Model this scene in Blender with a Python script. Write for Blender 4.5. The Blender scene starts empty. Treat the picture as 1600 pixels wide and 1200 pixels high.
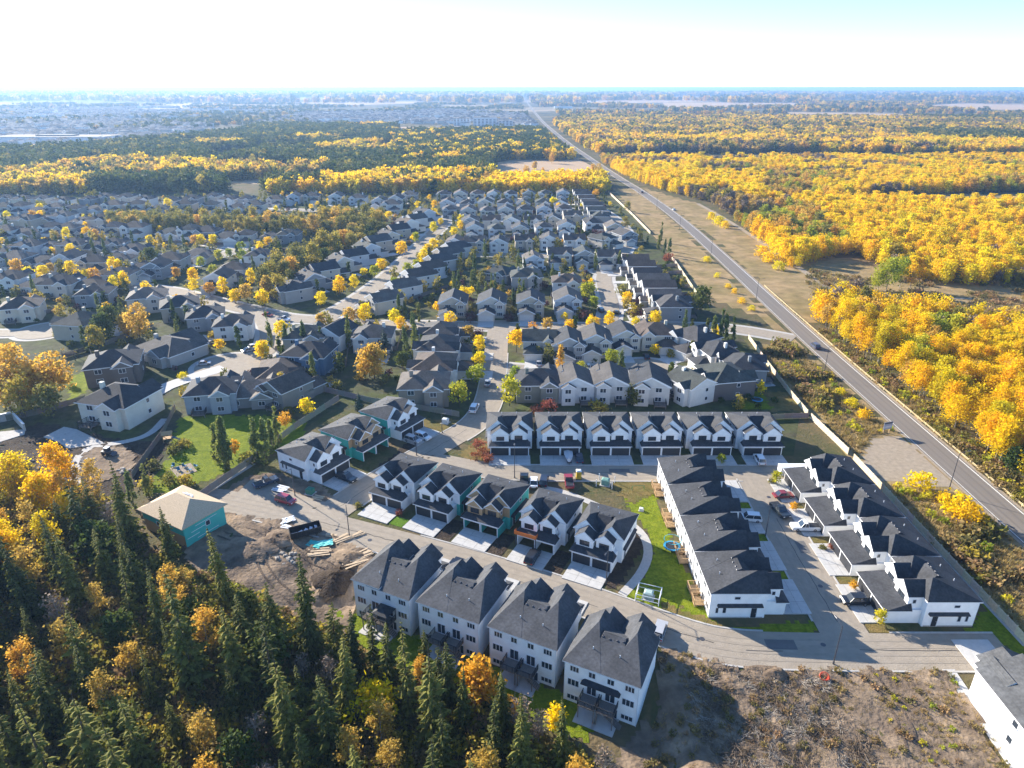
import bpy, math, random
import numpy as np
from mathutils import Vector, Matrix
from mathutils.geometry import tessellate_polygon

random.seed(7)
RNG = np.random.default_rng(11)
SC = bpy.context.scene
R = math.radians

# ------------------------------------------------------------------ camera
CAM_H = 86.0
PITCH = math.atan(464 / 1067)          # the horizon lies 464 px above the centre, focal length 1067 px of 1600
cam_d = bpy.data.cameras.new('camera')
cam_d.sensor_width = 36.0
cam_d.lens = 24.0
cam_d.clip_start = 1.0
cam_d.clip_end = 120000.0
cam = bpy.data.objects.new('camera', cam_d)
SC.collection.objects.link(cam)
cam.location = (0, 0, CAM_H)
cam.rotation_euler = (math.pi / 2 - PITCH, 0, 0)
SC.camera = cam

# ------------------------------------------------------------------ sky, sun, exposure
SUN_AZ, SUN_EL = 139.0, 22.5           # degrees from +X counter-clockwise, and above the horizon
world = bpy.data.worlds.new('World')
SC.world = world
world.use_nodes = True
wn = world.node_tree
bg = wn.nodes['Background']
sky = wn.nodes.new('ShaderNodeTexSky')
sky.sky_type = 'NISHITA'
sky.sun_disc = False
sky.sun_elevation = R(SUN_EL)
sky.sun_rotation = R(90 - SUN_AZ)
sky.altitude = 700
sky.air_density = 1.0
sky.dust_density = 0.04
sky.ozone_density = 5.5
wn.links.new(sky.outputs['Color'], bg.inputs['Color'])
bg.inputs['Strength'].default_value = 0.112
sun_d = bpy.data.lights.new('sun', 'SUN')
sun_d.energy = 5.0
sun_d.angle = R(0.5)
sun_d.color = (1.0, 0.91, 0.77)
sun = bpy.data.objects.new('sun', sun_d)
SC.collection.objects.link(sun)
sdir = Vector((math.cos(R(SUN_AZ)) * math.cos(R(SUN_EL)), math.sin(R(SUN_AZ)) * math.cos(R(SUN_EL)), math.sin(R(SUN_EL))))
sun.rotation_euler = sdir.to_track_quat('Z', 'Y').to_euler()
sun.location = sdir * 500
SC.view_settings.view_transform = 'Standard'
SC.view_settings.look = 'None'
SC.view_settings.gamma = 1.0
SC.view_settings.exposure = 1.48
SC.view_settings.use_curve_mapping = False
SC.render.engine = 'CYCLES'
SC.cycles.use_denoising = True
SC.cycles.max_bounces = 4
SC.cycles.diffuse_bounces = 2
SC.cycles.glossy_bounces = 2
SC.cycles.transmission_bounces = 2
SC.cycles.volume_bounces = 0
SC.cycles.use_adaptive_sampling = True
SC.cycles.adaptive_threshold = 0.02
SC.cycles.transparent_max_bounces = 4

# ------------------------------------------------------------------ map helpers
def sm(a, b, x):
    t = min(1, max(0, (x - a) / (b - a)))
    return t * t * (3 - 2 * t)

AX = R(-26)                            # the lower street and its houses run along this direction
RV = (-math.cos(R(64)), -math.sin(R(64)))
def gz(x, y):
    """height of the ground: level, falling away behind the walk-out houses into the ravine wood"""
    s = (x - 19.6) * RV[0] + (y - 89.0) * RV[1]
    a = -2.6 * sm(3, 12.5, s) * (1 - sm(21, 27, x)) * sm(-52, -34, x)
    return a - 3.0 * sm(24, 60, s) * (1 - sm(15, 40, x))

def G(px, py, z=0.0):
    """survey point: the place on level z under a point of the aerial survey picture"""
    u, v = (px - 800) / 1067, (py - 600) / 1067
    dz = -math.sin(PITCH) - v * math.cos(PITCH)
    dy = math.cos(PITCH) - v * math.sin(PITCH)
    t = (z - CAM_H) / dz
    return (u * t, dy * t)

COL = SC.collection
def link(o):
    COL.objects.link(o)
    return o

# ------------------------------------------------------------------ materials
MATS = {}
def nmat(name):
    m = bpy.data.materials.new(name)
    m.use_nodes = True
    MATS[name] = m
    nt = m.node_tree
    return m, nt, nt.nodes['Principled BSDF'], nt.nodes, nt.links

def mat(name, col=None, rough=0.8, var=0.15, scale=1.0, bump=0.0, bscale=8.0, metal=0.0, spec=0.3, objcol=False, col2=None, stretch=(1, 1, 1), detail=4.0, rnd=0.0):
    m, nt, b, N, L = nmat(name)
    b.inputs['Roughness'].default_value = rough
    b.inputs['Metallic'].default_value = metal
    b.inputs['Specular IOR Level'].default_value = spec
    geo = N.new('ShaderNodeNewGeometry')
    mp = N.new('ShaderNodeMapping'); mp.inputs['Scale'].default_value = stretch
    L.new(geo.outputs['Position'], mp.inputs['Vector'])
    nz = N.new('ShaderNodeTexNoise'); nz.inputs['Scale'].default_value = scale; nz.inputs['Detail'].default_value = detail; nz.inputs['Roughness'].default_value = 0.62
    L.new(mp.outputs['Vector'], nz.inputs['Vector'])
    oi = N.new('ShaderNodeObjectInfo')
    mix = N.new('ShaderNodeMix'); mix.data_type = 'RGBA'
    if col2 is not None:
        cr = N.new('ShaderNodeMapRange'); cr.inputs['From Min'].default_value = 0.36; cr.inputs['From Max'].default_value = 0.64
        L.new(nz.outputs['Fac'], cr.inputs['Value']); L.new(cr.outputs['Result'], mix.inputs['Factor'])
        mix.inputs['A'].default_value = (*col, 1); mix.inputs['B'].default_value = (*col2, 1)
        src = mix.outputs['Result']
    else:
        src = None
    hs = N.new('ShaderNodeHueSaturation')
    vr = N.new('ShaderNodeMapRange'); vr.inputs['From Min'].default_value = 0.25; vr.inputs['From Max'].default_value = 0.75
    vr.inputs['To Min'].default_value = 1 - var; vr.inputs['To Max'].default_value = 1 + var
    nz2 = N.new('ShaderNodeTexNoise'); nz2.inputs['Scale'].default_value = scale * 3.3; nz2.inputs['Detail'].default_value = detail
    L.new(mp.outputs['Vector'], nz2.inputs['Vector'])
    L.new(nz2.outputs['Fac'], vr.inputs['Value'])
    val = vr.outputs['Result']
    if rnd > 0:
        rr = N.new('ShaderNodeMapRange'); rr.inputs['To Min'].default_value = 1 - rnd; rr.inputs['To Max'].default_value = 1 + rnd
        L.new(oi.outputs['Random'], rr.inputs['Value'])
        mu = N.new('ShaderNodeMath'); mu.operation = 'MULTIPLY'
        L.new(val, mu.inputs[0]); L.new(rr.outputs['Result'], mu.inputs[1]); val = mu.outputs[0]
    L.new(val, hs.inputs['Value'])
    if objcol: L.new(oi.outputs['Color'], hs.inputs['Color'])
    elif src is not None: L.new(src, hs.inputs['Color'])
    else: hs.inputs['Color'].default_value = (*col, 1)
    L.new(hs.outputs['Color'], b.inputs['Base Color'])
    if bump > 0:
        bn = N.new('ShaderNodeTexNoise'); bn.inputs['Scale'].default_value = bscale; bn.inputs['Detail'].default_value = 5
        L.new(mp.outputs['Vector'], bn.inputs['Vector'])
        bp = N.new('ShaderNodeBump'); bp.inputs['Strength'].default_value = bump; bp.inputs['Distance'].default_value = 0.3
        L.new(bn.outputs['Fac'], bp.inputs['Height']); L.new(bp.outputs['Normal'], b.inputs['Normal'])
    return m

def siding(name, pitch, axis_z=True, depth=0.4, rough=0.6, var=0.06, zig=False):
    """lap siding or shingle courses as fine relief; the paint colour is each part's own"""
    m, nt, b, N, L = nmat(name)
    b.inputs['Roughness'].default_value = rough
    b.inputs['Specular IOR Level'].default_value = 0.3
    tc = N.new('ShaderNodeTexCoord')
    oi = N.new('ShaderNodeObjectInfo')
    wv = N.new('ShaderNodeTexWave'); wv.wave_type = 'BANDS'; wv.bands_direction = 'Z'; wv.wave_profile = 'SAW'
    wv.inputs['Scale'].default_value = 0.314 / pitch * (1.0)
    wv.inputs['Distortion'].default_value = 0.0
    L.new(tc.outputs['Object'], wv.inputs['Vector'])
    bp = N.new('ShaderNodeBump'); bp.inputs['Strength'].default_value = depth; bp.inputs['Distance'].default_value = 0.03
    L.new(wv.outputs['Fac'], bp.inputs['Height']); L.new(bp.outputs['Normal'], b.inputs['Normal'])
    nz = N.new('ShaderNodeTexNoise'); nz.inputs['Scale'].default_value = 2.4 if zig else 0.7; nz.inputs['Detail'].default_value = 6
    L.new(tc.outputs['Object'], nz.inputs['Vector'])
    vr = N.new('ShaderNodeMapRange'); vr.inputs['From Min'].default_value = 0.3; vr.inputs['From Max'].default_value = 0.7
    vr.inputs['To Min'].default_value = 1 - var; vr.inputs['To Max'].default_value = 1 + var
    L.new(nz.outputs['Fac'], vr.inputs['Value'])
    val = vr.outputs['Result']
    if zig:
        n3 = N.new('ShaderNodeTexNoise'); n3.inputs['Scale'].default_value = 0.35; n3.inputs['Detail'].default_value = 2
        L.new(tc.outputs['Object'], n3.inputs['Vector'])
        v3 = N.new('ShaderNodeMapRange'); v3.inputs['From Min'].default_value = 0.3; v3.inputs['From Max'].default_value = 0.7
        v3.inputs['To Min'].default_value = 0.74; v3.inputs['To Max'].default_value = 1.26
        L.new(n3.outputs['Fac'], v3.inputs['Value'])
        mu = N.new('ShaderNodeMath'); mu.operation = 'MULTIPLY'; L.new(val, mu.inputs[0]); L.new(v3.outputs['Result'], mu.inputs[1]); val = mu.outputs[0]
    hs = N.new('ShaderNodeHueSaturation')
    L.new(oi.outputs['Color'], hs.inputs['Color']); L.new(val, hs.inputs['Value'])
    L.new(hs.outputs['Color'], b.inputs['Base Color'])
    return m

def leafmat(name, cols, trans=0.35, var=0.3):
    """leaves: colour runs between the given tints from tree to tree and through the crown; light passes through"""
    m, nt, b, N, L = nmat(name)
    b.inputs['Roughness'].default_value = 0.75
    b.inputs['Specular IOR Level'].default_value = 0.15
    oi = N.new('ShaderNodeObjectInfo')
    geo = N.new('ShaderNodeNewGeometry')
    nz = N.new('ShaderNodeTexNoise'); nz.inputs['Scale'].default_value = 0.55; nz.inputs['Detail'].default_value = 4
    L.new(geo.outputs['Position'], nz.inputs['Vector'])
    ad = N.new('ShaderNodeMath'); ad.operation = 'ADD'
    sc_ = N.new('ShaderNodeMath'); sc_.operation = 'MULTIPLY_ADD'; sc_.inputs[1].default_value = 0.9; sc_.inputs[2].default_value = -0.45
    L.new(nz.outputs['Fac'], sc_.inputs[0]); L.new(sc_.outputs[0], ad.inputs[0]); L.new(oi.outputs['Random'], ad.inputs[1])
    cr = N.new('ShaderNodeValToRGB')
    el = cr.color_ramp.elements
    el[0].position = 0.0; el[0].color = (*cols[0], 1)
    el[1].position = 1.0; el[1].color = (*cols[-1], 1)
    for i, c in enumerate(cols[1:-1], 1):
        e = el.new(i / (len(cols) - 1)); e.color = (*c, 1)
    L.new(ad.outputs[0], cr.inputs['Fac'])
    hs = N.new('ShaderNodeHueSaturation')
    n2 = N.new('ShaderNodeTexWhiteNoise'); n2.noise_dimensions = '3D'
    sn = N.new('ShaderNodeVectorMath'); sn.operation = 'SNAP'; sn.inputs[1].default_value = (0.45, 0.45, 0.45)
    L.new(geo.outputs['Position'], sn.inputs[0]); L.new(sn.outputs[0], n2.inputs['Vector'])
    vr = N.new('ShaderNodeMapRange'); vr.inputs['To Min'].default_value = 1 - var; vr.inputs['To Max'].default_value = 1 + var
    L.new(n2.outputs['Value'], vr.inputs['Value']); L.new(vr.outputs['Result'], hs.inputs['Value'])
    L.new(cr.outputs['Color'], hs.inputs['Color'])
    L.new(hs.outputs['Color'], b.inputs['Base Color'])
    tr = N.new('ShaderNodeBsdfTranslucent'); L.new(hs.outputs['Color'], tr.inputs['Color'])
    ms = N.new('ShaderNodeMixShader'); ms.inputs['Fac'].default_value = trans
    L.new(b.outputs['BSDF'], ms.inputs[1]); L.new(tr.outputs['BSDF'], ms.inputs[2])
    L.new(ms.outputs['Shader'], N['Material Output'].inputs['Surface'])
    return m

siding('siding', 0.2)
siding('shingles', 0.16, depth=0.8, rough=0.85, var=0.26, zig=True)
mat('paint', rough=0.5, var=0.05, objcol=True)
mat('trim', (0.72, 0.73, 0.75), 0.5, 0.04)
mat('dark_trim', (0.025, 0.027, 0.032), 0.5, 0.1)
mat('garage_dark', (0.035, 0.037, 0.043), 0.45, 0.12, 0.6)
mat('concrete', (0.42, 0.40, 0.37), 0.9, 0.12, 0.5, 0.15, 6)
mat('driveway', (0.46, 0.45, 0.43), 0.85, 0.10, 0.35, 0.1, 8)
mat('asphalt', (0.30, 0.255, 0.20), 0.9, 0.13, 0.18, 0.25, 5, detail=8)
mat('asphalt_grey', (0.13, 0.125, 0.12), 0.9, 0.14, 0.2, 0.25, 5, detail=8)
mat('highway', (0.185, 0.16, 0.135), 0.9, 0.12, 0.12, 0.2, 5, stretch=(1, 0.06, 1), detail=8)
mat('highway_worn', (0.165, 0.143, 0.122), 0.85, 0.1, 0.12, 0.1, 5, stretch=(1, 0.05, 1), detail=8)
mat('asphalt_worn', (0.285, 0.243, 0.192), 0.85, 0.12, 0.25, 0.1, 5, detail=8)
mat('rut', (0.12, 0.09, 0.068), 0.95, 0.3, 0.8, 0.8, 3, spec=0.1)
mat('tar', (0.04, 0.04, 0.04), 0.8, 0.2)
mat('road_paint', (0.72, 0.70, 0.64), 0.7, 0.12, 1.5)
mat('lawn', (0.11, 0.15, 0.008), 0.95, 0.3, 0.6, 0.6, 5, col2=(0.19, 0.22, 0.014), spec=0.1)
mat('dry_lawn', (0.19, 0.135, 0.05), 0.95, 0.25, 0.3, 0.6, 5, col2=(0.11, 0.105, 0.03), spec=0.1)
mat('meadow', (0.34, 0.235, 0.12), 0.95, 0.28, 0.06, 0.7, 2, col2=(0.21, 0.16, 0.065), spec=0.1, detail=8)
mat('yard', (0.075, 0.07, 0.045), 0.95, 0.4, 0.12, 0.5, 3, col2=(0.07, 0.085, 0.025), spec=0.1, detail=8)
mat('dirt', (0.27, 0.20, 0.135), 0.95, 0.32, 0.16, 1.0, 1.4, col2=(0.13, 0.096, 0.07), spec=0.1, detail=10)
mat('dark_soil', (0.04, 0.03, 0.024), 0.95, 0.35, 0.4, 0.9, 2.5, col2=(0.065, 0.048, 0.034), spec=0.1)
mat('gravel', (0.33, 0.27, 0.20), 0.95, 0.18, 0.3, 0.5, 6, spec=0.1)
mat('field', (0.42, 0.30, 0.19), 0.95, 0.12, 0.02, spec=0.1)
mat('wood', (0.44, 0.29, 0.15), 0.75, 0.25, 3.0, 0.2, 8)
mat('lumber', (0.50, 0.38, 0.25), 0.8, 0.2, 1.5)
mat('fence_wood', rough=0.85, var=0.15, scale=0.8, objcol=True)
mat('bark', (0.10, 0.075, 0.055), 0.9, 0.3, 2.0, 0.4, 6)
mat('pale_bark', (0.33, 0.29, 0.24), 0.9, 0.3, 2.0, 0.3, 6)
mat('steel', (0.10, 0.10, 0.11), 0.45, 0.1, metal=0.6)
mat('tyre', (0.015, 0.015, 0.016), 0.8, 0.1)
mat('alloy', (0.35, 0.35, 0.37), 0.35, 0.05, metal=0.8)
mat('plastic', rough=0.45, var=0.04, objcol=True)
mat('rock', (0.30, 0.27, 0.23), 0.9, 0.3, 1.0, 0.4, 3)
mat('lens', (0.75, 0.75, 0.72), 0.2, 0.03)
mat('red_lens', (0.35, 0.01, 0.01), 0.25, 0.03)
_m, _nt, _b, _N, _L = nmat('glass')
_b.inputs['Base Color'].default_value = (0.03, 0.04, 0.055, 1); _b.inputs['Roughness'].default_value = 0.08; _b.inputs['Specular IOR Level'].default_value = 0.7
_m, _nt, _b, _N, _L = nmat('car_paint')
_oi = _N.new('ShaderNodeObjectInfo'); _L.new(_oi.outputs['Color'], _b.inputs['Base Color'])
_b.inputs['Roughness'].default_value = 0.3; _b.inputs['Coat Weight'].default_value = 0.6; _b.inputs['Coat Roughness'].default_value = 0.05

YEL = [(0.60, 0.49, 0.015), (0.82, 0.58, 0.008), (0.88, 0.59, 0.006), (0.84, 0.48, 0.01)]
leafmat('leaf_yellow', YEL, 0.55)
leafmat('leaf_bright', [(0.78, 0.66, 0.01), (0.90, 0.66, 0.006), (0.90, 0.57, 0.006)], 0.55)
leafmat('leaf_lime', [(0.26, 0.32, 0.03), (0.42, 0.42, 0.03), (0.66, 0.54, 0.03)], 0.5)
leafmat('leaf_gold', [(0.48, 0.33, 0.07), (0.62, 0.40, 0.07), (0.66, 0.37, 0.05)], 0.5)
leafmat('leaf_olive', [(0.15, 0.15, 0.04), (0.26, 0.23, 0.045), (0.46, 0.34, 0.045)], 0.45)
leafmat('leaf_column', [(0.11, 0.15, 0.05), (0.16, 0.20, 0.06), (0.24, 0.25, 0.06)], 0.42)
leafmat('leaf_green', [(0.05, 0.08, 0.02), (0.085, 0.115, 0.024), (0.14, 0.15, 0.028)], 0.38)
leafmat('leaf_orange', [(0.66, 0.33, 0.04), (0.74, 0.42, 0.03)], 0.45)
leafmat('leaf_purple', [(0.08, 0.035, 0.045), (0.13, 0.06, 0.06)], 0.25)
leafmat('leaf_red', [(0.30, 0.09, 0.06), (0.38, 0.14, 0.06)], 0.3)
leafmat('twigs', [(0.20, 0.15, 0.11), (0.27, 0.20, 0.14)], 0.1)
leafmat('needles', [(0.075, 0.085, 0.024), (0.125, 0.132, 0.03), (0.20, 0.19, 0.04)], 0.36, 0.5)
leafmat('needles_blue', [(0.05, 0.075, 0.06), (0.07, 0.09, 0.065)], 0.12)
leafmat('dry_grass', [(0.34, 0.25, 0.10), (0.46, 0.33, 0.14), (0.30, 0.25, 0.07)], 0.4)
leafmat('weeds', [(0.18, 0.16, 0.05), (0.30, 0.22, 0.08), (0.36, 0.22, 0.11)], 0.4)

# ------------------------------------------------------------------ mesh helpers
class MB:
    def __init__(s): s.v = []; s.f = []; s.m = []
    def add(s, vs, fs, m=0):
        b = len(s.v); s.v.extend(vs)
        for f in fs: s.f.append([b + i for i in f]); s.m.append(m)
        return s
    def box(s, x0, x1, y0, y1, z0, z1, m=0):
        return s.add([(x0, y0, z0), (x1, y0, z0), (x1, y1, z0), (x0, y1, z0), (x0, y0, z1), (x1, y0, z1), (x1, y1, z1), (x0, y1, z1)],
                     [(3, 2, 1, 0), (4, 5, 6, 7), (0, 1, 5, 4), (1, 2, 6, 5), (2, 3, 7, 6), (3, 0, 4, 7)], m)
    def roof(s, x0, x1, y0, y1, ze, zr, il, ir, jf, jb, t=0.2, m=0, mf=1, gm=2):
        """hip, gable or lean-to roof: eaves rectangle at ze, ridge rectangle inset by il, ir, jf, jb at zr; fascia t deep"""
        a = [(x0, y0), (x1, y0), (x1, y1), (x0, y1)]
        r = [(x0 + il, y0 + jf), (x1 - ir, y0 + jf), (x1 - ir, y1 - jb), (x0 + il, y1 - jb)]
        vs = [(*p, ze - t) for p in a] + [(*p, ze) for p in a] + [(*p, zr) for p in r]
        s.add(vs, [(3, 2, 1, 0)], mf)
        s.add(vs, [(0, 1, 5, 4), (1, 2, 6, 5), (2, 3, 7, 6), (3, 0, 4, 7)], mf)
        ins = [jf, ir, jb, il]
        for k, f in enumerate([(4, 5, 9, 8), (5, 6, 10, 9), (6, 7, 11, 10), (7, 4, 8, 11)]):
            s.add(vs, [f], m if ins[k] > 1e-6 else gm)
        if (x1 - ir) - (x0 + il) > 1e-3 and (y1 - jb) - (y0 + jf) > 1e-3: s.add(vs, [(8, 9, 10, 11)], m)
        return s
    def tube(s, p, q, r0, r1, n=6, m=0):
        p, q = Vector(p), Vector(q); d = (q - p).normalized()
        a = d.orthogonal().normalized(); b = d.cross(a)
        vs = []
        for c, r in ((p, r0), (q, r1)):
            for i in range(n):
                t = 2 * math.pi * i / n; vs.append(tuple(c + a * (r * math.cos(t)) + b * (r * math.sin(t))))
        fs = [(i, (i + 1) % n, n + (i + 1) % n, n + i) for i in range(n)]
        fs += [tuple(range(n - 1, -1, -1)), tuple(range(n, 2 * n))]
        return s.add(vs, fs, m)
    def prism(s, prof, x0, x1, m=0, tx=0.0):
        """side profile in (y, z) drawn out across x"""
        n = len(prof)
        vs = [(x0, y, z) for y, z in prof] + [(x1, y, z) for y, z in prof]
        fs = [(i, n + i, n + (i + 1) % n, (i + 1) % n) for i in range(n)] + [tuple(range(n)), tuple(range(2 * n - 1, n - 1, -1))]
        return s.add(vs, fs, m)
    def mesh(s, name, mats, smooth=False):
        me = bpy.data.meshes.new(name)
        used = {}
        key = []
        for i, v in enumerate(s.v):
            key.append(i)
        me.from_pydata(s.v, [], s.f)
        for mm in mats: me.materials.append(MATS[mm])
        me.polygons.foreach_set('material_index', s.m)
        if smooth: me.polygons.foreach_set('use_smooth', [True] * len(s.f))
        me.update()
        return me

def ob(name, me, parent=None, loc=(0, 0, 0), rot=0.0, col=None, scale=None):
    o = bpy.data.objects.new(name, me)
    COL.objects.link(o)
    if parent is not None: o.parent = parent
    o.location = loc
    o.rotation_euler = rot if isinstance(rot, tuple) else (0, 0, rot)
    if col is not None: o.color = (*col, 1)
    if scale is not None: o.scale = scale if isinstance(scale, tuple) else (scale,) * 3
    return o

def tag(o, label, cat, group=None):
    o['label'] = label; o['category'] = cat
    if group: o['group'] = group
    return o
def thing(name, label, cat, loc, rot=0.0, group=None, scale=None):
    o = ob(name, None, None, loc, rot, None, scale)
    o.empty_display_size = 0.5
    return tag(o, label, cat, group)
def kind(o, k, label=None):
    o['kind'] = k
    if label: o['label'] = label
    return o
CACHE = {}
def cached(key, fn):
    if key not in CACHE: CACHE[key] = fn()
    return CACHE[key]

def polysheet(name, pts, z, m, k='structure', label=None, thick=0.0):
    """flat sheet of any outline at level z; with thick > 0 a slab with sides, as a kerbed pad has"""
    vs = [Vector((p[0], p[1], 0)) for p in pts]
    tris = tessellate_polygon([vs])
    mb = MB()
    fs = []
    for t in tris:
        a, b, c = (vs[i] for i in t)
        if (b - a).cross(c - a).z < 0: t = (t[0], t[2], t[1])
        fs.append(tuple(t))
    mb.add([(p[0], p[1], z) for p in pts], fs, 0)
    if thick:
        n = len(pts)
        area = sum(pts[i][0] * pts[(i + 1) % n][1] - pts[(i + 1) % n][0] * pts[i][1] for i in range(n))
        b = [(p[0], p[1], z) for p in pts] + [(p[0], p[1], z - thick) for p in pts]
        mb.add(b, [((n + i, n + (i + 1) % n, (i + 1) % n, i) if area > 0 else (i, (i + 1) % n, n + (i + 1) % n, n + i)) for i in range(n)], 0)
    o = ob(name, mb.mesh(name, [m]))
    return kind(o, k, label)

def smooth_line(pts, it=2):
    for _ in range(it):
        q = [pts[0]]
        for a, b in zip(pts, pts[1:]):
            q.append((a[0] * .75 + b[0] * .25, a[1] * .75 + b[1] * .25)); q.append((a[0] * .25 + b[0] * .75, a[1] * .25 + b[1] * .75))
        q.append(pts[-1]); pts = q
    return pts

def offset_line(pts, d):
    out = []
    for i, p in enumerate(pts):
        a = pts[max(0, i - 1)]; b = pts[min(len(pts) - 1, i + 1)]
        dx, dy = b[0] - a[0], b[1] - a[1]; l = math.hypot(dx, dy) or 1
        out.append((p[0] - dy / l * d, p[1] + dx / l * d))
    return out

def ribbon(name, pts, d0, d1, z, m, h=0.0, k='structure', label=None, zf=None):
    """strip between two offsets of a line (left positive); with h > 0 it stands up by h as a kerb"""
    a, b = offset_line(pts, d0), offset_line(pts, d1)
    n = len(pts)
    zz = [(z + (zf(*p) if zf else 0)) for p in pts]
    vs = [(*p, zz[i] + h) for i, p in enumerate(a)] + [(*p, zz[i] + h) for i, p in enumerate(b)]
    fs = [(n + i, n + i + 1, i + 1, i) for i in range(n - 1)] if d0 > d1 else [(i, i + 1, n + i + 1, n + i) for i in range(n - 1)]
    if h > 0:
        vs += [(*p, zz[i]) for i, p in enumerate(a)] + [(*p, zz[i]) for i, p in enumerate(b)]
        fs += [(i, i + 1, 2 * n + i + 1, 2 * n + i) for i in range(n - 1)] + [(3 * n + i, 3 * n + i + 1, n + i + 1, n + i) for i in range(n - 1)]
    mb = MB().add(vs, fs, 0)
    o = ob(name, mb.mesh(name, [m]))
    return kind(o, k, label) if k else o

def inside(p, poly):
    x, y = p; c = False; n = len(poly)
    for i in range(n):
        x0, y0 = poly[i]; x1, y1 = poly[i - 1]
        if (y0 > y) != (y1 > y) and x < (x1 - x0) * (y - y0) / (y1 - y0) + x0: c = not c
    return c
def GP(*pts): return [G(*p) for p in pts]
ORD = 'first second third fourth fifth sixth seventh eighth ninth tenth eleventh twelfth thirteenth fourteenth fifteenth sixteenth'.split()
# ------------------------------------------------------------------ terrain
def terrain_material():
    m, nt, b, N, L = nmat('terrain')
    b.inputs['Roughness'].default_value = 0.95; b.inputs['Specular IOR Level'].default_value = 0.1
    geo = N.new('ShaderNodeNewGeometry')
    def noise(scale, detail=4, vec=None, stretch=None):
        n = N.new('ShaderNodeTexNoise'); n.inputs['Scale'].default_value = scale; n.inputs['Detail'].default_value = detail
        v = geo.outputs['Position']
        if stretch:
            mp = N.new('ShaderNodeMapping'); mp.inputs['Scale'].default_value = stretch; L.new(v, mp.inputs['Vector']); v = mp.outputs['Vector']
        L.new(v, n.inputs['Vector']); return n.outputs['Fac']
    def ramp(f, a, b_):
        r = N.new('ShaderNodeMapRange'); r.inputs['From Min'].default_value = a; r.inputs['From Max'].default_value = b_; L.new(f, r.inputs['Value']); return r.outputs['Result']
    def mix(f, a, c):
        x = N.new('ShaderNodeMix'); x.data_type = 'RGBA'
        L.new(f, x.inputs['Factor'])
        for s, k in ((a, 'A'), (c, 'B')):
            if isinstance(s, tuple): x.inputs[k].default_value = (*s, 1)
            else: L.new(s, x.inputs[k])
        return x.outputs['Result']
    near = mix(ramp(noise(0.09, 8), .38, .62), (0.13, 0.10, 0.055), (0.075, 0.08, 0.03))
    near = mix(ramp(noise(0.6, 6), .55, .75), near, (0.17, 0.12, 0.06))
    woods = mix(ramp(noise(0.012, 8), .4, .6), (0.05, 0.055, 0.03), (0.16, 0.12, 0.05))
    fields = mix(ramp(noise(0.004, 3, stretch=(.5, 1, 1)), .45, .55), (0.32, 0.24, 0.15), (0.20, 0.16, 0.09))
    vor = N.new('ShaderNodeTexVoronoi'); vor.distance = 'CHEBYCHEV'; vor.inputs['Scale'].default_value = 1 / 900
    L.new(geo.outputs['Position'], vor.inputs['Vector'])
    bw = N.new('ShaderNodeRGBToBW'); L.new(vor.outputs['Color'], bw.inputs['Color'])
    far = mix(ramp(bw.outputs['Val'], .52, .56), woods, fields)
    sep = N.new('ShaderNodeSeparateXYZ'); L.new(geo.outputs['Position'], sep.inputs['Vector'])
    c = mix(ramp(sep.outputs['Y'], 900, 1500), near, far)
    L.new(c, b.inputs['Base Color'])
    bn = N.new('ShaderNodeTexNoise'); bn.inputs['Scale'].default_value = 1.5; bn.inputs['Detail'].default_value = 6; L.new(geo.outputs['Position'], bn.inputs['Vector'])
    bp = N.new('ShaderNodeBump'); bp.inputs['Strength'].default_value = 0.6; bp.inputs['Distance'].default_value = 0.4
    L.new(bn.outputs['Fac'], bp.inputs['Height']); L.new(bp.outputs['Normal'], b.inputs['Normal'])
terrain_material()
xs = [-43000, -25000, -9000, -3000, -1000, -400, -200] + list(np.arange(-120, 121, 2.5)) + [200, 400, 1000, 3000, 9000, 25000, 43000]
ys = [-500, -300, 0, 30] + list(np.arange(45, 200, 2.5)) + [230, 300, 400, 600, 1000, 2000, 4000, 9000, 20000, 35000, 50000]
vs = [(x, y, gz(x, y) if abs(x) <= 121 and 40 < y < 200 else (gz(-120 if x < -120 else 120, min(max(y, 45), 199)) if abs(x) < 201 else 0)) for y in ys for x in xs]
nx = len(xs)
fs = [(j * nx + i, j * nx + i + 1, (j + 1) * nx + i + 1, (j + 1) * nx + i) for j in range(len(ys) - 1) for i in range(nx - 1)]
gmb = MB().add(vs, fs, 0)
kind(ob('ground', gmb.mesh('ground', ['terrain'], True)), 'structure')

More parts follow.
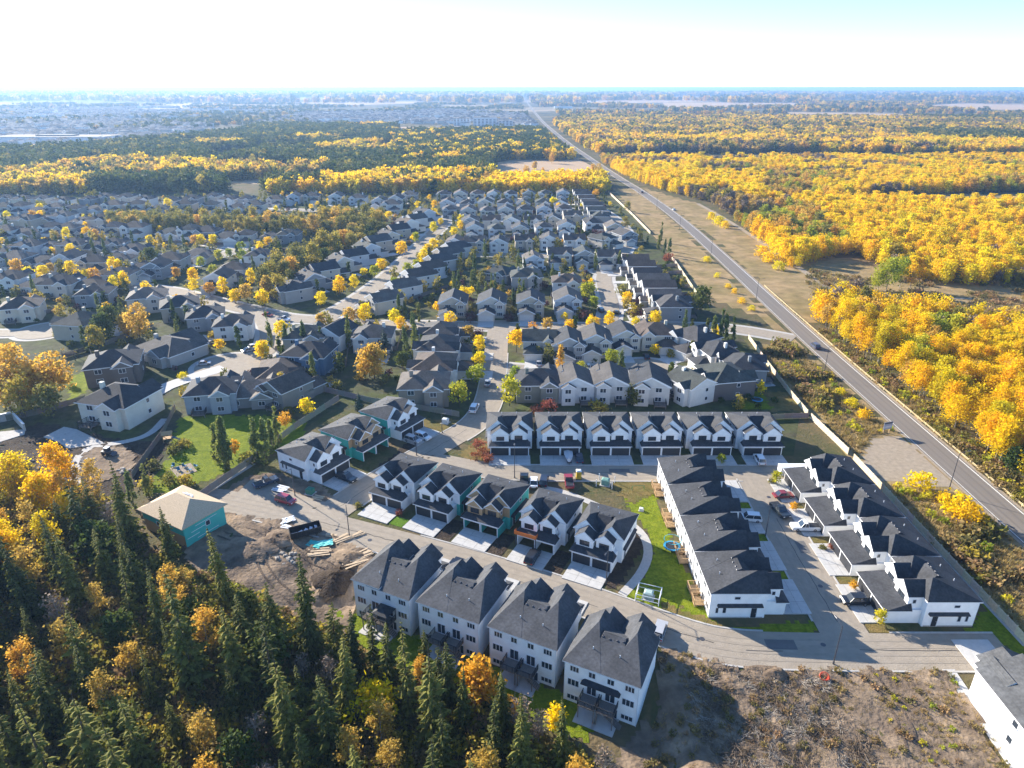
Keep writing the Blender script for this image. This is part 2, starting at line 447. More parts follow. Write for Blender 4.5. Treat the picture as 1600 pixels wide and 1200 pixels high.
def local_(x, y):
    o = (-21.8 + .44 * 14, 94.5 + .9 * 14)
    return (o[0] + x * math.cos(AX) - y * .438 - 6 * math.cos(AX), o[1] + x * math.sin(AX) - y * .899 - 6 * math.sin(AX))
def lotz(x, y, seed): return (math.sin(x * .7 + seed) * math.cos(y * .6 - seed) + .5 * math.sin(x * 1.9 + y * 1.3)) * .5 + .5
def drape(name, poly, m, dz=0.03, res=1.5, k='structure', bump=0.0, seed=0):
    """sheet with a ragged edge that follows the ground"""
    x0 = min(p[0] for p in poly); x1 = max(p[0] for p in poly); y0 = min(p[1] for p in poly); y1 = max(p[1] for p in poly)
    idx = {}; vs = []; fs = []
    rg = random.Random(seed)
    nz = lambda x, y: (math.sin(x * .7 + seed) * math.cos(y * .6 - seed) + .5 * math.sin(x * 1.9 + y * 1.3)) * .5 + .5
    nx_, ny_ = int((x1 - x0) / res) + 1, int((y1 - y0) / res) + 1
    def vid(i, j):
        if (i, j) not in idx:
            x, y = x0 + i * res, y0 + j * res
            idx[(i, j)] = len(vs); vs.append((x, y, gz(x, y) + dz + bump * nz(x, y)))
        return idx[(i, j)]
    for j in range(ny_):
        for i in range(nx_):
            c = (x0 + (i + .5) * res + rg.uniform(-.5, .5) * res, y0 + (j + .5) * res + rg.uniform(-.5, .5) * res)
            if inside(c, poly): fs.append((vid(i, j), vid(i + 1, j), vid(i + 1, j + 1), vid(i, j + 1)))
    return kind(ob(name, MB().add(vs, fs, 0).mesh(name, [m], True)), k)

# open land: yards under the suburb, verges, meadows, fields
polysheet('ground_of_suburb', GP((-700, 330), (-300, 302), (420, 302), (950, 300), (985, 330), (1065, 425), (1090, 468), (1140, 500), (1172, 545), (1250, 645), (1240, 712), (760, 712), (640, 640), (520, 640), (400, 720), (60, 760), (-500, 640)), 0.012, 'yard')
drape('verge_meadow', GP((960, 296), (990, 292), (1080, 372), (1215, 505), (1290, 580), (1440, 712), (1590, 850), (1700, 960), (1700, 1115), (1600, 1016), (1345, 728), (1265, 648), (1180, 545), (1225, 530), (1190, 500), (1098, 462), (1068, 420), (1020, 365), (985, 330)), 'meadow', 0.02, 4.0)
drape('meadow', GP((1000, 292), (1090, 318), (1230, 400), (1600, 410), (1850, 420), (1850, 520), (1640, 520), (1290, 480), (1270, 510), (1640, 830), (1750, 960), (1700, 935), (1320, 572), (1120, 378)), 'meadow', 0.024, 4.0, seed=3)
polysheet('clearing', GP((1280, 320), (1400, 302), (1640, 305), (1900, 318), (1900, 330), (1640, 327), (1400, 325)), 0.03, 'meadow')
polysheet('field', GP((765, 278), (770, 255), (800, 249), (905, 249), (930, 262), (925, 278), (860, 282)), 0.03, 'field')
for i, q in enumerate([[(620, 208), (620, 198), (830, 200), (830, 208)], [(360, 285), (430, 250), (500, 252), (440, 290)], [(905, 163), (900, 155), (1110, 154), (1130, 158), (1000, 160)],
                       [(1040, 167), (1035, 160), (1230, 160), (1300, 166)], [(1240, 181), (1230, 175), (1400, 178), (1530, 181), (1530, 184), (1330, 184)], [(1420, 166), (1500, 162), (1680, 166), (1680, 172), (1520, 171)],
                       [(560, 164), (420, 160), (600, 158), (690, 160)], [(230, 170), (300, 160), (420, 163), (330, 168)], [(600, 150), (450, 148), (560, 146), (800, 149)], [(820, 152), (880, 149), (1000, 150), (900, 153)], [(100, 236), (20, 228), (160, 214), (190, 222)]]):
    polysheet('field', [G(*p) for p in q], 0.04 + .01 * i, 'field')
drape('lawn', GP((962, 752), (1016, 750), (1032, 800), (1068, 880), (1100, 932), (1122, 985), (1060, 963), (976, 932), (1006, 897), (1022, 866), (1010, 826), (985, 798)), 'lawn', 0.03, 0.8)
drape('dry_lawn', GP((958, 754), (1014, 750), (1024, 772), (990, 788), (968, 776)), 'dry_lawn', 0.05, 0.8)
drape('dry_lawn', GP((1035, 940), (1105, 966), (1150, 992), (1100, 983), (1035, 952)), 'dry_lawn', 0.05, 0.8)
drape('lawn', GP((282, 652), (330, 648), (420, 650), (480, 660), (470, 690), (380, 728), (300, 760), (255, 770), (225, 770), (262, 715)), 'lawn', 0.03, 1.0)
drape('lawn', GP((100, 590), (140, 580), (140, 608), (108, 630)), 'lawn', 0.03, 1.0)
drape('lawn', GP((1190, 612), (1235, 612), (1256, 640), (1205, 644)), 'dry_lawn', 0.03, 1.0)
drape('lawn', GP((1140, 614), (1190, 610), (1206, 640), (1160, 640)), 'lawn', 0.036, 1.0)
drape('lawn', GP((640, 655), (720, 655), (705, 675), (665, 682)), 'dry_lawn', 0.03, 1.0)
drape('lawn', GP((805, 565), (835, 560), (838, 578), (808, 582)), 'lawn', 0.03, 1.0)
drape('lawn', GP((1118, 984), (1215, 975), (1278, 968), (1272, 988), (1215, 996), (1160, 994)), 'lawn', 0.03, 0.8)
drape('lawn', GP((1508, 986), (1545, 940), (1604, 1000), (1600, 1030), (1555, 1000)), 'lawn', 0.03, 1.0)
drape('dark_soil', GP((300, 800), (345, 768), (395, 742), (430, 738), (505, 758), (525, 784), (430, 806), (330, 806)), 'dirt', 0.034, 0.9, seed=6)
drape('dirt_lot', GP((300, 802), (350, 803), (385, 808), (430, 812), (500, 834), (640, 884), (556, 915), (540, 985), (430, 955), (340, 925), (285, 870)), 'dirt', 0.03, 0.9, bump=0.5, seed=2)
drape('dirt_lot', GP((1030, 1012), (1150, 1042), (1480, 1050), (1515, 1100), (1580, 1230), (900, 1230), (985, 1140), (1030, 1080)), 'dirt', 0.03, 0.9, bump=0.35, seed=5)
drape('dark_soil', GP((0, 690), (60, 660), (200, 690), (262, 690), (240, 740), (170, 790), (60, 760), (0, 750)), 'dark_soil', 0.03, 1.0, bump=0.2, seed=4)
drape('dark_soil', GP((575, 742), (640, 690), (690, 700), (620, 760)), 'dark_soil', 0.034, 0.9)
drape('dark_soil', GP((925, 915), (965, 920), (1003, 862), (1010, 830), (985, 822), (960, 880)), 'dark_soil', 0.034, 0.9)
drape('gravel_pad', GP((1345, 720), (1360, 690), (1395, 680), (1420, 690), (1500, 765), (1470, 760), (1380, 750)), 'gravel', 0.045, 1.2)
drape('walkout_lawn', [(local_(x, y)) for x, y in ((-8, 13.5), (46, 13.5), (46, 20.5), (-8, 20.5))], 'lawn', 0.05, 0.9)
drape('front_garden', GP((715, 712), (752, 682), (765, 700), (772, 724), (735, 722)), 'dry_lawn', 0.05, 0.8)

# ------------------------------------------------------------------ roads
RZ = [0.06]
def road(pts, w, m='asphalt', walk=True, sm_=2, name='road'):
    pts = smooth_line(pts, sm_)
    RZ[0] += 0.006
    if walk: ribbon('pavement', pts, w / 2 + 1.9, -w / 2 - 1.9, 0.03 + (RZ[0] - .06) * .3, 'concrete')
    return ribbon(name, pts, w / 2, -w / 2, RZ[0] + 0.02, m)
def disc(c, r, m='asphalt', walk=True):
    RZ[0] += 0.006
    P = lambda rr: [(c[0] + rr * math.cos(t * math.pi / 14), c[1] + rr * math.sin(t * math.pi / 14)) for t in range(28)]
    if walk: polysheet('pavement', P(r + 1.9), 0.03 + (RZ[0] - .06) * .3, 'concrete')
    polysheet('road', P(r), RZ[0] + 0.02, m)
# the new crescent in front
R1 = [(-72, 133), (-66, 131.5), (-54, 127.5), (-38.3, 121.4), (-23.4, 115.5), (-4.4, 107.4), (10.2, 100.3), (21.2, 94.2), (31.5, 88.6), (38, 86.9), (46, 86.5), (56, 86.3), (70, 86.2), (82.5, 86.2)]
R5 = [(57, 86), (57.2, 105), (57.5, 120), (58, 135), (58.2, 144)]
R3 = [(-26, 151), (-18, 149), (-9, 145.5), (0, 143.5), (30, 143.3), (60, 143.3), (67, 143.4)]
R2 = [(-42, 123), (-34.5, 136), (-26.3, 147.4), (-18.3, 158.5), (-10.5, 169), (-7, 182), (-6, 200), (-5.5, 240), (-5, 262)]
road(R1, 8.2, 'asphalt', False); road(R5, 8.4, 'asphalt', False); road(R3, 7.2, 'asphalt', False); road(R2, 8.2, 'asphalt', False)
def kerb(line, off, i0, i1, side):
    """a real kerb stone along one edge of a road"""
    p = smooth_line(line, 2)
    n = len(p) - 1
    q = p[int(i0 * n):int(i1 * n) + 1]
    ribbon('kerb', q, side * (off + .35), side * off, 0.0, 'concrete', 0.16)
kerb(R1, 4.1, 0.1, 1.0, -1); kerb(R1, 4.1, 0.34, 0.74, 1); kerb(R1, 4.1, 0.88, 1.0, 1)
kerb(R5, 4.2, 0.16, 0.88, 1); kerb(R5, 4.2, 0.16, 0.88, -1)
kerb(R3, 3.6, 0.44, 1.0, 1); kerb(R3, 3.6, 0.35, 0.78, -1)
kerb(R2, 4.1, 0.14, 0.80, 1); kerb(R2, 4.1, 0.14, 0.22, -1); kerb(R2, 4.1, 0.45, 0.8, -1)
ribbon('footpath', smooth_line(GP((846, 762), (880, 768), (940, 792), (1000, 826), (1016, 860), (1004, 895), (972, 930))), 0.9, -0.9, 0.07, 'concrete')
ribbon('footpath', smooth_line(GP((395, 724), (330, 765), (300, 786))), 1.0, -1.0, 0.07, 'concrete')
ribbon('footpath', GP((1600, 1010), (1470, 870), (1345, 728)), 0.2, -1.6, 0.05, 'concrete')
polysheet('road', GP((352, 788), (392, 750), (428, 748), (438, 762), (470, 774), (520, 788), (430, 806), (372, 800)), .085, 'asphalt')
# older streets of the suburb
road(GP((742, 510), (820, 511), (900, 511), (1000, 509), (1090, 510), (1150, 514), (1210, 524), (1240, 530)), 8.5)
road(GP((790, 575), (850, 580), (920, 580), (990, 577), (1020, 577)), 7.5); disc(G(1012, 577), 9.5)
road(GP((950, 508), (955, 478), (947, 452), (942, 432), (952, 421)), 7.5); disc(G(950, 424), 8)
road(GP((90, 418), (150, 431), (195, 446), (262, 453), (300, 463), (350, 475), (400, 487), (450, 498), (500, 500), (560, 508), (640, 507), (742, 510)), 9)
road(GP((505, 499), (535, 482), (568, 462), (605, 434), (640, 402), (668, 374), (692, 350), (712, 328), (722, 308)), 9)
road(GP((405, 489), (425, 515), (420, 545), (395, 562), (365, 570)), 8); disc(G(358, 571), 11)
disc(G(70, 517), 10); road(GP((70, 517), (20, 522), (-60, 520)), 7.5)
road(GP((185, 640), (240, 612), (300, 590), (350, 575)), 6, 'driveway', False)
road(GP((690, 398), (760, 398), (850, 399), (950, 400)), 7); road(GP((712, 340), (800, 340), (900, 341), (965, 342)), 7); road(GP((715, 372), (800, 371), (880, 372)), 6.5)
road(GP((722, 312), (800, 311), (900, 311)), 7); road(GP((905, 311), (935, 325), (965, 344), (985, 372), (975, 395), (950, 424)), 7)
road(GP((-60, 450), (40, 440), (90, 418), (170, 405), (260, 398), (330, 405), (370, 390), (420, 380)), 8)
road(GP((-60, 372), (80, 371), (200, 372), (300, 376), (370, 390)), 7.5); road(GP((-60, 330), (60, 332), (160, 328), (300, 325), (420, 326), (520, 330), (610, 330)), 7.5)
# the country road on the right
HW = smooth_line(GP((1760, 965), (1588, 815), (1466, 707), (1380, 631), (1297, 558), (1210, 478), (1130, 403), (1062, 342), (1005, 301), (965, 277), (925, 250), (890, 226), (868, 208), (845, 188), (826, 163), (816, 150), (809, 142)), 2)
ribbon('road_shoulder', HW, 4.5, -4.7, 0.05, 'gravel')
ribbon('road', HW, 3.9, -3.9, 0.085, 'highway')
ribbon('edge_line', HW, 3.55, 3.40, 0.095, 'road_paint'); ribbon('edge_line', HW, -3.2, -3.45, 0.095, 'road_paint')
ribbon('gravel_trail', smooth_line(GP((1090, 318), (1130, 340), (1170, 365), (1240, 412), (1315, 466), (1400, 530))), 1.6, -1.6, 0.07, 'gravel')
ribbon('track', smooth_line(GP((1310, 470), (1420, 465), (1600, 468), (1800, 480))), 1.1, -1.1, 0.07, 'gravel')


# wheel tracks worn into the surfaces
for off in (-2.55, -1.05, 1.0, 2.5): ribbon('wheel_track', HW, off + .3, off - .3, 0.091, 'highway_worn')
for line in (R1, R5, R3, R2):
    q = smooth_line(line, 2); q = q[3:-3]
    for off in (-2.3, -.8, .9, 2.4): ribbon('wheel_track', q, off + .26, off - .26, 0.109, 'asphalt_worn')
for i, q in enumerate([((390, 822), (420, 836), (460, 858), (520, 885)), ((415, 822), (440, 845), (480, 880), (500, 925)), ((430, 824), (405, 855), (412, 895), (460, 930)), ((345, 835), (385, 850), (425, 880)), ((1090, 1050), (1200, 1100), (1300, 1150)), ((1350, 1050), (1400, 1100), (1430, 1180))]):
    l = smooth_line(GP(*q), 3)
    for off in (-.85, .85): ribbon('wheel_rut', offset_line(l, off), .2, -.2, .09, 'rut', zf=(lambda x, y: gz(x, y) + .5 * lotz(x, y, 2)) if i < 4 else (lambda x, y: gz(x, y) + .35 * lotz(x, y, 5)))

# drives and pads, poured concrete slabs
def local(o, rot, x, y): return (o[0] + x * math.cos(rot) - y * math.sin(rot), o[1] + x * math.sin(rot) + y * math.cos(rot))
DZ = [0.10]
def drive(o, rot, x0, x1, y0, y1, m='driveway'):
    DZ[0] += 0.0021
    n = 2
    polysheet('driveway', [local(o, rot, *p) for p in ((x0, y0), (x1, y0), (x1, y1), (x0, y1))], DZ[0] + 0.09, m, thick=0.2)
    # control joints between the slabs
    mb = MB()
    for x in (x0 + (x1 - x0) / 3, x0 + 2 * (x1 - x0) / 3): mb.box(x - .02, x + .02, min(y0, y1) + .1, max(y0, y1) - .1, 0, 0.006)
    for k in (1, 2): mb.box(x0 + .1, x1 - .1, y0 + (y1 - y0) * k / 3 - .02, y0 + (y1 - y0) * k / 3 + .02, 0.001, 0.0065)
    kind(ob('slab_joint', mb.mesh('slab_joint', ['concrete_joint']), None, (o[0], o[1], DZ[0] + 0.091), rot), 'structure')
mat('concrete_joint', (0.16, 0.15, 0.14), 0.9, 0.1)
NH = [0]
# ------------------------------------------------------------------ house parts
WHITE = (0.88, 0.88, 0.87); TEAL = (0.05, 0.42, 0.37); OSB = (0.42, 0.28, 0.15); ROOF = (0.046, 0.048, 0.054); NAVY = (0.03, 0.032, 0.04); PLY = (0.52, 0.37, 0.22)
def win_mesh(w, h, n, dark):
    def f():
        mb = MB(); t = 0.08
        mb.box(-w / 2, w / 2, -.07, 0, -h / 2, -h / 2 + t).box(-w / 2, w / 2, -.07, 0, h / 2 - t, h / 2)
        mb.box(-w / 2, -w / 2 + t, -.068, 0, -h / 2 + t, h / 2 - t).box(w / 2 - t, w / 2, -.068, 0, -h / 2 + t, h / 2 - t)
        for i in range(1, n): mb.box(-w / 2 + w * i / n - t / 2, -w / 2 + w * i / n + t / 2, -.066, 0, -h / 2 + t, h / 2 - t)
        return mb.mesh('window', ['dark_trim' if dark else 'trim'])
    return cached(('win', w, h, n, dark), f)
def pane_mesh(w, h, n):
    def f():
        mb = MB(); t = 0.08; c = w / n
        for i in range(n): mb.box(-w / 2 + c * i + t / 2, -w / 2 + c * (i + 1) - t / 2, -.03, .001, -h / 2 + t, h / 2 - t)
        return mb.mesh('pane', ['glass'])
    return cached(('pane', w, h, n), f)
FACE = {'f': 0.0, 'b': math.pi, 'l': -math.pi / 2, 'r': math.pi / 2}
def win(p, x, y, z, w=1.5, h=1.2, n=2, face='f', dark=False, name='window'):
    o = ob(name, win_mesh(w, h, n, dark), p, (x, y, z), FACE[face])
    ob('pane', pane_mesh(w, h, n), o)
    return o
def door_mesh(w, h, m):
    def f():
        mb = MB().box(-w / 2, w / 2, -.04, 0, 0, h)
        for k in range(4): mb.box(-w / 2 + .05, w / 2 - .05, -.062, -.04, h * k / 4 + .03, h * (k + 1) / 4 - .03)
        return mb.mesh('garage_door', [m])
    return cached(('gdoor', w, h, m), f)
def frame_mesh(w, h):
    def f():
        return MB().box(-w / 2 - .16, -w / 2, -.09, 0, 0, h).box(w / 2, w / 2 + .16, -.09, 0, 0, h).box(-w / 2 - .16, w / 2 + .16, -.092, 0, h, h + .2).mesh('door_frame', ['trim'])
    return cached(('gframe', w, h), f)
def entry_mesh(): return cached('entry', lambda: MB().box(-.48, .48, -.05, 0, 0, 2.05, 0).box(-.58, -.48, -.07, 0, 0, 2.12, 1).box(.48, .58, -.07, 0, 0, 2.12, 1).box(.3, .36, -.1, -.05, .95, 1.05, 1).mesh('entry_door', ['dark_trim', 'trim']))
def vent_mesh(): return cached('vent', lambda: MB().roof(-.15, .15, -.15, .15, .16, .22, .06, .06, .06, .06, .3, 0, 0, 0).mesh('roof_vent', ['steel']))
def pipe_mesh(): return cached('pipe', lambda: MB().tube((0, 0, -.2), (0, 0, .45), .07, .07, 6).mesh('vent_pipe', ['trim']))
def gable(mb, x0, x1, y, ze, zr, d=-.012, s=.84, m=0):
    c = (x0 + x1) / 2; w = (x1 - x0) / 2 * s
    mb.add([(c - w, y + d, ze - .1), (c + w, y + d, ze - .1), (c, y + d, ze + (zr - ze) * s)], [(0, 1, 2)], m)

def deck(parent, x, y, w, d, z, zb, face, wood='wood', stairs=True):
    """wooden platform with boards, posts, a railing and steps; its inner edge lies on y"""
    def plat():
        mb = MB(); n = max(4, int(d / .3))
        for i in range(n): mb.box(-w / 2, w / 2, -d + d * i / n + .012, -d + d * (i + 1) / n - .012, -.06, 0)
        mb.box(-w / 2 + .03, w / 2 - .03, -d + .03, -.02, -.26, -.06)
        for sx in (-1, 1): mb.box(sx * (w / 2 - .12) - .07, sx * (w / 2 - .12) + .07, -d + .08, -d + .22, zb - z, -.26)
        return mb.mesh('deck', [wood])
    def rail():
        mb = MB()
        for a, b in (((-w / 2, -d + .04), (w / 2, -d + .04)), ((-w / 2 + .04, -d), (-w / 2 + .04, 0)), ((w / 2 - .04, -d), (w / 2 - .04, 0))):
            n = max(3, int(math.dist(a, b) / .22))
            for i in range(n + 1):
                px, py = a[0] + (b[0] - a[0]) * i / n, a[1] + (b[1] - a[1]) * i / n
                r = .045 if i % 5 == 0 else .02
                mb.box(px - r, px + r, py - r, py + r, 0, .95)
            mb.box(min(a[0], b[0]) - .05, max(a[0], b[0]) + .05, min(a[1], b[1]) - .05, max(a[1], b[1]) + .05, .95, 1.02)
        return mb.mesh('railing', ['dark_trim' if wood == 'deck_grey' else wood])
    def steps():
        mb = MB(); n = max(2, int((z - zb) / .2))
        for i in range(n): mb.box(0, .28 * 1.02, -.5, .5, -.2 * (i + 1) - .06, -.2 * (i + 1)) if False else mb.box(.28 * i, .28 * (i + 1) + .02, -.5, .5, -.2 * (i + 1) - .05, -.2 * (i + 1))
        mb.add([(0, -.5, -.05), (0, -.5, -.3), (.28 * n, -.5, -.2 * n - .25), (.28 * n, -.5, -.2 * n)], [(0, 1, 2, 3)], 0)
        mb.add([(0, .5, -.05), (0, .5, -.3), (.28 * n, .5, -.2 * n - .25), (.28 * n, .5, -.2 * n)], [(3, 2, 1, 0)], 0)
        return mb.mesh('steps', [wood])
    k = (w, d, round(z - zb, 2), wood)
    o = ob('deck', cached(('deck',) + k, plat), parent, (x, y, z), FACE[face])
    ob('railing', cached(('rail',) + k, rail), o)
    if stairs: ob('steps', cached(('steps',) + k, steps), o, (w / 2, -d / 2, 0))
    return o
mat('deck_grey', (0.20, 0.17, 0.15), 0.8, 0.2, 2)

def duplex(label, o, rot, W=11.4, D=14.0, sd=1.9, walk=False, wall=WHITE, bay=WHITE, gar=WHITE, roofc=ROOF, open_g=False, frames=(1, 1), group=None, dz=(0, 0), rear='c', tar=True, side=True, rise=2.75, flip=False, jf=0.0):
    t = thing('duplex_house', label, 'house', (o[0], o[1], 0.0), rot, group)
    hw = W / 2; gw = hw - .85; yb = sd - .7; ym = yb + 2.6
    zb = -2.9 if walk else -.05
    ze = 5.6
    # walls
    hx = (hw + .35) / 2
    ob('wall', MB().box(-hw, hw, ym, D, zb, ze - .06).mesh('wall', ['siding']), t, col=wall)
    mb = MB().box(-hw + .01, hw - .01, ym - .03, ym + .01, 2.9, ze - .07)
    for s in (-1, 1) if jf == 0 else (): gable(mb, s * hx - hx, s * hx + hx, ym - .35, ze + .2, ze + rise + dz[0 if s < 0 else 1])
    ob('gable_wall', mb.mesh('gable_wall', ['siding']), t, col=bay)
    ob('foundation', MB().box(-hw - .03, hw + .03, ym + .3, D + .03, zb - .02, zb + .28).mesh('foundation', ['concrete']), t)
    # garage
    mb = MB()
    if open_g:
        mb.box(-gw, -gw + .25, 0, ym + .1, -.05, 2.85).box(gw - .25, gw, 0, ym + .1, -.05, 2.85).box(-gw + .25, gw - .25, .02, .3, 2.3, 2.84).box(-.18, .18, .01, ym, -.05, 2.3)
        mb.box(-gw + .25, gw - .25, ym - .15, ym + .05, -.05, 2.84)
    else: mb.box(-gw, gw, 0, ym + .1, -.05, 2.85)
    ob('garage_wall', mb.mesh('garage_wall', ['siding']), t, col=gar)
    dw = round(gw - .45, 2)
    for i, s in enumerate((-1, 1)):
        if not open_g:
            d = ob('garage_door', door_mesh(dw, 2.25, 'garage_dark'), t, (s * (gw / 2), 0, 0.05))
            if frames[i]: ob('door_frame', frame_mesh(dw, 2.25), d)
        else:
            ob('door_frame', frame_mesh(dw, 2.25), t, (s * (gw / 2), 0, 0.05))
    # bays over the garage
    bays = [(-hw + 1.25, -.22, yb), (.22, hw - 1.45, yb + .55)]
    if flip: bays = [(-b, -a, y) for a, b, y in bays][::-1]
    for x0, x1, y in bays:
        mb = MB().box(x0, x1, y, ym + .2, 2.75, ze - .07)
        hwid = (x1 - x0) / 2 + .32
        gable(mb, x0 - .32, x1 + .32, y - .35, ze - .05, ze - .05 + .78 * hwid)
        b = ob('bay_wall', mb.mesh('bay_wall', ['siding']), t, col=bay)
        win(b, (x0 + x1) / 2, y, 4.3, 2.0, 1.15, 3, dark=True)
        win(b, (x0 + x1) / 2 + (1 if x0 > 0 else -1) * (x1 - x0) / 2, y + 1.1, 4.4, .7, .9, 1, 'r' if x0 > 0 else 'l')
    # roof: one hipped gable for each dwelling, the saddle between them, the bay gables
    mb = MB()
    jb = 9.2 * (rise / 2.9); L = D + .35 - (ym - .35)
    jb = min(jb, L - .2 - jf)
    for s, d in ((-1, dz[0]), (1, dz[1])):
        mb.roof(s * hx - hx, s * hx + hx, ym - .35, D + .35 + .004 * s, ze + d, ze + d + rise, hx, hx, jf, jb, .2, 0, 1, 1)
    jm = min(6.5, L * .62); zm = rise / jb * jm
    mb.roof(-hw * .5, hw * .5, ym + .6, D + .33, ze - .015, ze - .015 + zm, 1.2, 1.2, L - .97 - jm, jm, .15, 0, 1, 1)
    for x0, x1, y in bays:
        hwid = (x1 - x0) / 2 + .32
        mb.roof(x0 - .32, x1 + .32, y - .35, ym + 2.2, ze - .05, ze - .05 + .78 * hwid, hwid, hwid, 0, 0, .18, 0, 1, 1)
    rf = ob('roof', mb.mesh('roof', ['shingles', 'trim']), t, col=roofc)
    rc = random.Random(label)
    for s in (-1, 1):
        for x in (.35, 1.05) if s > 0 else (-1.0, -.4):
            y = D - 5.2 - rc.uniform(0, .3)
            ob('roof_vent', vent_mesh(), rf, (x * 1.6, y, ze + (D + .35 - y) * rise / jb - .12 + 0))
        y = D - rc.uniform(2.2, 3.2)
        ob('vent_pipe', pipe_mesh(), rf, (s * rc.uniform(1.4, 2.6), y, ze + (D + .35 - y) * rise / jb + (dz[0] if s < 0 else dz[1])))
    mb = MB().roof(-gw - .4, gw + .4, -.45, sd, 2.92, 2.92 + .36 * (sd + .45) * (1 if sd < 3 else .62), .8, .8, sd + .45, 0, .18, 0, 1, 1)
    ob('garage_roof', mb.mesh('garage_roof', ['shingles', 'trim']), t, col=roofc)
    if side:
        for s in (-1, 1):
            x0, x1 = (hw - .02, hw + .6) if s > 0 else (-hw - .6, -hw + .02)
            mb = MB().roof(x0, x1, ym + .6, D - 1.2, 2.85, 3.15, .6 if s < 0 else 0, .6 if s > 0 else 0, .1, .1, .14, 0, 1, 0)
            ob('skirt_roof', mb.mesh('skirt_roof', ['shingles', 'dark_trim']), t, col=roofc)
            ob('entry_door', entry_mesh(), t, (s * hw, ym + 2.0, .1), FACE['r' if s > 0 else 'l'])
            win(t, s * hw, ym + 5.2, 4.4, 1.1, .7, 1, 'r' if s > 0 else 'l')
            win(t, s * hw, D - 2.6, 1.7, .7, 1.3, 1, 'r' if s > 0 else 'l')
            win(t, s * hw, D - 1.3, 1.7, .6, 1.3, 1, 'r' if s > 0 else 'l')
    # downspouts at the rear corners
    for s in (-1, 1):
        ob('downspout', MB().box(s * (hw - .02) - .05, s * (hw - .02) + .05, D, D + .09, zb + .2, ze - .1).mesh('downspout', ['trim']), t)
    # rear
    k = hw / 5.75
    if rear == 'e':
        for x in (-4.4, -1.5, 1.4, 4.2): win(t, x * k, D, 4.35, 1.15 if abs(x) < 2 else 1.5, 1.15, 2 if abs(x) < 2 else 3, 'b')
        for x in (-4.3, 4.3): win(t, x * k, D, 1.55, 1.9, 1.35, 3, 'b'); win(t, x * k, D, -1.5, 1.9, 1.0, 3, 'b')
        for x in (-1.55, 1.35):
            win(t, x * k, D, 1.35, 1.6, 2.05, 2, 'b', name='patio_door')
            deck(t, x * k, D + .01, 2.7, 2.5, .22, -2.65, 'b', 'deck_grey', x > 0)
            ob('patio_slab', cached('pslab', lambda: MB().box(-1.7, 1.7, -3.4, 0, -.2, .1).mesh('patio_slab', ['driveway'])), t, (x * k, D + .02, -2.58), math.pi)
            win(t, x * k + (.6 if x > 0 else -.6), D, -1.6, 1.5, 1.9, 2, 'b', name='patio_door')
    elif rear == 'c':
        for x in (-4.3, -1.6, 1.6, 4.3): win(t, x * k, D, 4.3, 1.3, 1.2, 2, 'b'); 
        for x in (-1.6, 1.6):
            win(t, x * k, D, 1.25, 1.7, 2.05, 2, 'b', name='patio_door'); win(t, x * 2.6 * k, D, 1.6, 1.5, 1.3, 2, 'b')
            deck(t, x * k * 1.05, D + .01, 2.3, 1.9, .5, 0, 'b', 'wood', x > 0)
    return t

# ------------------------------------------------------------------ the new white houses
ROWA = 'six white duplexes facing the cross street'
for i in range(6):
    x = -0.6 + 12.82 * i
    lab = ['white duplex at the street-corner end of the row of six', 'white duplex with the covered boat on its drive', 'third of the six white duplexes from the flower bed corner', 'fourth of the six white duplexes from the flower bed corner',
           'white duplex with clear drive, second from the fence in the row of six', 'white duplex with a white car on its drive, beside the dry lot and fence'][i]
    duplex(lab, (x, 151.9), 0, 11.5, 13.8, 1.9, frames=[(0, 1), (0, 1), (0, 1), (0, 1), (1, 0), (1, 0)][i], group=ROWA, rear='c', flip=i in (4, 5))
    drive((x, 151.9), 0, -5.2, 5.2, -5.0, 0.1)
ROWB = 'white duplexes between the inner street and the long fence'
for i, lab in enumerate(['white duplex nearest the end of the fence with black car on its drive', 'white duplex beside the fence with bare striped drive, second from the turning end', 'white duplex beside the fence with white pickup on its drive', 'white duplex beside the gravel pad with red car on its drive']):
    duplex(lab, (64.9, 97.8 + 12.55 * i), R(-90), 11.5, 15.0, 4.3, group=ROWB, frames=(0, 1), rear='c', roofc=ROOF, flip=True, jf=1.9)
    drive((64.9, 97.8 + 12.55 * i), R(-90), -5.0, 5.0, -4.0, 0.1)
ROWC = 'white duplexes backing onto the green lawn'
for i, lab in enumerate(['white duplex at the street corner with its side wall above the mown strip', 'white duplex behind the trampoline', 'white duplex with two wooden decks above the lawn, third from the corner', 'white duplex at the far end of the lawn, next to the cross street']):
    duplex(lab, (48.3, 99.6 + 11.9 * i), R(90), 10.9, 13.6, 1.9, group=ROWC, rear='c', dz=[(0, 0), (0, 0), (0, 0), (0, 0)][i])
    drive((48.3, 99.6 + 11.9 * i), R(90), -4.6, 4.6, -5.0, 0.1)
ROWD = 'duplexes on the far side of the curving street'
for i, (p, lab, kw) in enumerate([((-27.9, 129.0), 'finished white duplex with bright turf patch, at the side street end', {}),
        ((-17.4, 124.2), 'white duplex with teal wrapped side wall', dict(wall=TEAL)),
        ((-6.6, 119.2), 'unfinished duplex with bare board front and teal wrapped sides', dict(wall=TEAL, bay=OSB, gar=TEAL, open_g=True)),
        ((4.7, 113.5), 'white duplex with orange lift platform before open garages', dict(open_g=True)),
        ((15.4, 108.0), 'finished white duplex next to the curved footpath and lawn', {})]):
    duplex(lab, p, AX, 9.9, 13.3, 1.9, group=ROWD, rear='c', frames=(1, 1), rise=2.5, **kw)
    drive(p, AX, -3.9, 3.9, -5.6, 0.1)
ROWE = 'walk-out duplexes backing onto the spruce wood'
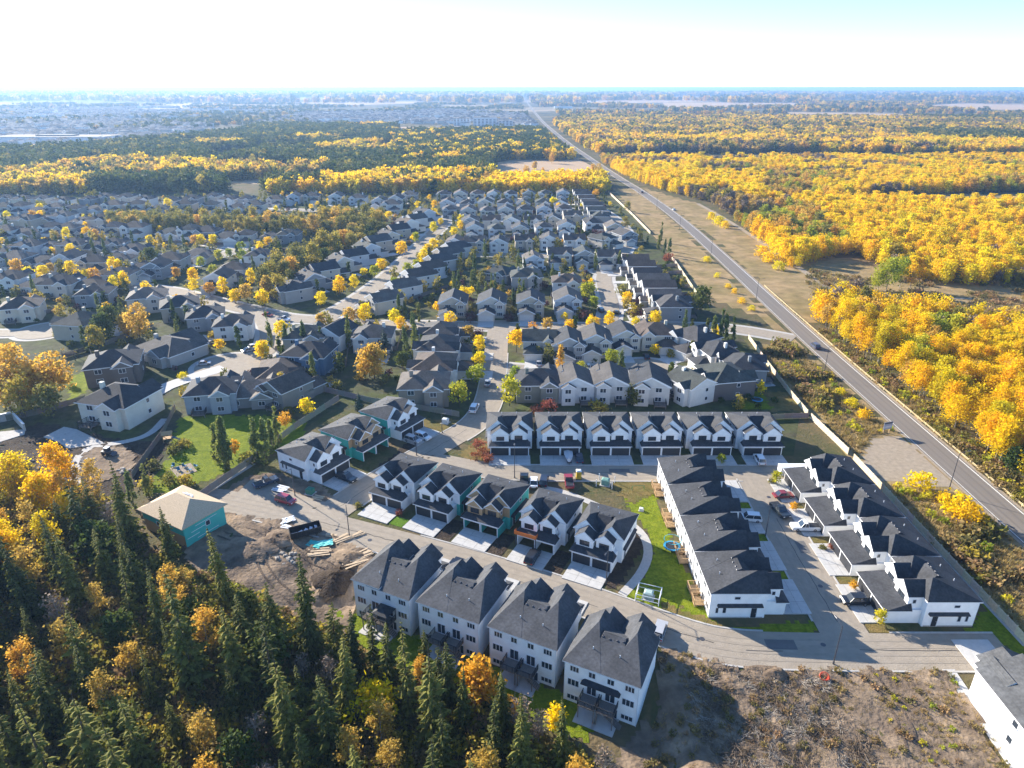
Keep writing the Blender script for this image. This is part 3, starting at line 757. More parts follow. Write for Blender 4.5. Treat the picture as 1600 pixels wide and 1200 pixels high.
for i, (p, lab) in enumerate([((-22.9, 95.2), 'walk-out duplex beside the dirt lot with black canopy on its deck'), ((-10.7, 89.7), 'walk-out duplex with a tall spruce before its rear wall, second from the dirt lot'), ((1.7, 83.9), 'walk-out duplex with two plain decks, third from the dirt lot'), ((13.5, 76.7), 'walk-out duplex with curved dark awning over its patio doors')]):
    q = (p[0] - RV[0] * 13.7, p[1] - RV[1] * 13.7)
    h = duplex(lab, q, math.pi + AX, 11.7, 13.9, 1.9, True, group=ROWE, rear='e', roofc=(0.066, 0.068, 0.074), side=False, rise=2.5, dz=(0, 0) if i else (0.0, 0.28))
    drive(q, math.pi + AX, -4.8, 4.8, -4.2, 0.1)
    if i == 3: ob('awning', MB().roof(-3.2, 3.0, 13.85, 14.7, 2.75, 3.25, .5, .5, 0, .85, .12, 0, 1, 0).mesh('awning', ['shingles', 'dark_trim']), h, col=NAVY)
    if i == 0:
        mb = MB().roof(-1.6, 1.6, -1.4, 1.4, 2.3, 3.0, 1.6, 1.6, 1.4, 1.4, .1)
        for sx in (-1, 1):
            for sy in (-1, 1): mb.box(sx * 1.5 - .05, sx * 1.5 + .05, sy * 1.3 - .05, sy * 1.3 + .05, 0, 2.2, 0)
        tag(ob('canopy', mb.mesh('canopy', ['dark_trim', 'dark_trim']), None, (*local(q, math.pi + AX, -1.4, 15.3), .22), math.pi + AX), 'black gazebo canopy standing on the deck of the house by the dirt lot', 'canopy')
ROWF = 'duplexes along the short side street by the timber fence'
for i, (p, lab, kw) in enumerate([((-42.4, 142.1), 'white duplex with black pickup on its drive beside the short side street', {}), ((-34.7, 152.9), 'unfinished teal wrapped duplex with open garage between two white ones', dict(wall=TEAL, bay=OSB, gar=TEAL, open_g=True)),
        ((-26.8, 163.9), 'white duplex with two white cars on its drive', dict(wall=TEAL))]):
    duplex(lab, p, R(57), 10.9, 13.6, 1.9, group=ROWF, rear='c', roofc=(0.075, 0.075, 0.077), **kw)
    if i != 1: drive(p, R(57), -4.6, 4.6, -5.6, 0.1)
# the framed house at the wood's edge
def framed_house():
    o = (-68.5, 121.0); t = thing('framed_house', 'house under construction with bare plywood roof and teal wrapped wall', 'house', (o[0], o[1], 0), R(-30))
    ob('wall', MB().box(-7.6, 5.6, -4.8, 4.8, -1.6, 5.1).mesh('wall', ['siding']), t, col=OSB)
    ob('wrapped_wall', MB().box(5.6, 5.72, -4.82, 4.82, -1.6, 5.1).box(-7.6, 5.6, -4.93, -4.81, 2.9, 5.1).mesh('wrapped_wall', ['siding']), t, col=TEAL)
    for i in range(6):
        ob('seam_tape', MB().box(5.72, 5.732, -4.4 + (i % 3) * 1.1, -1.5 + (i % 3) * 2.2, -.05, .05).mesh('seam_tape', ['trim']), t, (0, 0, -.9 + i * .95))
    win(t, 5.72, .6, 3.0, 1.1, 1.2, 1, 'r'); win(t, -2.5, -4.93, 3.1, 1.2, 1.1, 1, 'f')
    ob('roof', MB().roof(-8.4, 6.3, -5.5, 5.5, 5.1, 8.1, 6.0, 4.0, 5.5, 5.5, .22).mesh('roof', ['lumber', 'lumber']), t)
    for k in range(7):
        mb = MB().box(-.5, .5, -.17, .17, 0, .16)
        tag(ob('shingle_bundle', cached('bundle', lambda: mb.mesh('shingle_bundle', ['trim'])), None, (*local(o, R(-30), -1.4 + .75 * (k % 4), 1.2 + .6 * (k // 4)), 8.1 - .548 * (1.2 + .6 * (k // 4)) + .03), (R(-28.5), 0, R(-30 + 8 * (k % 3 - 1)))), 'white wrapped bundle lying on the plywood roof', 'bundle', 'bundles on the plywood roof')
framed_house()

# ------------------------------------------------------------------ the older suburb
SPEC = {
 'two':  dict(W=9.8, D=11, h=5.3, roof='gd', rise=2.6, gar=(-4.5, 1.3, 4.8), bay=(1.3, 4.6)),
 'twoR': dict(W=9.8, D=11, h=5.3, roof='hip', rise=2.5, gar=(-1.2, 4.6, 4.6), bay=(-4.6, -1.3)),
 'fam':  dict(W=12.5, D=11, h=5.3, roof='hip', rise=2.8, gar=(-.2, 6.2, 4.5), bay=(-5.4, -1.2)),
 'bung': dict(W=14.5, D=11.5, h=3.1, roof='hip', rise=2.6, gar=(0.4, 7.0, 4.0), bay=(-6.4, -2.6)),
 'town': dict(W=7.4, D=12, h=5.4, roof='gd', rise=2.0, gar=(-3.4, 1.2, 2.6), bay=None),
 'side': dict(W=10.5, D=9.5, h=5.4, roof='gw', rise=2.5, gar=(-4.8, 1.0, 4.4), bay=(1.2, 4.6)),
}
def house_meshes(kind_):
    def f():
        s = SPEC[kind_]; hw = s['W'] / 2; hd = s['D'] / 2; h = s['h']; rise = s['rise']; e = .45
        w = MB().box(-hw, hw, -hd, hd, -.05, h - .05); r = MB()
        if s['roof'] == 'hip': r.roof(-hw - e, hw + e, -hd - e, hd + e, h, h + rise, min(hw, hd) + e, min(hw, hd) + e, hd + e, hd + e, .22) if hw > hd else r.roof(-hw - e, hw + e, -hd - e, hd + e, h, h + rise, hw + e, hw + e, hw + e - .6, hw + e - .6, .22)
        elif s['roof'] == 'gd':
            r.roof(-hw - e, hw + e, -hd - e, hd + e, h, h + rise, hw + e, hw + e, 0, 0, .22)
            gable(w, -hw - e, hw + e, -hd - e, h, h + rise); w.add([(hw * .9, hd + e + .012, h - .1), (-hw * .9, hd + e + .012, h - .1), (0, hd + e + .012, h + rise * .86)], [(0, 1, 2)])
        else:
            r.roof(-hw - e, hw + e, -hd - e, hd + e, h, h + rise, 0, 0, hd + e, hd + e, .22)
            for sx in (-1, 1):
                a = [(sx * (hw + e + .012), -hd * .9, h - .1), (sx * (hw + e + .012), hd * .9, h - .1), (sx * (hw + e + .012), 0, h + rise * .86)]
                w.add(a, [(0, 1, 2) if sx > 0 else (2, 1, 0)])
        g0, g1, gd = s['gar']
        w.box(g0, g1, -hd - gd, -hd + .05, -.04, 2.7)
        gw_ = (g1 - g0) / 2 + .4
        if kind_ in ('two', 'bung', 'town'):
            r.roof(g0 - .4, g1 + .4, -hd - gd - .4, -hd + 2.5, 2.75, 2.75 + gw_ * .5, gw_, gw_, 0, 0, .2); gable(w, g0 - .4, g1 + .4, -hd - gd - .4, 2.75, 2.75 + gw_ * .5)
        else: r.roof(g0 - .4, g1 + .4, -hd - gd - .4, -hd + .4, 2.75, 2.75 + 1.3, gw_ * .7, gw_ * .7, gd * .75, 0, .2)
        if s['bay']:
            b0, b1 = s['bay']; bw = (b1 - b0) / 2 + .3
            w.box(b0, b1, -hd - 1.0, -hd + .05, -.03, h - .07)
            r.roof(b0 - .3, b1 + .3, -hd - 1.35, -hd + 3.2, h - .04, h - .04 + bw * .75, bw, bw, 0, 0, .2); gable(w, b0 - .3, b1 + .3, -hd - 1.35, h - .04, h - .04 + bw * .75)
        # rear wing, chimney
        if kind_ != 'town':
            a0, a1 = (-hw * .8, -hw * .05) if kind_ != 'two' else (hw * .1, hw * .85); aw = (a1 - a0) / 2 + .3
            w.box(a0, a1, hd - .05, hd + 1.4, -.03, h - .08)
            r.roof(a0 - .3, a1 + .3, hd - 3.0, hd + 1.75, h - .05, h - .05 + aw * .62, aw, aw, 0, 0, .2)
            c_ = (a0 + a1) / 2; w.add([(c_ + aw * .84, hd + 1.762, h - .15), (c_ - aw * .84, hd + 1.762, h - .15), (c_, hd + 1.762, h + aw * .5)], [(0, 1, 2)])
            if kind_ in ('fam', 'bung', 'side'): w.box(hw * .45, hw * .45 + .9, .4, 1.2, h, h + rise + .35)
        return w.mesh('wall', ['siding']), r.mesh('roof', ['shingles', 'trim'])
    return cached(('house', kind_), f)
mat('garage_light', (0.60, 0.58, 0.54), 0.5, 0.06, 0.8)
def old_house(kind_, label, x, y, rot, wall, roofc, group, far=False, scale=1.0):
    s = SPEC[kind_]; hw = s['W'] / 2; hd = s['D'] / 2; h = s['h']
    t = thing('house', label, 'house', (x, y, 0), R(rot), group, scale)
    wm, rm = house_meshes(kind_)
    ob('wall', wm, t, col=wall); ob('roof', rm, t, col=roofc)
    g0, g1, gd = s['gar']
    d = ob('garage_door', door_mesh(round(g1 - g0 - .9, 2), 2.2, 'garage_light'), t, ((g0 + g1) / 2, -hd - gd, 0.02))
    kind(ob('driveway', cached(('odr', kind_), lambda: MB().box(g0 + .2, g1 - .2, -hd - gd - 6.0, -hd - gd + .1, -.1, .0).mesh('driveway', ['driveway'])), None, (x, y, .16 + .0004 * NH[0]), R(rot), None, scale), 'structure')
    zs = [1.6, 4.2] if h > 4 else [1.6]
    nf = far and y > 430
    if s['bay']:
        for z in zs: win(t, sum(s['bay']) / 2, -hd - 1.0, z, 1.9, 1.3, 2 if nf else 3, dark=False)
    else: win(t, 2.4, -hd, 1.6, 1.4, 1.3, 2, dark=False)
    if len(zs) > 1: win(t, (g0 + g1) / 2, -hd, 4.2, 2.0, 1.2, 3, dark=False)
    for z in zs:
        for x_ in ((-hw * .42, hw * .5) if not nf else (0,)): win(t, x_, hd + (1.4 if kind_ != 'town' and ((x_ < 0 and kind_ != 'two') or (x_ > 0 and kind_ == 'two')) else .02), z, 1.7, 1.3, 2, 'b', dark=False)
    if not nf:
        for z in zs:
            win(t, hw, hd * .3, z, 1.0, 1.1, 1, 'r', dark=False); win(t, -hw, -hd * .2, z, 1.0, 1.1, 1, 'l', dark=False)
        ob('entry_door', entry_mesh(), t, ((g1 + .9) if g1 + 1.6 < hw else (g0 - .8), -hd, .1))
        if hr.random() < .6: deck(t, hw * (.45 if kind_ != 'two' else -.5), hd + .01, 3.2, 2.8, .9, 0, 'b', 'deck_grey', False)
        ob('roof_vent', vent_mesh(), t, (hw * .35, hd * .45, h + s['rise'] * .45))
    return t
WALLS = [(0.54, 0.49, 0.42), (0.62, 0.60, 0.56), (0.36, 0.34, 0.32), (0.44, 0.38, 0.30), (0.70, 0.68, 0.64), (0.24, 0.26, 0.28), (0.56, 0.50, 0.40), (0.50, 0.52, 0.54)]
ROOFS = [(0.075, 0.07, 0.068), (0.046, 0.048, 0.053), (0.115, 0.10, 0.088), (0.04, 0.043, 0.05), (0.062, 0.06, 0.062), (0.085, 0.066, 0.056), (0.035, 0.037, 0.043), (0.055, 0.062, 0.058)]
hr = random.Random(31)

WCOL = {0: 'beige', 1: 'cream', 2: 'taupe', 3: 'tan', 4: 'pale', 5: 'slate', 6: 'sand', 7: 'grey'}
def hrow(desc, items, rot, kinds, group, zc=3.5, jit=3, unit='from its near end'):
    """a row of older houses; each item is the survey point of a roof"""
    n = len(items)
    for i, it in enumerate(items):
        px, py = it[:2]; k = it[2] if len(it) > 2 else kinds[i % len(kinds)]; rt = it[3] if len(it) > 3 else rot
        x, y = G(px, py, zc)
        wi = hr.randrange(len(WALLS)); ri = hr.randrange(len(ROOFS))
        wc = WALLS[wi] if len(it) < 5 else it[4]
        nm = WCOL[wi] if len(it) < 5 else it[5]
        kd = {'bung': 'low', 'town': 'narrow'}.get(k, 'two-storey')
        lab = f'{nm} {kd} house, {ORD[i]} {desc}' if n > 1 else f'{nm} {kd} house {desc}'
        old_house(k, lab, x, y, rt + hr.uniform(-jit, jit), wc, ROOFS[ri], group, True, it[6] if len(it) > 6 else hr.uniform(1.02, 1.16))
        NH[0] += 1
OLD = 'older houses of the suburb'
hrow('from the lane in the keyhole close row', [(843, 535, 'side'), (887, 540, 'two'), (929, 534, 'two'), (973, 526, 'two'), (1024, 524, 'fam')], 0, ['two'], OLD)
hrow('from the lane in the row backing onto the six duplexes', [(841, 600, 'fam', 180, (0.20, 0.20, 0.17), 'olive'), (897, 601, 'two', 180, (0.55, 0.56, 0.57), 'pale'), (953, 600, 'two', 180, (0.52, 0.51, 0.50), 'grey'), (1014, 602, 'two', 172, (0.55, 0.53, 0.50), 'cream'), (1080, 604, 'side', 120, (0.66, 0.65, 0.62), 'white'), (1130, 594, 'fam', 100, (0.13, 0.12, 0.12), 'charcoal')], 180, ['two'], OLD)
hrow('beside the poplars at the end of the keyhole close', [(1085, 532, 'fam', -60), (1120, 553, 'fam', -75), (1160, 575, 'fam', -95)], -60, ['fam'], OLD)
hrow('from the purple shrubs in the row facing the wide street', [(709, 478), (769, 478), (829, 477), (886, 474)], 0, ['two', 'two'], OLD, 3.0)
hrow('of the three behind the cedar hedge above the wide street', [(782, 430, 'fam', 150), (822, 436, 'fam', 180), (885, 443, 'fam', 180)], 180, ['fam'], OLD)
hrow('along the short close of gabled fronts', [(833, 408), (874, 402), (912, 401), (950, 405)], 0, ['two', 'side'], OLD)
hrow('from the tree-lined street in the seventh cross row', [(712, 381), (743, 382), (780, 382), (820, 379), (858, 378), (897, 379), (942, 376, 'fam', 40), (976, 370, 'two', 20)], 180, ['two', 'side'], OLD)
hrow('from the tree-lined street in the sixth cross row', [(742, 360), (776, 361), (813, 360), (849, 358), (885, 357), (926, 352), (958, 358)], 0, ['two', 'twoR'], OLD)
hrow('from the tree-lined street in the fifth cross row', [(735, 349), (768, 348), (800, 349), (832, 347), (864, 346), (893, 340)], 180, ['two', 'side'], OLD)
hrow('from the tree-lined street in the fourth cross row', [(704, 331), (733, 332), (762, 332), (791, 332), (820, 331), (850, 330), (880, 330)], 0, ['twoR', 'two'], OLD)
hrow('from the tree-lined street in the third cross row', [(700, 320), (730, 321), (759, 320), (789, 321), (818, 321), (848, 320), (876, 321)], 180, ['two', 'twoR'], OLD)
hrow('from the tree-lined street in the second cross row', [(694, 307), (720, 306), (746, 306), (772, 307), (798, 306), (826, 305), (852, 306), (880, 305)], 0, ['twoR', 'two'], OLD)
hrow('in the stepped terrace beside the wooden fence and meadow', [(1050, 477, 'fam', -90), (1037, 464), (1028, 451), (1019, 440), (1010, 428), (1001, 417), (992, 407)], -90, ['town'], OLD, 4.5, 1)
hrow('in the upper terrace near the end of the fence', [(938, 338, 'fam', -90), (932, 330), (926, 323), (921, 317), (916, 311), (911, 305), (907, 301)], -90, ['town'], OLD, 4.5, 1)
hrow('from the corner in the stepped terrace along the tree-lined street', [(600, 470), (630, 450), (654, 434), (672, 421), (687, 410), (700, 399), (712, 390)], -52, ['two'], OLD, 4.0, 1)
hrow('from the corner between tree belt and tree-lined street', [(457, 453, 'fam'), (484, 438), (506, 424), (531, 411), (553, 402), (573, 391), (590, 380), (606, 370), (622, 361), (636, 352), (650, 344), (663, 336)], 128, ['two', 'side'], OLD, 4.0, 2)
hrow('behind the timber fence of the white duplexes', [(485, 556, 'fam', 170, (0.09, 0.16, 0.25), 'blue'), (438, 572, 'bung', 100, (0.20, 0.22, 0.24), 'slate'), (526, 522, 'two', 160, (0.62, 0.61, 0.58), 'white'), (478, 527, 'fam', 190), (585, 526, 'fam', 0), (688, 520, 'fam', 90), (686, 545, 'fam', 90), (680, 574, 'fam', 90), (664, 604, 'fam', 180, (0.27, 0.23, 0.19), 'brown')], 180, ['fam'], OLD, 4)
hrow('of the big houses round the turning circle and gardens', [(180, 572, 'fam', 200, (0.13, 0.11, 0.10), 'brown', 1.2), (265, 540, 'bung', 150, (0.36, 0.35, 0.33), 'taupe', 1.3), (335, 612, 'fam', 190, (0.32, 0.36, 0.40), 'slate', 1.1), (395, 604, 'bung', 190, (0.24, 0.24, 0.23), 'grey'), (447, 606, 'two', 150, (0.22, 0.21, 0.19), 'taupe'), (190, 630, 'fam', 165, (0.62, 0.60, 0.52), 'cream', 1.25)], 160, ['fam'], OLD, 4)
hrow('in the curved row below the golden street trees', [(232, 467, 'fam', 200), (282, 480, 'fam', 205), (322, 495, 'fam', 200), (366, 508, 'fam', 195), (150, 460, 'fam', 190), (35, 482, 'fam', 200), (128, 507, 'fam', 80)], 200, ['fam'], OLD, 4)
hrow('from the frame edge in the row above the golden street trees', [(20, 437), (62, 441), (98, 446), (142, 444), (190, 430), (222, 418)], 180, ['fam', 'bung'], OLD, 4)
hrow('from the frame edge in the third row of the west suburb', [(28, 406), (70, 405), (108, 406), (150, 411), (182, 402), (246, 419), (268, 408), (312, 394), (344, 436), (366, 422)], 0, ['fam', 'bung', 'two'], OLD, 4)
hrow('from the frame edge in the fourth row of the west suburb', [(20, 388), (48, 386), (76, 383), (118, 385), (150, 384), (180, 383), (208, 387), (408, 402, 'fam', 180), (425, 368), (452, 368)], 180, ['bung', 'fam'], OLD, 4)
hrow('from the frame edge in the fifth row of the west suburb', [(12, 362), (40, 361), (82, 357), (108, 358), (142, 359), (178, 357), (212, 358), (267, 360), (298, 362), (326, 365), (357, 368), (384, 369)], 0, ['fam', 'bung', 'twoR'], OLD, 4)
hrow('from the frame edge in the sixth row of the west suburb', [(12, 343), (42, 346), (72, 341), (100, 340), (130, 343), (158, 345)], 180, ['bung', 'fam'], OLD, 4)
hrow('from the frame edge in the seventh row of the west suburb', [(8, 326), (34, 325), (60, 327), (90, 325), (118, 328), (150, 324), (180, 323), (215, 322), (250, 323), (290, 322), (330, 323), (372, 321), (400, 322)], 0, ['fam', 'twoR', 'bung'], OLD, 4)
hrow('from the frame edge in the farthest row of the west suburb', [(10, 311), (38, 313), (66, 313), (100, 315), (140, 313), (166, 310), (198, 311), (228, 313), (270, 316), (300, 313), (333, 309), (358, 313), (386, 313)], 180, ['twoR', 'fam'], OLD, 4)
hrow('in the row below the golden wood', [(432, 313), (460, 309), (488, 308), (526, 309), (560, 311), (594, 316), (612, 322), (620, 313), (640, 306)], 0, ['fam', 'two'], OLD, 4)
# the house in the corner by the turning end
ch = old_house('two', 'white house with dark grey roof cut by the frame, beside the weedy lot', 75.6, 70.0, 180, (0.80, 0.80, 0.80), (0.085, 0.087, 0.09), None, False, 1.15)
polysheet('footpath', [(69.2, 82.4), (71.2, 82.4), (70, 62), (68.4, 62)], .12, 'driveway', thick=.1)
# ------------------------------------------------------------------ trees
def leaf_quads(C, S, rg, up=0.15):
    """leaf-sized faces with centres C and sizes S, turned every way, a little more upward"""
    n = len(C)
    nrm = rg.normal(size=(n, 3)); nrm[:, 2] = np.abs(nrm[:, 2]) + up
    nrm /= np.linalg.norm(nrm, axis=1)[:, None]
    a = np.cross(nrm, rg.normal(size=(n, 3))); a /= np.linalg.norm(a, axis=1)[:, None] + 1e-9
    b = np.cross(nrm, a)
    s = S[:, None]
    asp = rg.uniform(.55, 1.0, (n, 1))
    V = np.stack([C - a * s * .5 - b * s * asp * .35, C + a * s * .5 - b * s * asp * .5, C + a * s * .38 + b * s * asp * .5, C - a * s * .5 + b * s * asp * .42], 1).reshape(-1, 3)
    F = np.arange(n * 4).reshape(-1, 4)
    return V, F
def np_mesh(name, parts):
    """parts: list of (verts, faces(array of n x k), material name)"""
    vs = []; fs = []; mi = []; mats = []; off = 0
    for V, F, m in parts:
        if m not in mats: mats.append(m)
        vs.extend(map(tuple, np.asarray(V).tolist())); fs.extend([[int(i) + off for i in f] for f in F]); mi += [mats.index(m)] * len(F); off += len(V)
    me = bpy.data.meshes.new(name); me.from_pydata(vs, [], fs)
    for m in mats: me.materials.append(MATS[m])
    me.polygons.foreach_set('material_index', mi); me.update()
    return me
def prof(shape, t):
    if shape == 'round': return np.sqrt(np.clip(1 - ((t - .47) / .55) ** 2, 0, 1))
    if shape == 'aspen': return np.sqrt(np.clip(1 - ((t - .42) / .60) ** 2, 0, 1)) * (1.05 - .35 * t)
    if shape == 'column': return np.clip(np.minimum(t * 5 + .3, (1.02 - t) * 1.6 + .05), 0, 1)
    if shape == 'bush': return np.sqrt(np.clip(1 - (t / 1.02) ** 2.2, 0, 1))
    return 1 - t
def crown_pts(H, base, rad, n, shape, rg, clumps=18, spread=.30, shell=.55):
    t = rg.beta(1.5, 1.35, clumps); ang = rg.uniform(0, 2 * math.pi, clumps)
    rr = prof(shape, t) * rad * (shell + (1 - shell) * np.sqrt(rg.uniform(0, 1, clumps))) * .86
    cc = np.stack([np.cos(ang) * rr, np.sin(ang) * rr, base + t * (H - base)], 1)
    k = rg.integers(0, clumps, n)
    off = rg.normal(size=(n, 3)) * rad * spread
    if shape == 'column': off[:, 2] *= 2.2
    else: off[:, 2] *= .8
    P = cc[k] + off
    P[:, 2] = np.clip(P[:, 2], base * .75, H * 1.03)
    return P, cc
def crown(H, base, rad, n, leaf, shape, seed, **kw):
    rg = np.random.default_rng(seed)
    P, cc = crown_pts(H, base, rad, n, shape, rg, **kw)
    V, F = leaf_quads(P, leaf * rg.uniform(.6, 1.35, n), rg)
    return V, F, cc
def trunk(H, r, cc, base, n=5, fork=6, mat_='bark'):
    mb = MB()
    lean = (cc.mean(0) if len(cc) else np.zeros(3)) * .3
    p0 = Vector((0, 0, -.3)); pts = [Vector((lean[0] * (k / 4) ** 1.5, lean[1] * (k / 4) ** 1.5, H * .86 * k / 4)) for k in range(5)]
    pts[0] = p0
    for k in range(4): mb.tube(pts[k], pts[k + 1], r * (1 - .22 * k), r * (1 - .22 * (k + 1)), n)
    for c in cc[:fork]:
        z = max(base * .8, min(c[2] - .15 * H, H * .7)); a = Vector((lean[0] * z / H, lean[1] * z / H, z))
        mb.tube(a, Vector(c), r * .38, r * .1, 4)
    return mb.mesh('trunk', [mat_])
def spruce_parts(H, rad, seed, lv=22, nb=9, fine=True, gap=0.0, top=1.0):
    rg = random.Random(seed); vs = []; fs = []
    for i in range(lv):
        t = (i + .3) / lv
        z = H * (.06 + .93 * t ** 0.95); rr = rad * ((1 - t) ** .8 * .97 + .03) * rg.uniform(.82, 1.12)
        k = max(4, int(nb * (1 - .55 * t)))
        a0 = rg.uniform(0, 6.28)
        if t > top: break
        for j in range(k):
            if rg.random() < gap: continue
            a = a0 + 6.283 * j / k + rg.uniform(-.25, .25); L = rr * rg.choice((.6, .8, .95, 1.1, 1.3)) * rg.uniform(.9, 1.1); d = L * (.38 - .3 * t) * rg.uniform(.6, 1.3)
            ca, sa = math.cos(a), math.sin(a); w = (L * .20 + .12)
            P = lambda r, s, dz: (ca * r - sa * s, sa * r + ca * s, z + dz)
            b = len(vs)
            vs += [P(0.03, 0, .1), P(L * .5, w, -d * .32), P(L, 0, -d * .55 + L * .10), P(L * .5, -w, -d * .32), P(L * .55, 0, .02 + .10 * L)]
            fs += [(b, b + 1, b + 4), (b + 1, b + 2, b + 4), (b + 2, b + 3, b + 4), (b + 3, b, b + 4)]
            if fine:
                for q in (.35, .6, .85):
                    for s in (-1, 1):
                        b = len(vs); rq = L * q; ww = w * 1.7 * (1.15 - q)
                        vs += [P(rq - .12 * L, s * .02, -d * .2 * q), P(rq + .16 * L, s * ww, -d * .5 - ww * .25), P(rq + .05 * L, s * .03, -d * .75 * q - .12 - .1 * L)]
                        fs.append((b, b + 1, b + 2))
    return np.array(vs), fs
def bare_mesh(H, seed, mat_='pale_bark'):
    rg = random.Random(seed); mb = MB()
    mb.tube((0, 0, -.3), (0, 0, H * .5), .14, .09, 5); mb.tube((0, 0, H * .5), (.2, 0, H), .09, .02, 4)
    for i in range(26):
        z = H * rg.uniform(.25, .92); a = rg.uniform(0, 6.28); L = H * .28 * (1.1 - z / H) + .5
        q = (math.cos(a) * L, math.sin(a) * L, z + L * rg.uniform(.3, .9)); mb.tube((0, 0, z), q, .04, .012, 3)
        for _ in range(3):
            f = rg.uniform(.4, 1); m_ = (q[0] * f, q[1] * f, z + (q[2] - z) * f); mb.tube(m_, (m_[0] + rg.uniform(-.7, .7), m_[1] + rg.uniform(-.7, .7), m_[2] + rg.uniform(.2, .8)), .02, .008, 3)
    return mb.mesh('branches', [mat_])

TREE = {}
def kindset(key, name, H, base, rad, n, leaf, shape, mat_, nv=3, tr=.16, bark='bark', seed=1, **kw):
    L = []
    for v in range(nv):
        V, F, cc = crown(H * (1 + .08 * (v - 1)), base, rad * (1 + .08 * ((v * 2) % 3 - 1)), n, leaf, shape, seed * 10 + v, **kw)
        L.append((np_mesh('crown', [(V, F, mat_)]), trunk(H, tr, cc, base, mat_=bark)))
    TREE[key] = (name, L)
kindset('aspen', 'aspen_tree', 11, 3.2, 2.5, 2100, .37, 'aspen', 'leaf_yellow', 5, .15, 'pale_bark', 1, clumps=34, spread=.33)
kindset('aspen_lime', 'aspen_tree', 10, 2.2, 2.7, 2000, .38, 'aspen', 'leaf_lime', 3, .15, 'pale_bark', 2, clumps=34, spread=.33)
kindset('aspen_gold', 'aspen_tree', 10, 3.0, 2.3, 1100, .34, 'aspen', 'leaf_gold', 4, .15, 'pale_bark', 3, clumps=20, spread=.24)
kindset('olive', 'poplar_tree', 13, 2.0, 3.4, 900, .75, 'aspen', 'leaf_olive', 3, .22, 'bark', 4, clumps=30)
kindset('green', 'broadleaf_tree', 9, 1.2, 3.0, 1000, .6, 'aspen', 'leaf_green', 3, .2, 'bark', 5, clumps=26)
kindset('goldpop', 'poplar_tree', 12, 2.0, 3.6, 1100, .72, 'round', 'leaf_gold', 3, .22, 'bark', 6, clumps=34)
kindset('street', 'street_tree', 6.2, 1.7, 2.0, 820, .42, 'round', 'leaf_bright', 4, .11, 'bark', 7, spread=.23, clumps=34)
kindset('street_lime', 'street_tree', 6.4, 1.6, 2.1, 820, .42, 'round', 'leaf_lime', 3, .11, 'bark', 8, spread=.23, clumps=34)
kindset('street_gold', 'street_tree', 5.8, 1.7, 1.9, 700, .42, 'round', 'leaf_gold', 3, .11, 'bark', 9, spread=.23, clumps=34)
kindset('street_orange', 'street_tree', 5.2, 1.5, 1.7, 400, .48, 'round', 'leaf_orange', 2, .1, 'bark', 10)
kindset('column', 'columnar_poplar', 10.5, .4, 1.0, 900, .42, 'column', 'leaf_column', 4, .1, 'bark', 11, spread=.2, clumps=30)
kindset('column_gold', 'columnar_poplar', 9.0, .6, 1.1, 520, .5, 'column', 'leaf_gold', 2, .1, 'bark', 12, spread=.26)
kindset('purple', 'purple_shrub', 3.6, .4, 1.9, 360, .45, 'round', 'leaf_purple', 2, .08, 'bark', 13)
kindset('red', 'red_shrub', 3.4, .3, 1.9, 360, .42, 'round', 'leaf_red', 2, .08, 'bark', 14)
kindset('bushy', 'leafy_shrub', 2.2, .1, 1.5, 260, .4, 'bush', 'leaf_olive', 2, .06, 'bark', 15)
kindset('bush_yellow', 'leafy_shrub', 3.6, .1, 2.3, 520, .42, 'bush', 'leaf_bright', 3, .07, 'bark', 16, clumps=22)
TREE['spruce'] = ('spruce_tree', [])
for v in range(7):
    H = 16 + v * .4; V, F = spruce_parts(H, (2.5, 2.9, 2.1, 2.7, 3.1, 2.4, 2.0)[v], 60 + v, (25, 22, 27, 24, 20, 25, 23)[v], 10, True, (0, .12, .05, .3, .18, .08, .4)[v], (1, 1, 1, .97, .9, 1, 1)[v])
    TREE['spruce'][1].append((np_mesh('crown', [(V, F, 'needles')]), MB().tube((0, 0, -.4), (0, 0, H * .6), .24, .12, 6).tube((0, 0, H * .6), (0, 0, H), .12, .02, 5).mesh('trunk', ['bark'])))
TREE['blue'] = ('spruce_tree', [])
for v in range(2):
    V, F = spruce_parts(6.5, 1.7, 80 + v, 14, 9); TREE['blue'][1].append((np_mesh('crown', [(V, F, 'needles_blue')]), MB().tube((0, 0, -.3), (0, 0, 6), .14, .03, 5).mesh('trunk', ['bark'])))
TREE['bare'] = ('bare_tree', [])
for v in range(3):
    rg = np.random.default_rng(90 + v); P, cc = crown_pts(8.5, 2.5, 1.8, 260, 'aspen', rg)
    V, F = leaf_quads(P, rg.uniform(.2, .5, 260), rg); TREE['bare'][1].append((np_mesh('crown', [(V, F, 'twigs')]), bare_mesh(8.5, 90 + v)))
tr_ = random.Random(77)
TCOUNT = {}
def tree(key, x, y, s=1.0, label='', group=None, v=None, sz=None):
    name, L = TREE[key]
    v = tr_.randrange(len(L)) if v is None else v % len(L)
    o = thing(name, label, name.replace('_', ' ').replace('columnar ', '').replace('leafy ', '').replace('purple ', '').replace('red ', '').replace('street tree', 'tree').replace('bare ', '').replace(' tree', '') or 'tree', (x, y, gz(x, y) if abs(x) < 121 and 40 < y < 200 else 0), (R(tr_.uniform(-3, 3)), R(tr_.uniform(-3, 3)), tr_.uniform(0, 6.28)), group, (s * tr_.uniform(.9, 1.1), s * tr_.uniform(.9, 1.1), s * (sz or tr_.uniform(.88, 1.14))))
    if o['category'] in ('', 'street'): o['category'] = 'tree'
    ob('trunk', L[v][1], o); ob('crown', L[v][0], o)
    TCOUNT[key] = TCOUNT.get(key, 0) + 1
    return o
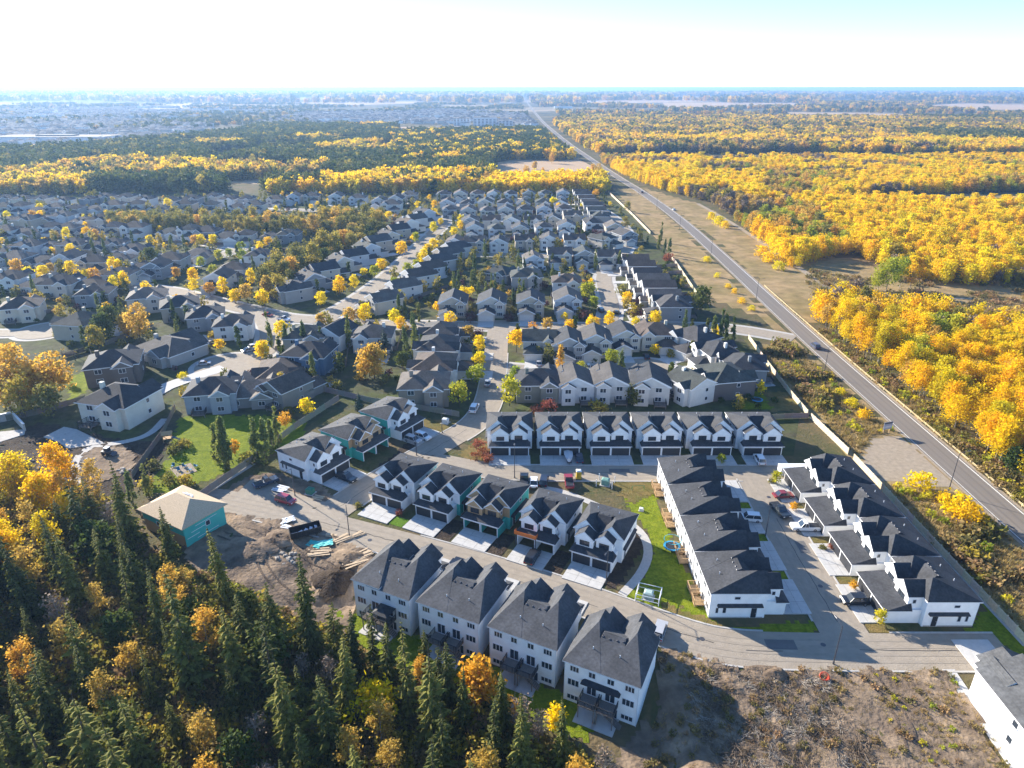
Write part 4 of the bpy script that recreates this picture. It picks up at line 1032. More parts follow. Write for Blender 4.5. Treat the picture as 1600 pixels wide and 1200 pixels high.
HT = dict(aspen=11, aspen_lime=10, aspen_gold=10, olive=13, green=9, goldpop=12, street=6.2, street_lime=6.4, street_gold=5.8, street_orange=5.2, column=10.5, column_gold=9, purple=3.6, red=3.4, bushy=2.2, bush_yellow=3.6, spruce=17, blue=6.5, bare=8.5)
def at_mid(key, px, py, s, label, group=None, f=.55, **k):
    """tree whose crown's middle is at a survey point"""
    x, y = G(px, py, HT[key] * s * f); return tree(key, x, y, s, label, group, **k)

# street trees, one by one
def z4(lst, ox, oy): return [(ox + a / 4, oy + b / 4) for a, b in lst]
WEST = z4([(100, 475), (175, 500), (262, 498), (310, 478), (440, 485), (535, 520), (590, 525), (700, 478), (740, 470), (775, 505), (705, 580), (780, 565), (1100, 510), (1205, 530), (1205, 585), (1305, 600), (1395, 605), (1465, 650), (1540, 640), (915, 615), (930, 290), (1210, 300), (1255, 300), (1330, 295), (345, 270), (415, 275), (535, 255), (590, 265), (440, 375), (250, 105), (205, 145), (255, 160), (45, 150), (445, 155), (1050, 80), (1570, 540)], 0, 300)
for i, (px, py) in enumerate(WEST): at_mid('street' if i % 3 else 'street_gold', px, py, tr_.uniform(1.0, 1.25), 'round golden street tree along the curving west suburb streets', 'golden trees of the west suburb')
for i, (px, py) in enumerate(z4([(1330, 485), (1365, 400), (1430, 375), (1505, 340), (1510, 400), (1250, 445)], 0, 300)): at_mid('street_lime', px, py, 1.0, 'lime green street tree at the bend of the west suburb street', 'lime trees at the bend')
MIDT = z4([(70, 310), (30, 365), (910, 355), (785, 445), (520, 600), (610, 565), (405, 670), (35, 665), (1115, 80), (1110, 130), (1110, 220), (1155, 180), (1235, 245), (1280, 205), (1110, 325), (1075, 360), (1045, 425), (825, 145), (1010, 80), (680, 760), (860, 770), (900, 820), (410, 805), (40, 985), (160, 870), (1215, 810), (1300, 640), (585, 775), (1320, 870)], 400, 300)
for i, (px, py) in enumerate(MIDT): at_mid('street_gold' if i in (4 + 18, 27, 28) else 'street', px, py, 1.25 if i in (2, 4, 10, 15) else tr_.uniform(1.0, 1.25), 'bright yellow street tree along the tree-lined street and its corners', 'yellow trees of the tree-lined street')
for px, py in z4([(945, 495), (1000, 455), (740, 495), (865, 560), (1000, 285)], 400, 300): at_mid('street_lime', px, py, 1.0, 'yellow-green young tree on the tree-lined street verge', 'yellow-green trees of the tree-lined street')
for px, py, k, s, lab in [(749, 541, 'street', 1.15, 'deep yellow tree, upper of the three on the lane verge'), (746, 562, 'street', 1.1, 'deep yellow tree, middle of the three on the lane verge'), (743, 583, 'street_lime', 1.2, 'lime green tree, lowest of the three on the lane verge'), (717, 617, 'street_lime', 1.15, 'green-yellow tree at the fence corner by the parked van'),
        (796, 615, 'street_lime', 1.15, 'lime tree at the lane kerb just above the six white duplexes'), (805, 590, 'street_lime', 1.05, 'lime tree at the lane kerb facing the lowest verge tree'), (807, 533, 'street', 1.25, 'large clear yellow tree on the grass at the lane mouth'),
        (919, 450, 'street_lime', 1.5, 'tall yellow-green tree on the verge of the short close'), (927, 470, 'street_lime', 1.1, 'lime tree below the tall tree of the short close'), (979, 466, 'street', 1.0, 'yellow tree before the stepped terrace'), (1025, 496, 'street', 1.2, 'yellow tree at the low corner of the stepped terrace'), (993, 502, 'street', .9, 'small yellow tree on the wide street near the terrace'),
        (953, 500, 'street', 1.0, 'yellow tree on the wide street at the close mouth'), (926, 504, 'street', 1.1, 'yellow tree on the wide street, second from the close mouth'), (891, 507, 'street', 1.1, 'yellow tree on the wide street, third from the close mouth'), (833, 512, 'street_orange', .9, 'orange tree on the wide street by the lane mouth'), (856, 509, 'street_gold', .9, 'pale golden tree on the wide street near the lane mouth'),
        (956, 557, 'street_lime', 1.0, 'lime tree on the keyhole close'), (908, 579, 'street_lime', .8, 'small lime tree beside the white pickup in the close'), (865, 318, 'street', 1.4, 'tall yellow tree among the fourth cross row'), (872, 325, 'street', 1.0, 'yellow tree among the fourth cross row'), (818, 304, 'street_gold', 1.3, 'golden tree at the top of the cross rows'), (930, 302, 'street_orange', 1.3, 'orange tree at the top end of the fence'),
        (981, 322, 'olive', .6, 'olive tree inside the upper fence'), (977, 345, 'olive', .6, 'olive tree by the fence below the upper terrace'), (1045, 401, 'red', 1.3, 'red shrub at the fence corner of the stepped terrace'), (972, 452, 'bushy', 1.6, 'round olive shrub on the close verge'), (1098, 470, 'green', 1.0, 'broad dark green tree outside the fence below the terrace'), (1075, 467, 'olive', .6, 'olive tree inside the fence below the terrace'),
        (875, 565, 'column_gold', 1.0, 'narrow orange columnar tree between the close houses'), (858, 635, 'red', 1.1, 'red-leaved shrub behind the six white duplexes'), (838, 640, 'red', .9, 'low red shrub behind the first white duplex'), (936, 636, 'bushy', 1.6, 'grey-green shrub behind the third white duplex'),
        (575, 560, 'goldpop', 1.0, 'large orange-gold cottonwood in the back gardens'), (583, 568, 'goldpop', .8, 'smaller cottonwood beside the large orange-gold one'), (214, 508, 'goldpop', .95, 'broad golden cottonwood between the west gardens'), (195, 505, 'goldpop', .8, 'golden cottonwood beside the green garden trees'), (160, 510, 'green', 1.2, 'tall green tree left of the golden cottonwood'), (150, 525, 'olive', .8, 'olive tree below the golden cottonwood'), (172, 500, 'green', 1.1, 'dark green tree behind the golden cottonwood'),
        (20, 585, 'goldpop', 1.2, 'golden poplar at the frame edge above the earth yard'), (50, 590, 'goldpop', 1.25, 'broad golden poplar, middle of the clump above the earth yard'), (80, 592, 'goldpop', 1.1, 'golden poplar next to the garden lawn'), (30, 620, 'olive', .9, 'dull olive poplar at the foot of the golden clump'), (75, 622, 'olive', .85, 'olive poplar beside the garden lawn'), (5, 605, 'goldpop', 1.0, 'golden poplar cut by the frame above the earth yard'),
        (628, 560, 'green', .8, 'dark green garden tree beside the cottonwood'), (232, 397, 'green', 1.2, 'big dark green tree above the golden street trees'), (478, 637, 'street', .9, 'yellow tree by the timber fence corner'), (444, 656, 'street_orange', .8, 'orange tree among the lawn poplars'), (365, 700, 'street_orange', .8, 'orange tree at the corner of the garden lawn'), (103, 590, 'street_gold', .7, 'small golden tree at the edge of the garden lawn'), (560, 625, 'blue', .9, 'blue spruce by the timber fence'), (343, 537, 'street', .8, 'yellow tree at the turning circle'), (410, 547, 'street', 1.0, 'yellow tree beside the narrow garden poplars'), (284, 585, 'bush_yellow', .6, 'yellow shrub between the drives of the big houses')]:
    at_mid(k, px, py, s, lab)
for px, py in z4([(1340, 780), (1580, 780), (1390, 880), (640, 760)], 400, 300) + z4([(200, 580), (760, 700), (780, 760), (460, 770), (520, 250), (560, 260), (410, 240), (300, 240), (130, 270), (30, 280), (380, 410)], 800, 300): at_mid('purple', px, py, 1.1, 'dark purple ornamental shrub between the houses', 'purple shrubs')
COLS = [(335, 690), (344, 698), (352, 694), (397, 682), (420, 672), (431, 664), (410, 690)] + z4([(85, 880), (180, 920), (215, 910), (290, 910), (400, 910), (570, 880), (890, 710), (935, 730), (1015, 740), (975, 780), (940, 940), (985, 930), (1000, 870), (350, 1080), (1240, 560), (1265, 520), (1365, 480), (1390, 600), (1440, 600), (1470, 590), (1500, 600), (1540, 600), (1430, 370), (1345, 560), (40, 540), (120, 500), (790, 200)], 400, 300) + \
    z4([(670, 420), (720, 430), (35, 430), (80, 440), (105, 420), (230, 400), (525, 430), (250, 490), (930, 260), (920, 300), (955, 330), (985, 340), (10, 640), (40, 640), (75, 640)], 800, 300) + z4([(200, 590), (745, 690), (615, 720), (1075, 740), (1060, 320), (1150, 320), (165, 320), (570, 330), (650, 350), (40, 220), (600, 170), (1575, 370), (1580, 430), (1100, 830)], 0, 300)
for i, (px, py) in enumerate(COLS): at_mid('column', px, py, tr_.uniform(.8, 1.05) * (1.3 if i < 7 else 1), 'narrow dark green columnar poplar in the gardens' if i > 6 else 'narrow green columnar poplar along the edge of the garden lawn', 'garden columnar poplars' if i > 6 else 'lawn columnar poplars')
for i, px in enumerate((1071, 1116, 1125, 1136, 1147)): at_mid('column', px, 508 if i == 0 else 512 + i, 1.0, ['columnar poplar standing alone by the close end', 'first of four columnar poplars at the street end', 'second of four columnar poplars at the street end', 'third of four columnar poplars at the street end', 'fourth of four columnar poplars at the street end'][i])
at_mid('column', 972, 570, 1.15, 'tall columnar poplar in the middle of the keyhole close'); at_mid('blue', 599, 531, 1.7, 'tall blue-green spruce in the gardens by the cottonwood')
for px, py, lab in [(270, 700, 'rounded garden shrub beside the climbing frame'), (287, 690, 'large rounded shrub in the middle of the garden lawn'), (240, 725, 'round shrub along the garden fence'), (262, 748, 'low shrub near the patio seats'), (290, 750, 'dark shrub behind the patio seats'), (229, 752, 'shrub in the corner where the garden fence bends'), (385, 715, 'shrub near the orange garden tree'), (450, 640, 'shrub by the blue house fence'), (505, 600, 'round shrub on the lawn behind the blue house'), (527, 600, 'conical shrub on the lawn behind the blue house'), (90, 520, 'dark conifer shrub by the west turning circle'), (100, 495, 'shrub beside the white west drive')]:
    at_mid('bushy', px, py, 1.2, lab)
for px, py, s in [(755, 705, .9), (748, 695, 1.0), (763, 715, .7), (742, 712, .6)]: at_mid('red', px, py, s * .9, 'faded pinkish shrub in the flower bed at the street corner', 'flower bed shrubs')

# belt of poplars through the suburb
def scatter(poly, d, seed, tries=30000, zc=0):
    rg = random.Random(seed); x0 = min(p[0] for p in poly); x1 = max(p[0] for p in poly); y0 = min(p[1] for p in poly); y1 = max(p[1] for p in poly)
    cell = {}; out = []
    for _ in range(tries):
        p = (rg.uniform(x0, x1), rg.uniform(y0, y1))
        if not inside(p, poly): continue
        c = (int(p[0] // d), int(p[1] // d))
        if any(math.dist(p, q) < d for i in (-1, 0, 1) for j in (-1, 0, 1) for q in cell.get((c[0] + i, c[1] + j), ())): continue
        cell.setdefault(c, []).append(p); out.append(p)
    return out
BELT = scatter(GP((408, 470), (430, 430), (500, 395), (575, 366), (608, 352), (560, 348), (470, 354), (420, 356), (300, 352), (172, 352), (172, 362), (420, 368), (500, 368), (560, 372), (600, 374), (540, 400), (470, 436), (440, 470)), 5.6, 3, 9000)
for i, (x, y) in enumerate(BELT):
    k = tr_.random()
    tree('olive' if k < .74 else 'goldpop' if k < .86 else 'green', x, y, tr_.uniform(.65, 1.0), 'dense olive and gold tree in the belt through the suburb', 'trees of the suburb belt')

# ------------------------------------------------------------------ foreground ravine wood
WOOD = GP((-60, 705), (60, 740), (150, 775), (215, 850), (290, 905), (370, 950), (440, 985), (530, 1010)) + [(-26, 89), (-14, 82.5), (-2, 77), (8, 70.5), (14, 66), (10, 58), (-80, 50), (-130, 70)]
spots = scatter([(p[0], p[1]) for p in WOOD], 4.7, 8, 20000)
spots.sort(key=lambda p: p[1])
for x, y in spots:
    px = 800 + 1067 * x / (y * .917 + 88 * .399)
    k = tr_.random()
    fn = math.sin(x * .11 + 1.3) * math.cos(y * .13 + .4)
    edge = math.dist((x, y), (-22, 88)) < 14
    if px < 125 and y > 96: key = 'aspen' if k < .27 else 'aspen_gold' if k < .58 else 'spruce'
    elif fn > .3: key = 'aspen_gold' if k < .33 else 'bare' if k < .45 else 'green' if k < .52 else 'spruce'
    else: key = 'spruce' if k < .66 else 'aspen_gold' if k < .80 else 'green' if k < .90 else 'bare'
    s = tr_.choice((.6, .75, .85, .95, 1.05, 1.15)) * tr_.uniform(.92, 1.08) if key == 'spruce' else tr_.uniform(.7, 1.05)
    # keep the rear walls of the walk-out row in view
    if x > -30 and y > 66:
        back = (x - 19.6) * RV[0] + (y - 89) * RV[1]
        s *= .62 + .38 * sm(19, 30, back)
        if key == 'green': s *= .55
    hh = HT[key] * s; tx, ty = 800 + 1067 * x / (y * .917 + (88 - hh) * .399), 600 + 1067 * ((88 - hh) * .917 - y * .399) / (y * .917 + (88 - hh) * .399)
    if (185 < tx < 330 and ty < 858) or (tx <= 185 and ty < 728): continue
    lab = {'spruce': 'dark green spruce in the ravine wood', 'aspen_gold': 'pale gold aspen among the ravine spruces', 'aspen': 'bright yellow aspen at the edge of the ravine wood below the earth yard', 'bare': 'bare grey tree among the ravine spruces', 'green': 'green leafy tree under the ravine spruces'}[key]
    tree(key, x, y, s, lab, lab.replace('dark green ', '') + ' group')
for px, py, key, s, lab, f in [(697, 985, 'spruce', .82, 'slender spruce standing before the second walk-out house', 1.0), (573, 945, 'spruce', .8, 'spruce at the dirt lot corner of the walk-out row', 1.0), (540, 948, 'spruce', .78, 'spruce at the edge of the dirt lot', 1.0), (660, 975, 'spruce', .6, 'short spruce by the deck with the black canopy', 1.0), (590, 1075, 'bush_yellow', 1.5, 'brilliant yellow tree at the picture foot amid spruces', .6), (565, 1095, 'bush_yellow', 1.3, 'low brilliant yellow tree at the picture foot', .6), (740, 1045, 'street_orange', 1.25, 'orange tree below the second walk-out house', .6), (755, 1062, 'street_orange', 1.1, 'orange tree beside the spruce below the walk-outs', .6), (868, 1113, 'street', .8, 'small golden tree behind the fourth walk-out house', .6), (795, 1095, 'street_gold', .8, 'golden sapling below the third walk-out house', .6),
                               (175, 735, 'spruce', 1.15, 'tall spruce rising before the earth yard', 1.0), (247, 790, 'spruce', .85, 'spruce in front of the plywood roof', 1.0), (60, 770, 'aspen', 1.1, 'yellow aspen nearest the earth yard', .7), (95, 745, 'aspen', 1.0, 'bright yellow aspen beside the tall spruce', .7), (20, 745, 'aspen', 1.1, 'bright yellow aspen at the frame edge below the earth yard', .7), (205, 775, 'column', .9, 'columnar poplar at the foot of the garden fence', .55), (230, 760, 'column', .8, 'columnar poplar inside the bend of the garden fence', .55)]:
    x, y = G(px, py, HT[key] * s * f - 1.5); tree(key, x, y, s, lab, None)
tree('bare', 1.5, 72.5, .9, 'bare dead tree behind the third walk-out house'); tree('bare', 4.5, 71.5, .7, 'small dead tree beside the bare one behind the walk-outs')

# ------------------------------------------------------------------ scattered masses (woods no one could count)
def scatter_group():
    ng = bpy.data.node_groups.new('scatter', 'GeometryNodeTree')
    ng.interface.new_socket('Geometry', in_out='INPUT', socket_type='NodeSocketGeometry')
    ng.interface.new_socket('Kinds', in_out='INPUT', socket_type='NodeSocketCollection')
    ng.interface.new_socket('Geometry', in_out='OUTPUT', socket_type='NodeSocketGeometry')
    N, L = ng.nodes, ng.links
    gi, go = N.new('NodeGroupInput'), N.new('NodeGroupOutput')
    ci = N.new('GeometryNodeCollectionInfo'); ci.inputs['Separate Children'].default_value = True; ci.inputs['Reset Children'].default_value = True
    L.new(gi.outputs['Kinds'], ci.inputs['Collection'])
    io = N.new('GeometryNodeInstanceOnPoints'); io.inputs['Pick Instance'].default_value = True
    def attr(n, t):
        a = N.new('GeometryNodeInputNamedAttribute'); a.data_type = t; a.inputs['Name'].default_value = n; return a.outputs['Attribute']
    cx = N.new('ShaderNodeCombineXYZ'); L.new(attr('turn', 'FLOAT'), cx.inputs['Z'])
    L.new(gi.outputs['Geometry'], io.inputs['Points']); L.new(ci.outputs['Instances'], io.inputs['Instance'])
    L.new(attr('pick', 'INT'), io.inputs['Instance Index']); L.new(cx.outputs[0], io.inputs['Rotation']); L.new(attr('size', 'FLOAT_VECTOR'), io.inputs['Scale'])
    L.new(io.outputs['Instances'], go.inputs['Geometry'])
    return ng
NG = scatter_group()
def mass(name, label, meshes, P, pick, size, z=None):
    """one object of stuff: instances of the given meshes on points"""
    col = bpy.data.collections.new(name + '_kinds')
    for i, me in enumerate(meshes): col.objects.link(bpy.data.objects.new(f'{name}_kind_{i:02d}', me))
    me = bpy.data.meshes.new(name); n = len(P)
    P3 = np.zeros((n, 3)); P3[:, :2] = P
    P3[:, 2] = z if z is not None else [gz(x, y) if abs(x) < 121 and 40 < y < 200 else 0 for x, y in P]
    me.vertices.add(n); me.vertices.foreach_set('co', P3.ravel())
    a = me.attributes.new('turn', 'FLOAT', 'POINT'); a.data.foreach_set('value', RNG.uniform(0, 6.28, n))
    a = me.attributes.new('pick', 'INT', 'POINT'); a.data.foreach_set('value', np.asarray(pick, dtype=np.int32))
    s3 = np.repeat(np.asarray(size, dtype=float)[:, None], 3, 1); s3[:, 2] *= RNG.uniform(.85, 1.2, n)
    a = me.attributes.new('size', 'FLOAT_VECTOR', 'POINT'); a.data.foreach_set('vector', s3.ravel())
    o = ob(name, me); md = o.modifiers.new('scatter', 'NODES'); md.node_group = NG
    md[[s.identifier for s in NG.interface.items_tree if s.name == 'Kinds'][0]] = col
    kind(o, 'stuff', label)
    return o
def vnoise(x, y, sc, seed=0):
    """smooth value noise in 0..1"""
    r = np.random.default_rng(seed).uniform(0, 1, (64, 64)); u = np.asarray(x) / sc; v = np.asarray(y) / sc
    i = np.floor(u).astype(int); j = np.floor(v).astype(int); fu = u - i; fv = v - j; fu = fu * fu * (3 - 2 * fu); fv = fv * fv * (3 - 2 * fv)
    g = lambda a, b: r[a % 64, b % 64]
    return (g(i, j) * (1 - fu) + g(i + 1, j) * fu) * (1 - fv) + (g(i, j + 1) * (1 - fu) + g(i + 1, j + 1) * fu) * fv
def in_poly(X, Y, poly):
    c = np.zeros(len(X), bool); n = len(poly)
    for i in range(n):
        x0, y0 = poly[i]; x1, y1 = poly[i - 1]
        if y0 == y1: continue
        c ^= ((y0 > Y) != (y1 > Y)) & (X < (x1 - x0) * (Y - y0) / (y1 - y0) + x0)
    return c
def jgrid(poly, d, seed, jit=.42):
    rg = np.random.default_rng(seed); x0 = min(p[0] for p in poly); x1 = max(p[0] for p in poly); y0 = min(p[1] for p in poly); y1 = max(p[1] for p in poly)
    gx, gy = np.meshgrid(np.arange(x0, x1, d), np.arange(y0, y1, d * .9)); gx[1::2] += d / 2
    X = gx.ravel() + rg.uniform(-jit, jit, gx.size) * d; Y = gy.ravel() + rg.uniform(-jit, jit, gx.size) * d
    k = in_poly(X, Y, poly); return X[k], Y[k]
def simple(n, leaf, shape, mat_, H, base, rad, seed, tk=True, **kw):
    V, F, cc = crown(H, base, rad, n, leaf, shape, seed, **kw); parts = [(V, F, mat_)]
    if tk:
        mb = MB().tube((0, 0, -.3), (0, 0, H * .7), .14, .06, 4); parts.append((np.array(mb.v), mb.f, 'pale_bark'))
    return parts
def clump(kinds, n, r, seed, leafs, leaf):
    """a few trees side by side as they stand in a far wood"""
    rg = np.random.default_rng(seed); parts = []
    for i in range(n):
        m = kinds[rg.integers(len(kinds))]; a = 6.283 * i / n + rg.uniform(-.4, .4); d = r * math.sqrt(rg.uniform(.05, 1)); ox, oy = math.cos(a) * d, math.sin(a) * d
        s = rg.uniform(.75, 1.2)
        if m == 'needles': V, F = spruce_parts(15 * s, 2.3 * s, int(rg.integers(1e6)), 9, 6, False)
        else: V, F, _ = crown(11 * s, 1.6, 2.7 * s, leafs, leaf, 'aspen', int(rg.integers(1e6)), clumps=20, spread=.34)
        V = V + np.array([ox, oy, 0]); parts.append((V, F, m))
    return np_mesh('stand', parts)
KMID = [np_mesh('stand', simple(640, .68, 'aspen', m, 11, 1.6, 2.8, 200 + i, clumps=34, spread=.34)) for i, m in enumerate(['leaf_yellow', 'leaf_yellow', 'leaf_bright', 'leaf_lime', 'leaf_gold', 'leaf_olive', 'twigs'])]
V_, F_ = spruce_parts(14, 2.1, 401, 14, 8, False); KMID.append(np_mesh('stand', [(V_, F_, 'needles')]))
V_, F_ = spruce_parts(16, 2.3, 402, 14, 8, False); KMID.append(np_mesh('stand', [(V_, F_, 'needles')]))
KFAR = [clump(k, 8, 7.0, 300 + i, 110, 1.45) for i, k in enumerate([['leaf_yellow'], ['leaf_yellow', 'leaf_bright'], ['leaf_bright', 'leaf_yellow', 'leaf_lime'], ['leaf_gold', 'leaf_yellow'], ['leaf_olive', 'leaf_gold'], ['twigs', 'leaf_gold'], ['needles', 'needles', 'leaf_green'], ['needles', 'leaf_gold', 'leaf_yellow'], ['leaf_green', 'needles', 'leaf_olive'], ['leaf_green', 'leaf_green', 'leaf_olive']])]

# wood beside the road on the right: the nearest trees one by one, the rest as a mass
EDGE = GP((1268, 492), (1330, 478), (1420, 500), (1480, 508), (1600, 530), (1760, 560), (1990, 700), (1990, 1000), (1760, 900), (1640, 800), (1560, 728), (1450, 640), (1345, 562), (1290, 520))
X, Y = jgrid(EDGE, 4.3, 21)
kp = vnoise(X, Y, 17, 4) > .16
X, Y = X[kp], Y[kp]
o_ = np.argsort(np.hypot(X, Y)); X, Y = X[o_], Y[o_]
vis = X < .86 * (Y * .917 + 34)
rest = []
cnt = 0
for i in range(len(X)):
    n1 = float(vnoise(X[i], Y[i], 26, 9)); n2 = tr_.random()
    key = 'aspen' if n1 < .68 else 'aspen_lime'
    if n2 < .04: key = 'spruce'
    elif n2 < .09: key = 'bare'
    elif n2 < .3: key = 'aspen_gold' if n1 < .5 else 'aspen_lime'
    elif n2 > .97: key = 'green'
    if vis[i] and cnt < 300:
        cnt += 1
        lab = {'aspen': 'yellow aspen in the wood beside the country road', 'aspen_lime': 'yellow-green aspen in the wood beside the country road', 'aspen_gold': 'dull gold aspen in the wood beside the country road', 'spruce': 'spruce among the aspens beside the country road', 'bare': 'leafless tree in the wood beside the country road', 'green': 'dark green tree among the aspens by the country road'}[key]
        tree(key, X[i], Y[i], tr_.uniform(.75, 1.1) * (.62 if key == 'spruce' else 1), lab, lab + ' group')
    else: rest.append((X[i], Y[i], {'aspen': 0, 'aspen_lime': 3, 'aspen_gold': 4, 'spruce': 7, 'bare': 6, 'green': 5}[key]))
# the great aspen wood beyond the meadow
F2 = GP((905, 218), (945, 258), (985, 280), (1040, 300), (1110, 318), (1180, 372), (1240, 424), (1300, 418), (1360, 420), (1430, 440), (1500, 448), (1600, 448), (1850, 470), (1960, 480), (1960, 200), (1400, 192), (900, 200))
X, Y = jgrid([p for p in F2], 4.5, 22)
CLEAR = [GP((1280, 320), (1340, 306), (1600, 300), (1960, 318), (1960, 332), (1640, 328), (1400, 322)), GP((1085, 300), (1120, 316), (1320, 322), (1300, 312), (1180, 298)), GP((1240, 420), (1330, 396), (1400, 425), (1300, 440))]
kp = (vnoise(X, Y, 30, 5) > .12) & (Y < 900)
for c in CLEAR[:1] + CLEAR[2:]: kp &= ~in_poly(X, Y, c)
X, Y = X[kp], Y[kp]
a, b, c = vnoise(X, Y, 60, 6), vnoise(X, Y, 140, 7), RNG.uniform(0, 1, len(X))
pick = np.where(a < .7, np.where(c < .4, 0, np.where(c < .7, 1, 2)), np.where(b > .6, np.where(c < .6, 6, 4), np.where(c < .35, 3, np.where(c < .85, 4, 5))))
pick = np.where(c > .985, 7, pick); pick = np.where((b < .08) & (c > .5), 5, pick)
pick = np.where((vnoise(X, Y, 45, 33) > .86) & (c > .3), 7, pick)
st = vnoise(X / 3.2, Y, 26, 34); kp = (st < .90) | (c < .15); pick = np.where((st > .76) & (c < .7), np.where(c < .45, 6, 5), pick)
X, Y, pick, c = X[kp], Y[kp], pick[kp], c[kp]
siz = RNG.uniform(.55, 1.05, len(X)) * np.where(vnoise(X, Y, 25, 8) > .75, .7, 1)
PA = np.concatenate([np.stack([X, Y], 1), np.array([r[:2] for r in rest]).reshape(-1, 2)]); PK = np.concatenate([pick, np.array([r[2] for r in rest], dtype=int)]); SZ = np.concatenate([siz, RNG.uniform(.75, 1.05, len(rest))])
mass('aspen_forest', 'wide yellow aspen forest beyond the country road', KMID, PA, PK, SZ)
# bright bushes at its edge, one by one
for px, py, s, k, lab in [(1124, 345, 1.6, 'bush_yellow', 'brilliant yellow bush at the bend of the gravel trail'), (1112, 338, 1.3, 'bush_yellow', 'smaller yellow bush behind the brilliant one on the trail'), (1133, 352, 1.1, 'bush_yellow', 'low yellow bush in front of the trail bend'), (1190, 392, 1.5, 'bush_yellow', 'golden bush clump where the trail leaves the road'), (1205, 402, 1.6, 'bush_yellow', 'golden bush beside the meadow trail'), (1230, 405, 1.5, 'bush_yellow', 'golden bush at the meadow corner'), (1218, 415, 1.3, 'bush_yellow', 'low golden bush before the meadow corner'), (1390, 432, 1.5, 'aspen_lime', 'lime green clump alone in the meadow'), (1410, 430, 1.3, 'aspen_lime', 'larger half of the lime clump alone in the meadow'), (1425, 438, 1.0, 'aspen_gold', 'golden end of the lime clump in the meadow'), (1375, 438, 1.0, 'aspen_lime', 'low end of the lime clump in the meadow'), (1135, 312, 1.0, 'olive', 'broad olive tree standing out of the aspen wood'), (1110, 305, .9, 'olive', 'olive tree at the wood edge near the road'), (1236, 355, 1.1, 'olive', 'grey-green broad tree within the aspen wood'), (1400, 398, 1.1, 'olive', 'green rounded tree at the meadow edge'),
        (1105, 405, .8, 'bush_yellow', 'yellow sapling on the dry verge'), (1120, 430, .6, 'bush_yellow', 'small yellow bush low on the dry verge'), (1148, 455, .6, 'bush_yellow', 'yellow bush above the road bend verge'), (1160, 470, .7, 'bush_yellow', 'yellow bush on the verge by the turn-off'), (1138, 447, .55, 'bush_yellow', 'yellow bush, middle of the verge group'), (1175, 482, .6, 'bush_yellow', 'lowest yellow bush of the verge group'), (1440, 755, 1.0, 'bush_yellow', 'rounded yellow bush at the gravel pad edge'), (1500, 795, 1.3, 'bush_yellow', 'large yellow bush on the verge behind the last duplexes'), (1515, 808, 1.2, 'bush_yellow', 'second large yellow bush on the verge behind the last duplexes'), (1475, 778, .7, 'bush_yellow', 'low yellow bush next to the lamp post'), (1350, 648, .7, 'bush_yellow', 'yellow bush near the sign board'), (1330, 630, .7, 'bush_yellow', 'yellow bush above the sign board'), (1315, 612, .6, 'bush_yellow', 'small yellow bush by the fence verge')]:
    at_mid(k, px, py, s, lab, None, .45)
# far woods to the right and the mixed woods beyond the suburb
_hw = [p for p in HW if p[1] > 500]
ROADWAY = offset_line(_hw, 30) + offset_line(_hw, -20)[::-1]
def band(polys, d, seed, chooser, meshes, name, label, size=(.8, 1.15), thin=.1, hole=None):
    XS = []; YS = []
    for poly in polys:
        X, Y = jgrid(poly, d, seed); XS.append(X); YS.append(Y)
    X = np.concatenate(XS); Y = np.concatenate(YS)
    kp = vnoise(X, Y, d * 7, seed + 1) > thin
    for h in (hole or []) + [ROADWAY]: kp &= ~in_poly(X, Y, h)
    X, Y = X[kp], Y[kp]
    return mass(name, label, meshes, np.stack([X, Y], 1), chooser(X, Y), RNG.uniform(*size, len(X)))
def pick_far_right(X, Y):
    a, c = vnoise(X, Y, 170, 41), RNG.uniform(0, 1, len(X)); b = vnoise(X, Y, 420, 42)
    p = np.where(a < .6, np.where(c < .45, 0, np.where(c < .8, 1, 3)), np.where(c < .5, 3, np.where(c < .75, 5, 4)))
    p = np.where(Y > 1250, np.where(c < .35, 3, np.where(c < .6, 4, np.where(c < .8, 5, 8))), p)
    st = vnoise(X / 4, Y, 70, 44); p = np.where((st > .68) & (c < .8), np.where(c < .4, 5, np.where(c < .65, 8, 4)), p)
    return np.where((b > .78), np.where(c < .6, 8, 6), p)
band([[G(918, 243), G(940, 240), G(1600, 240), G(2000, 240), G(2000, 186), G(1250, 186), G(885, 184), G(865, 192)]], 11, 51, pick_far_right, KFAR, 'far_aspen_forest', 'far aspen and mixed forest on the plain')
def pick_mixed(X, Y):
    a, c = vnoise(X, Y, 110, 43), RNG.uniform(0, 1, len(X))
    w = np.where(X < -120, .24, .06)
    gold = np.where(X < -170, 4, 0)
    p = np.where(a < .46 + w, np.where(c < .55, 6, np.where(c < .85, 9, 8)), np.where(a < .66 + w, np.where(c < .3, gold, np.where(c < .5, 3, np.where(c < .75, 7, 4))), np.where(c < .5, 4, np.where(c < .65, 3, 9))))
    return p
SPR = [GP((620, 255), (615, 212), (860, 206), (905, 240), (905, 250), (800, 250), (770, 254), (730, 256))]
band(SPR, 8.5, 53, lambda X, Y: np.where(RNG.uniform(0, 1, len(X)) < .8, 6, 7), KFAR, 'spruce_wood', 'dark spruce wood behind the brown field')
band([GP((415, 300), (425, 290), (495, 258), (500, 228), (615, 212), (625, 258), (765, 257), (765, 285), (760, 302)), GP((-200, 308), (-200, 240), (60, 240), (200, 228), (420, 206), (505, 206), (500, 250), (420, 280), (330, 285), (350, 300)), GP((340, 226), (400, 200), (620, 200), (620, 214), (500, 230))], 9.0, 54, pick_mixed, KFAR, 'mixed_wood', 'mixed gold and dark wood beyond the suburb', thin=.22)
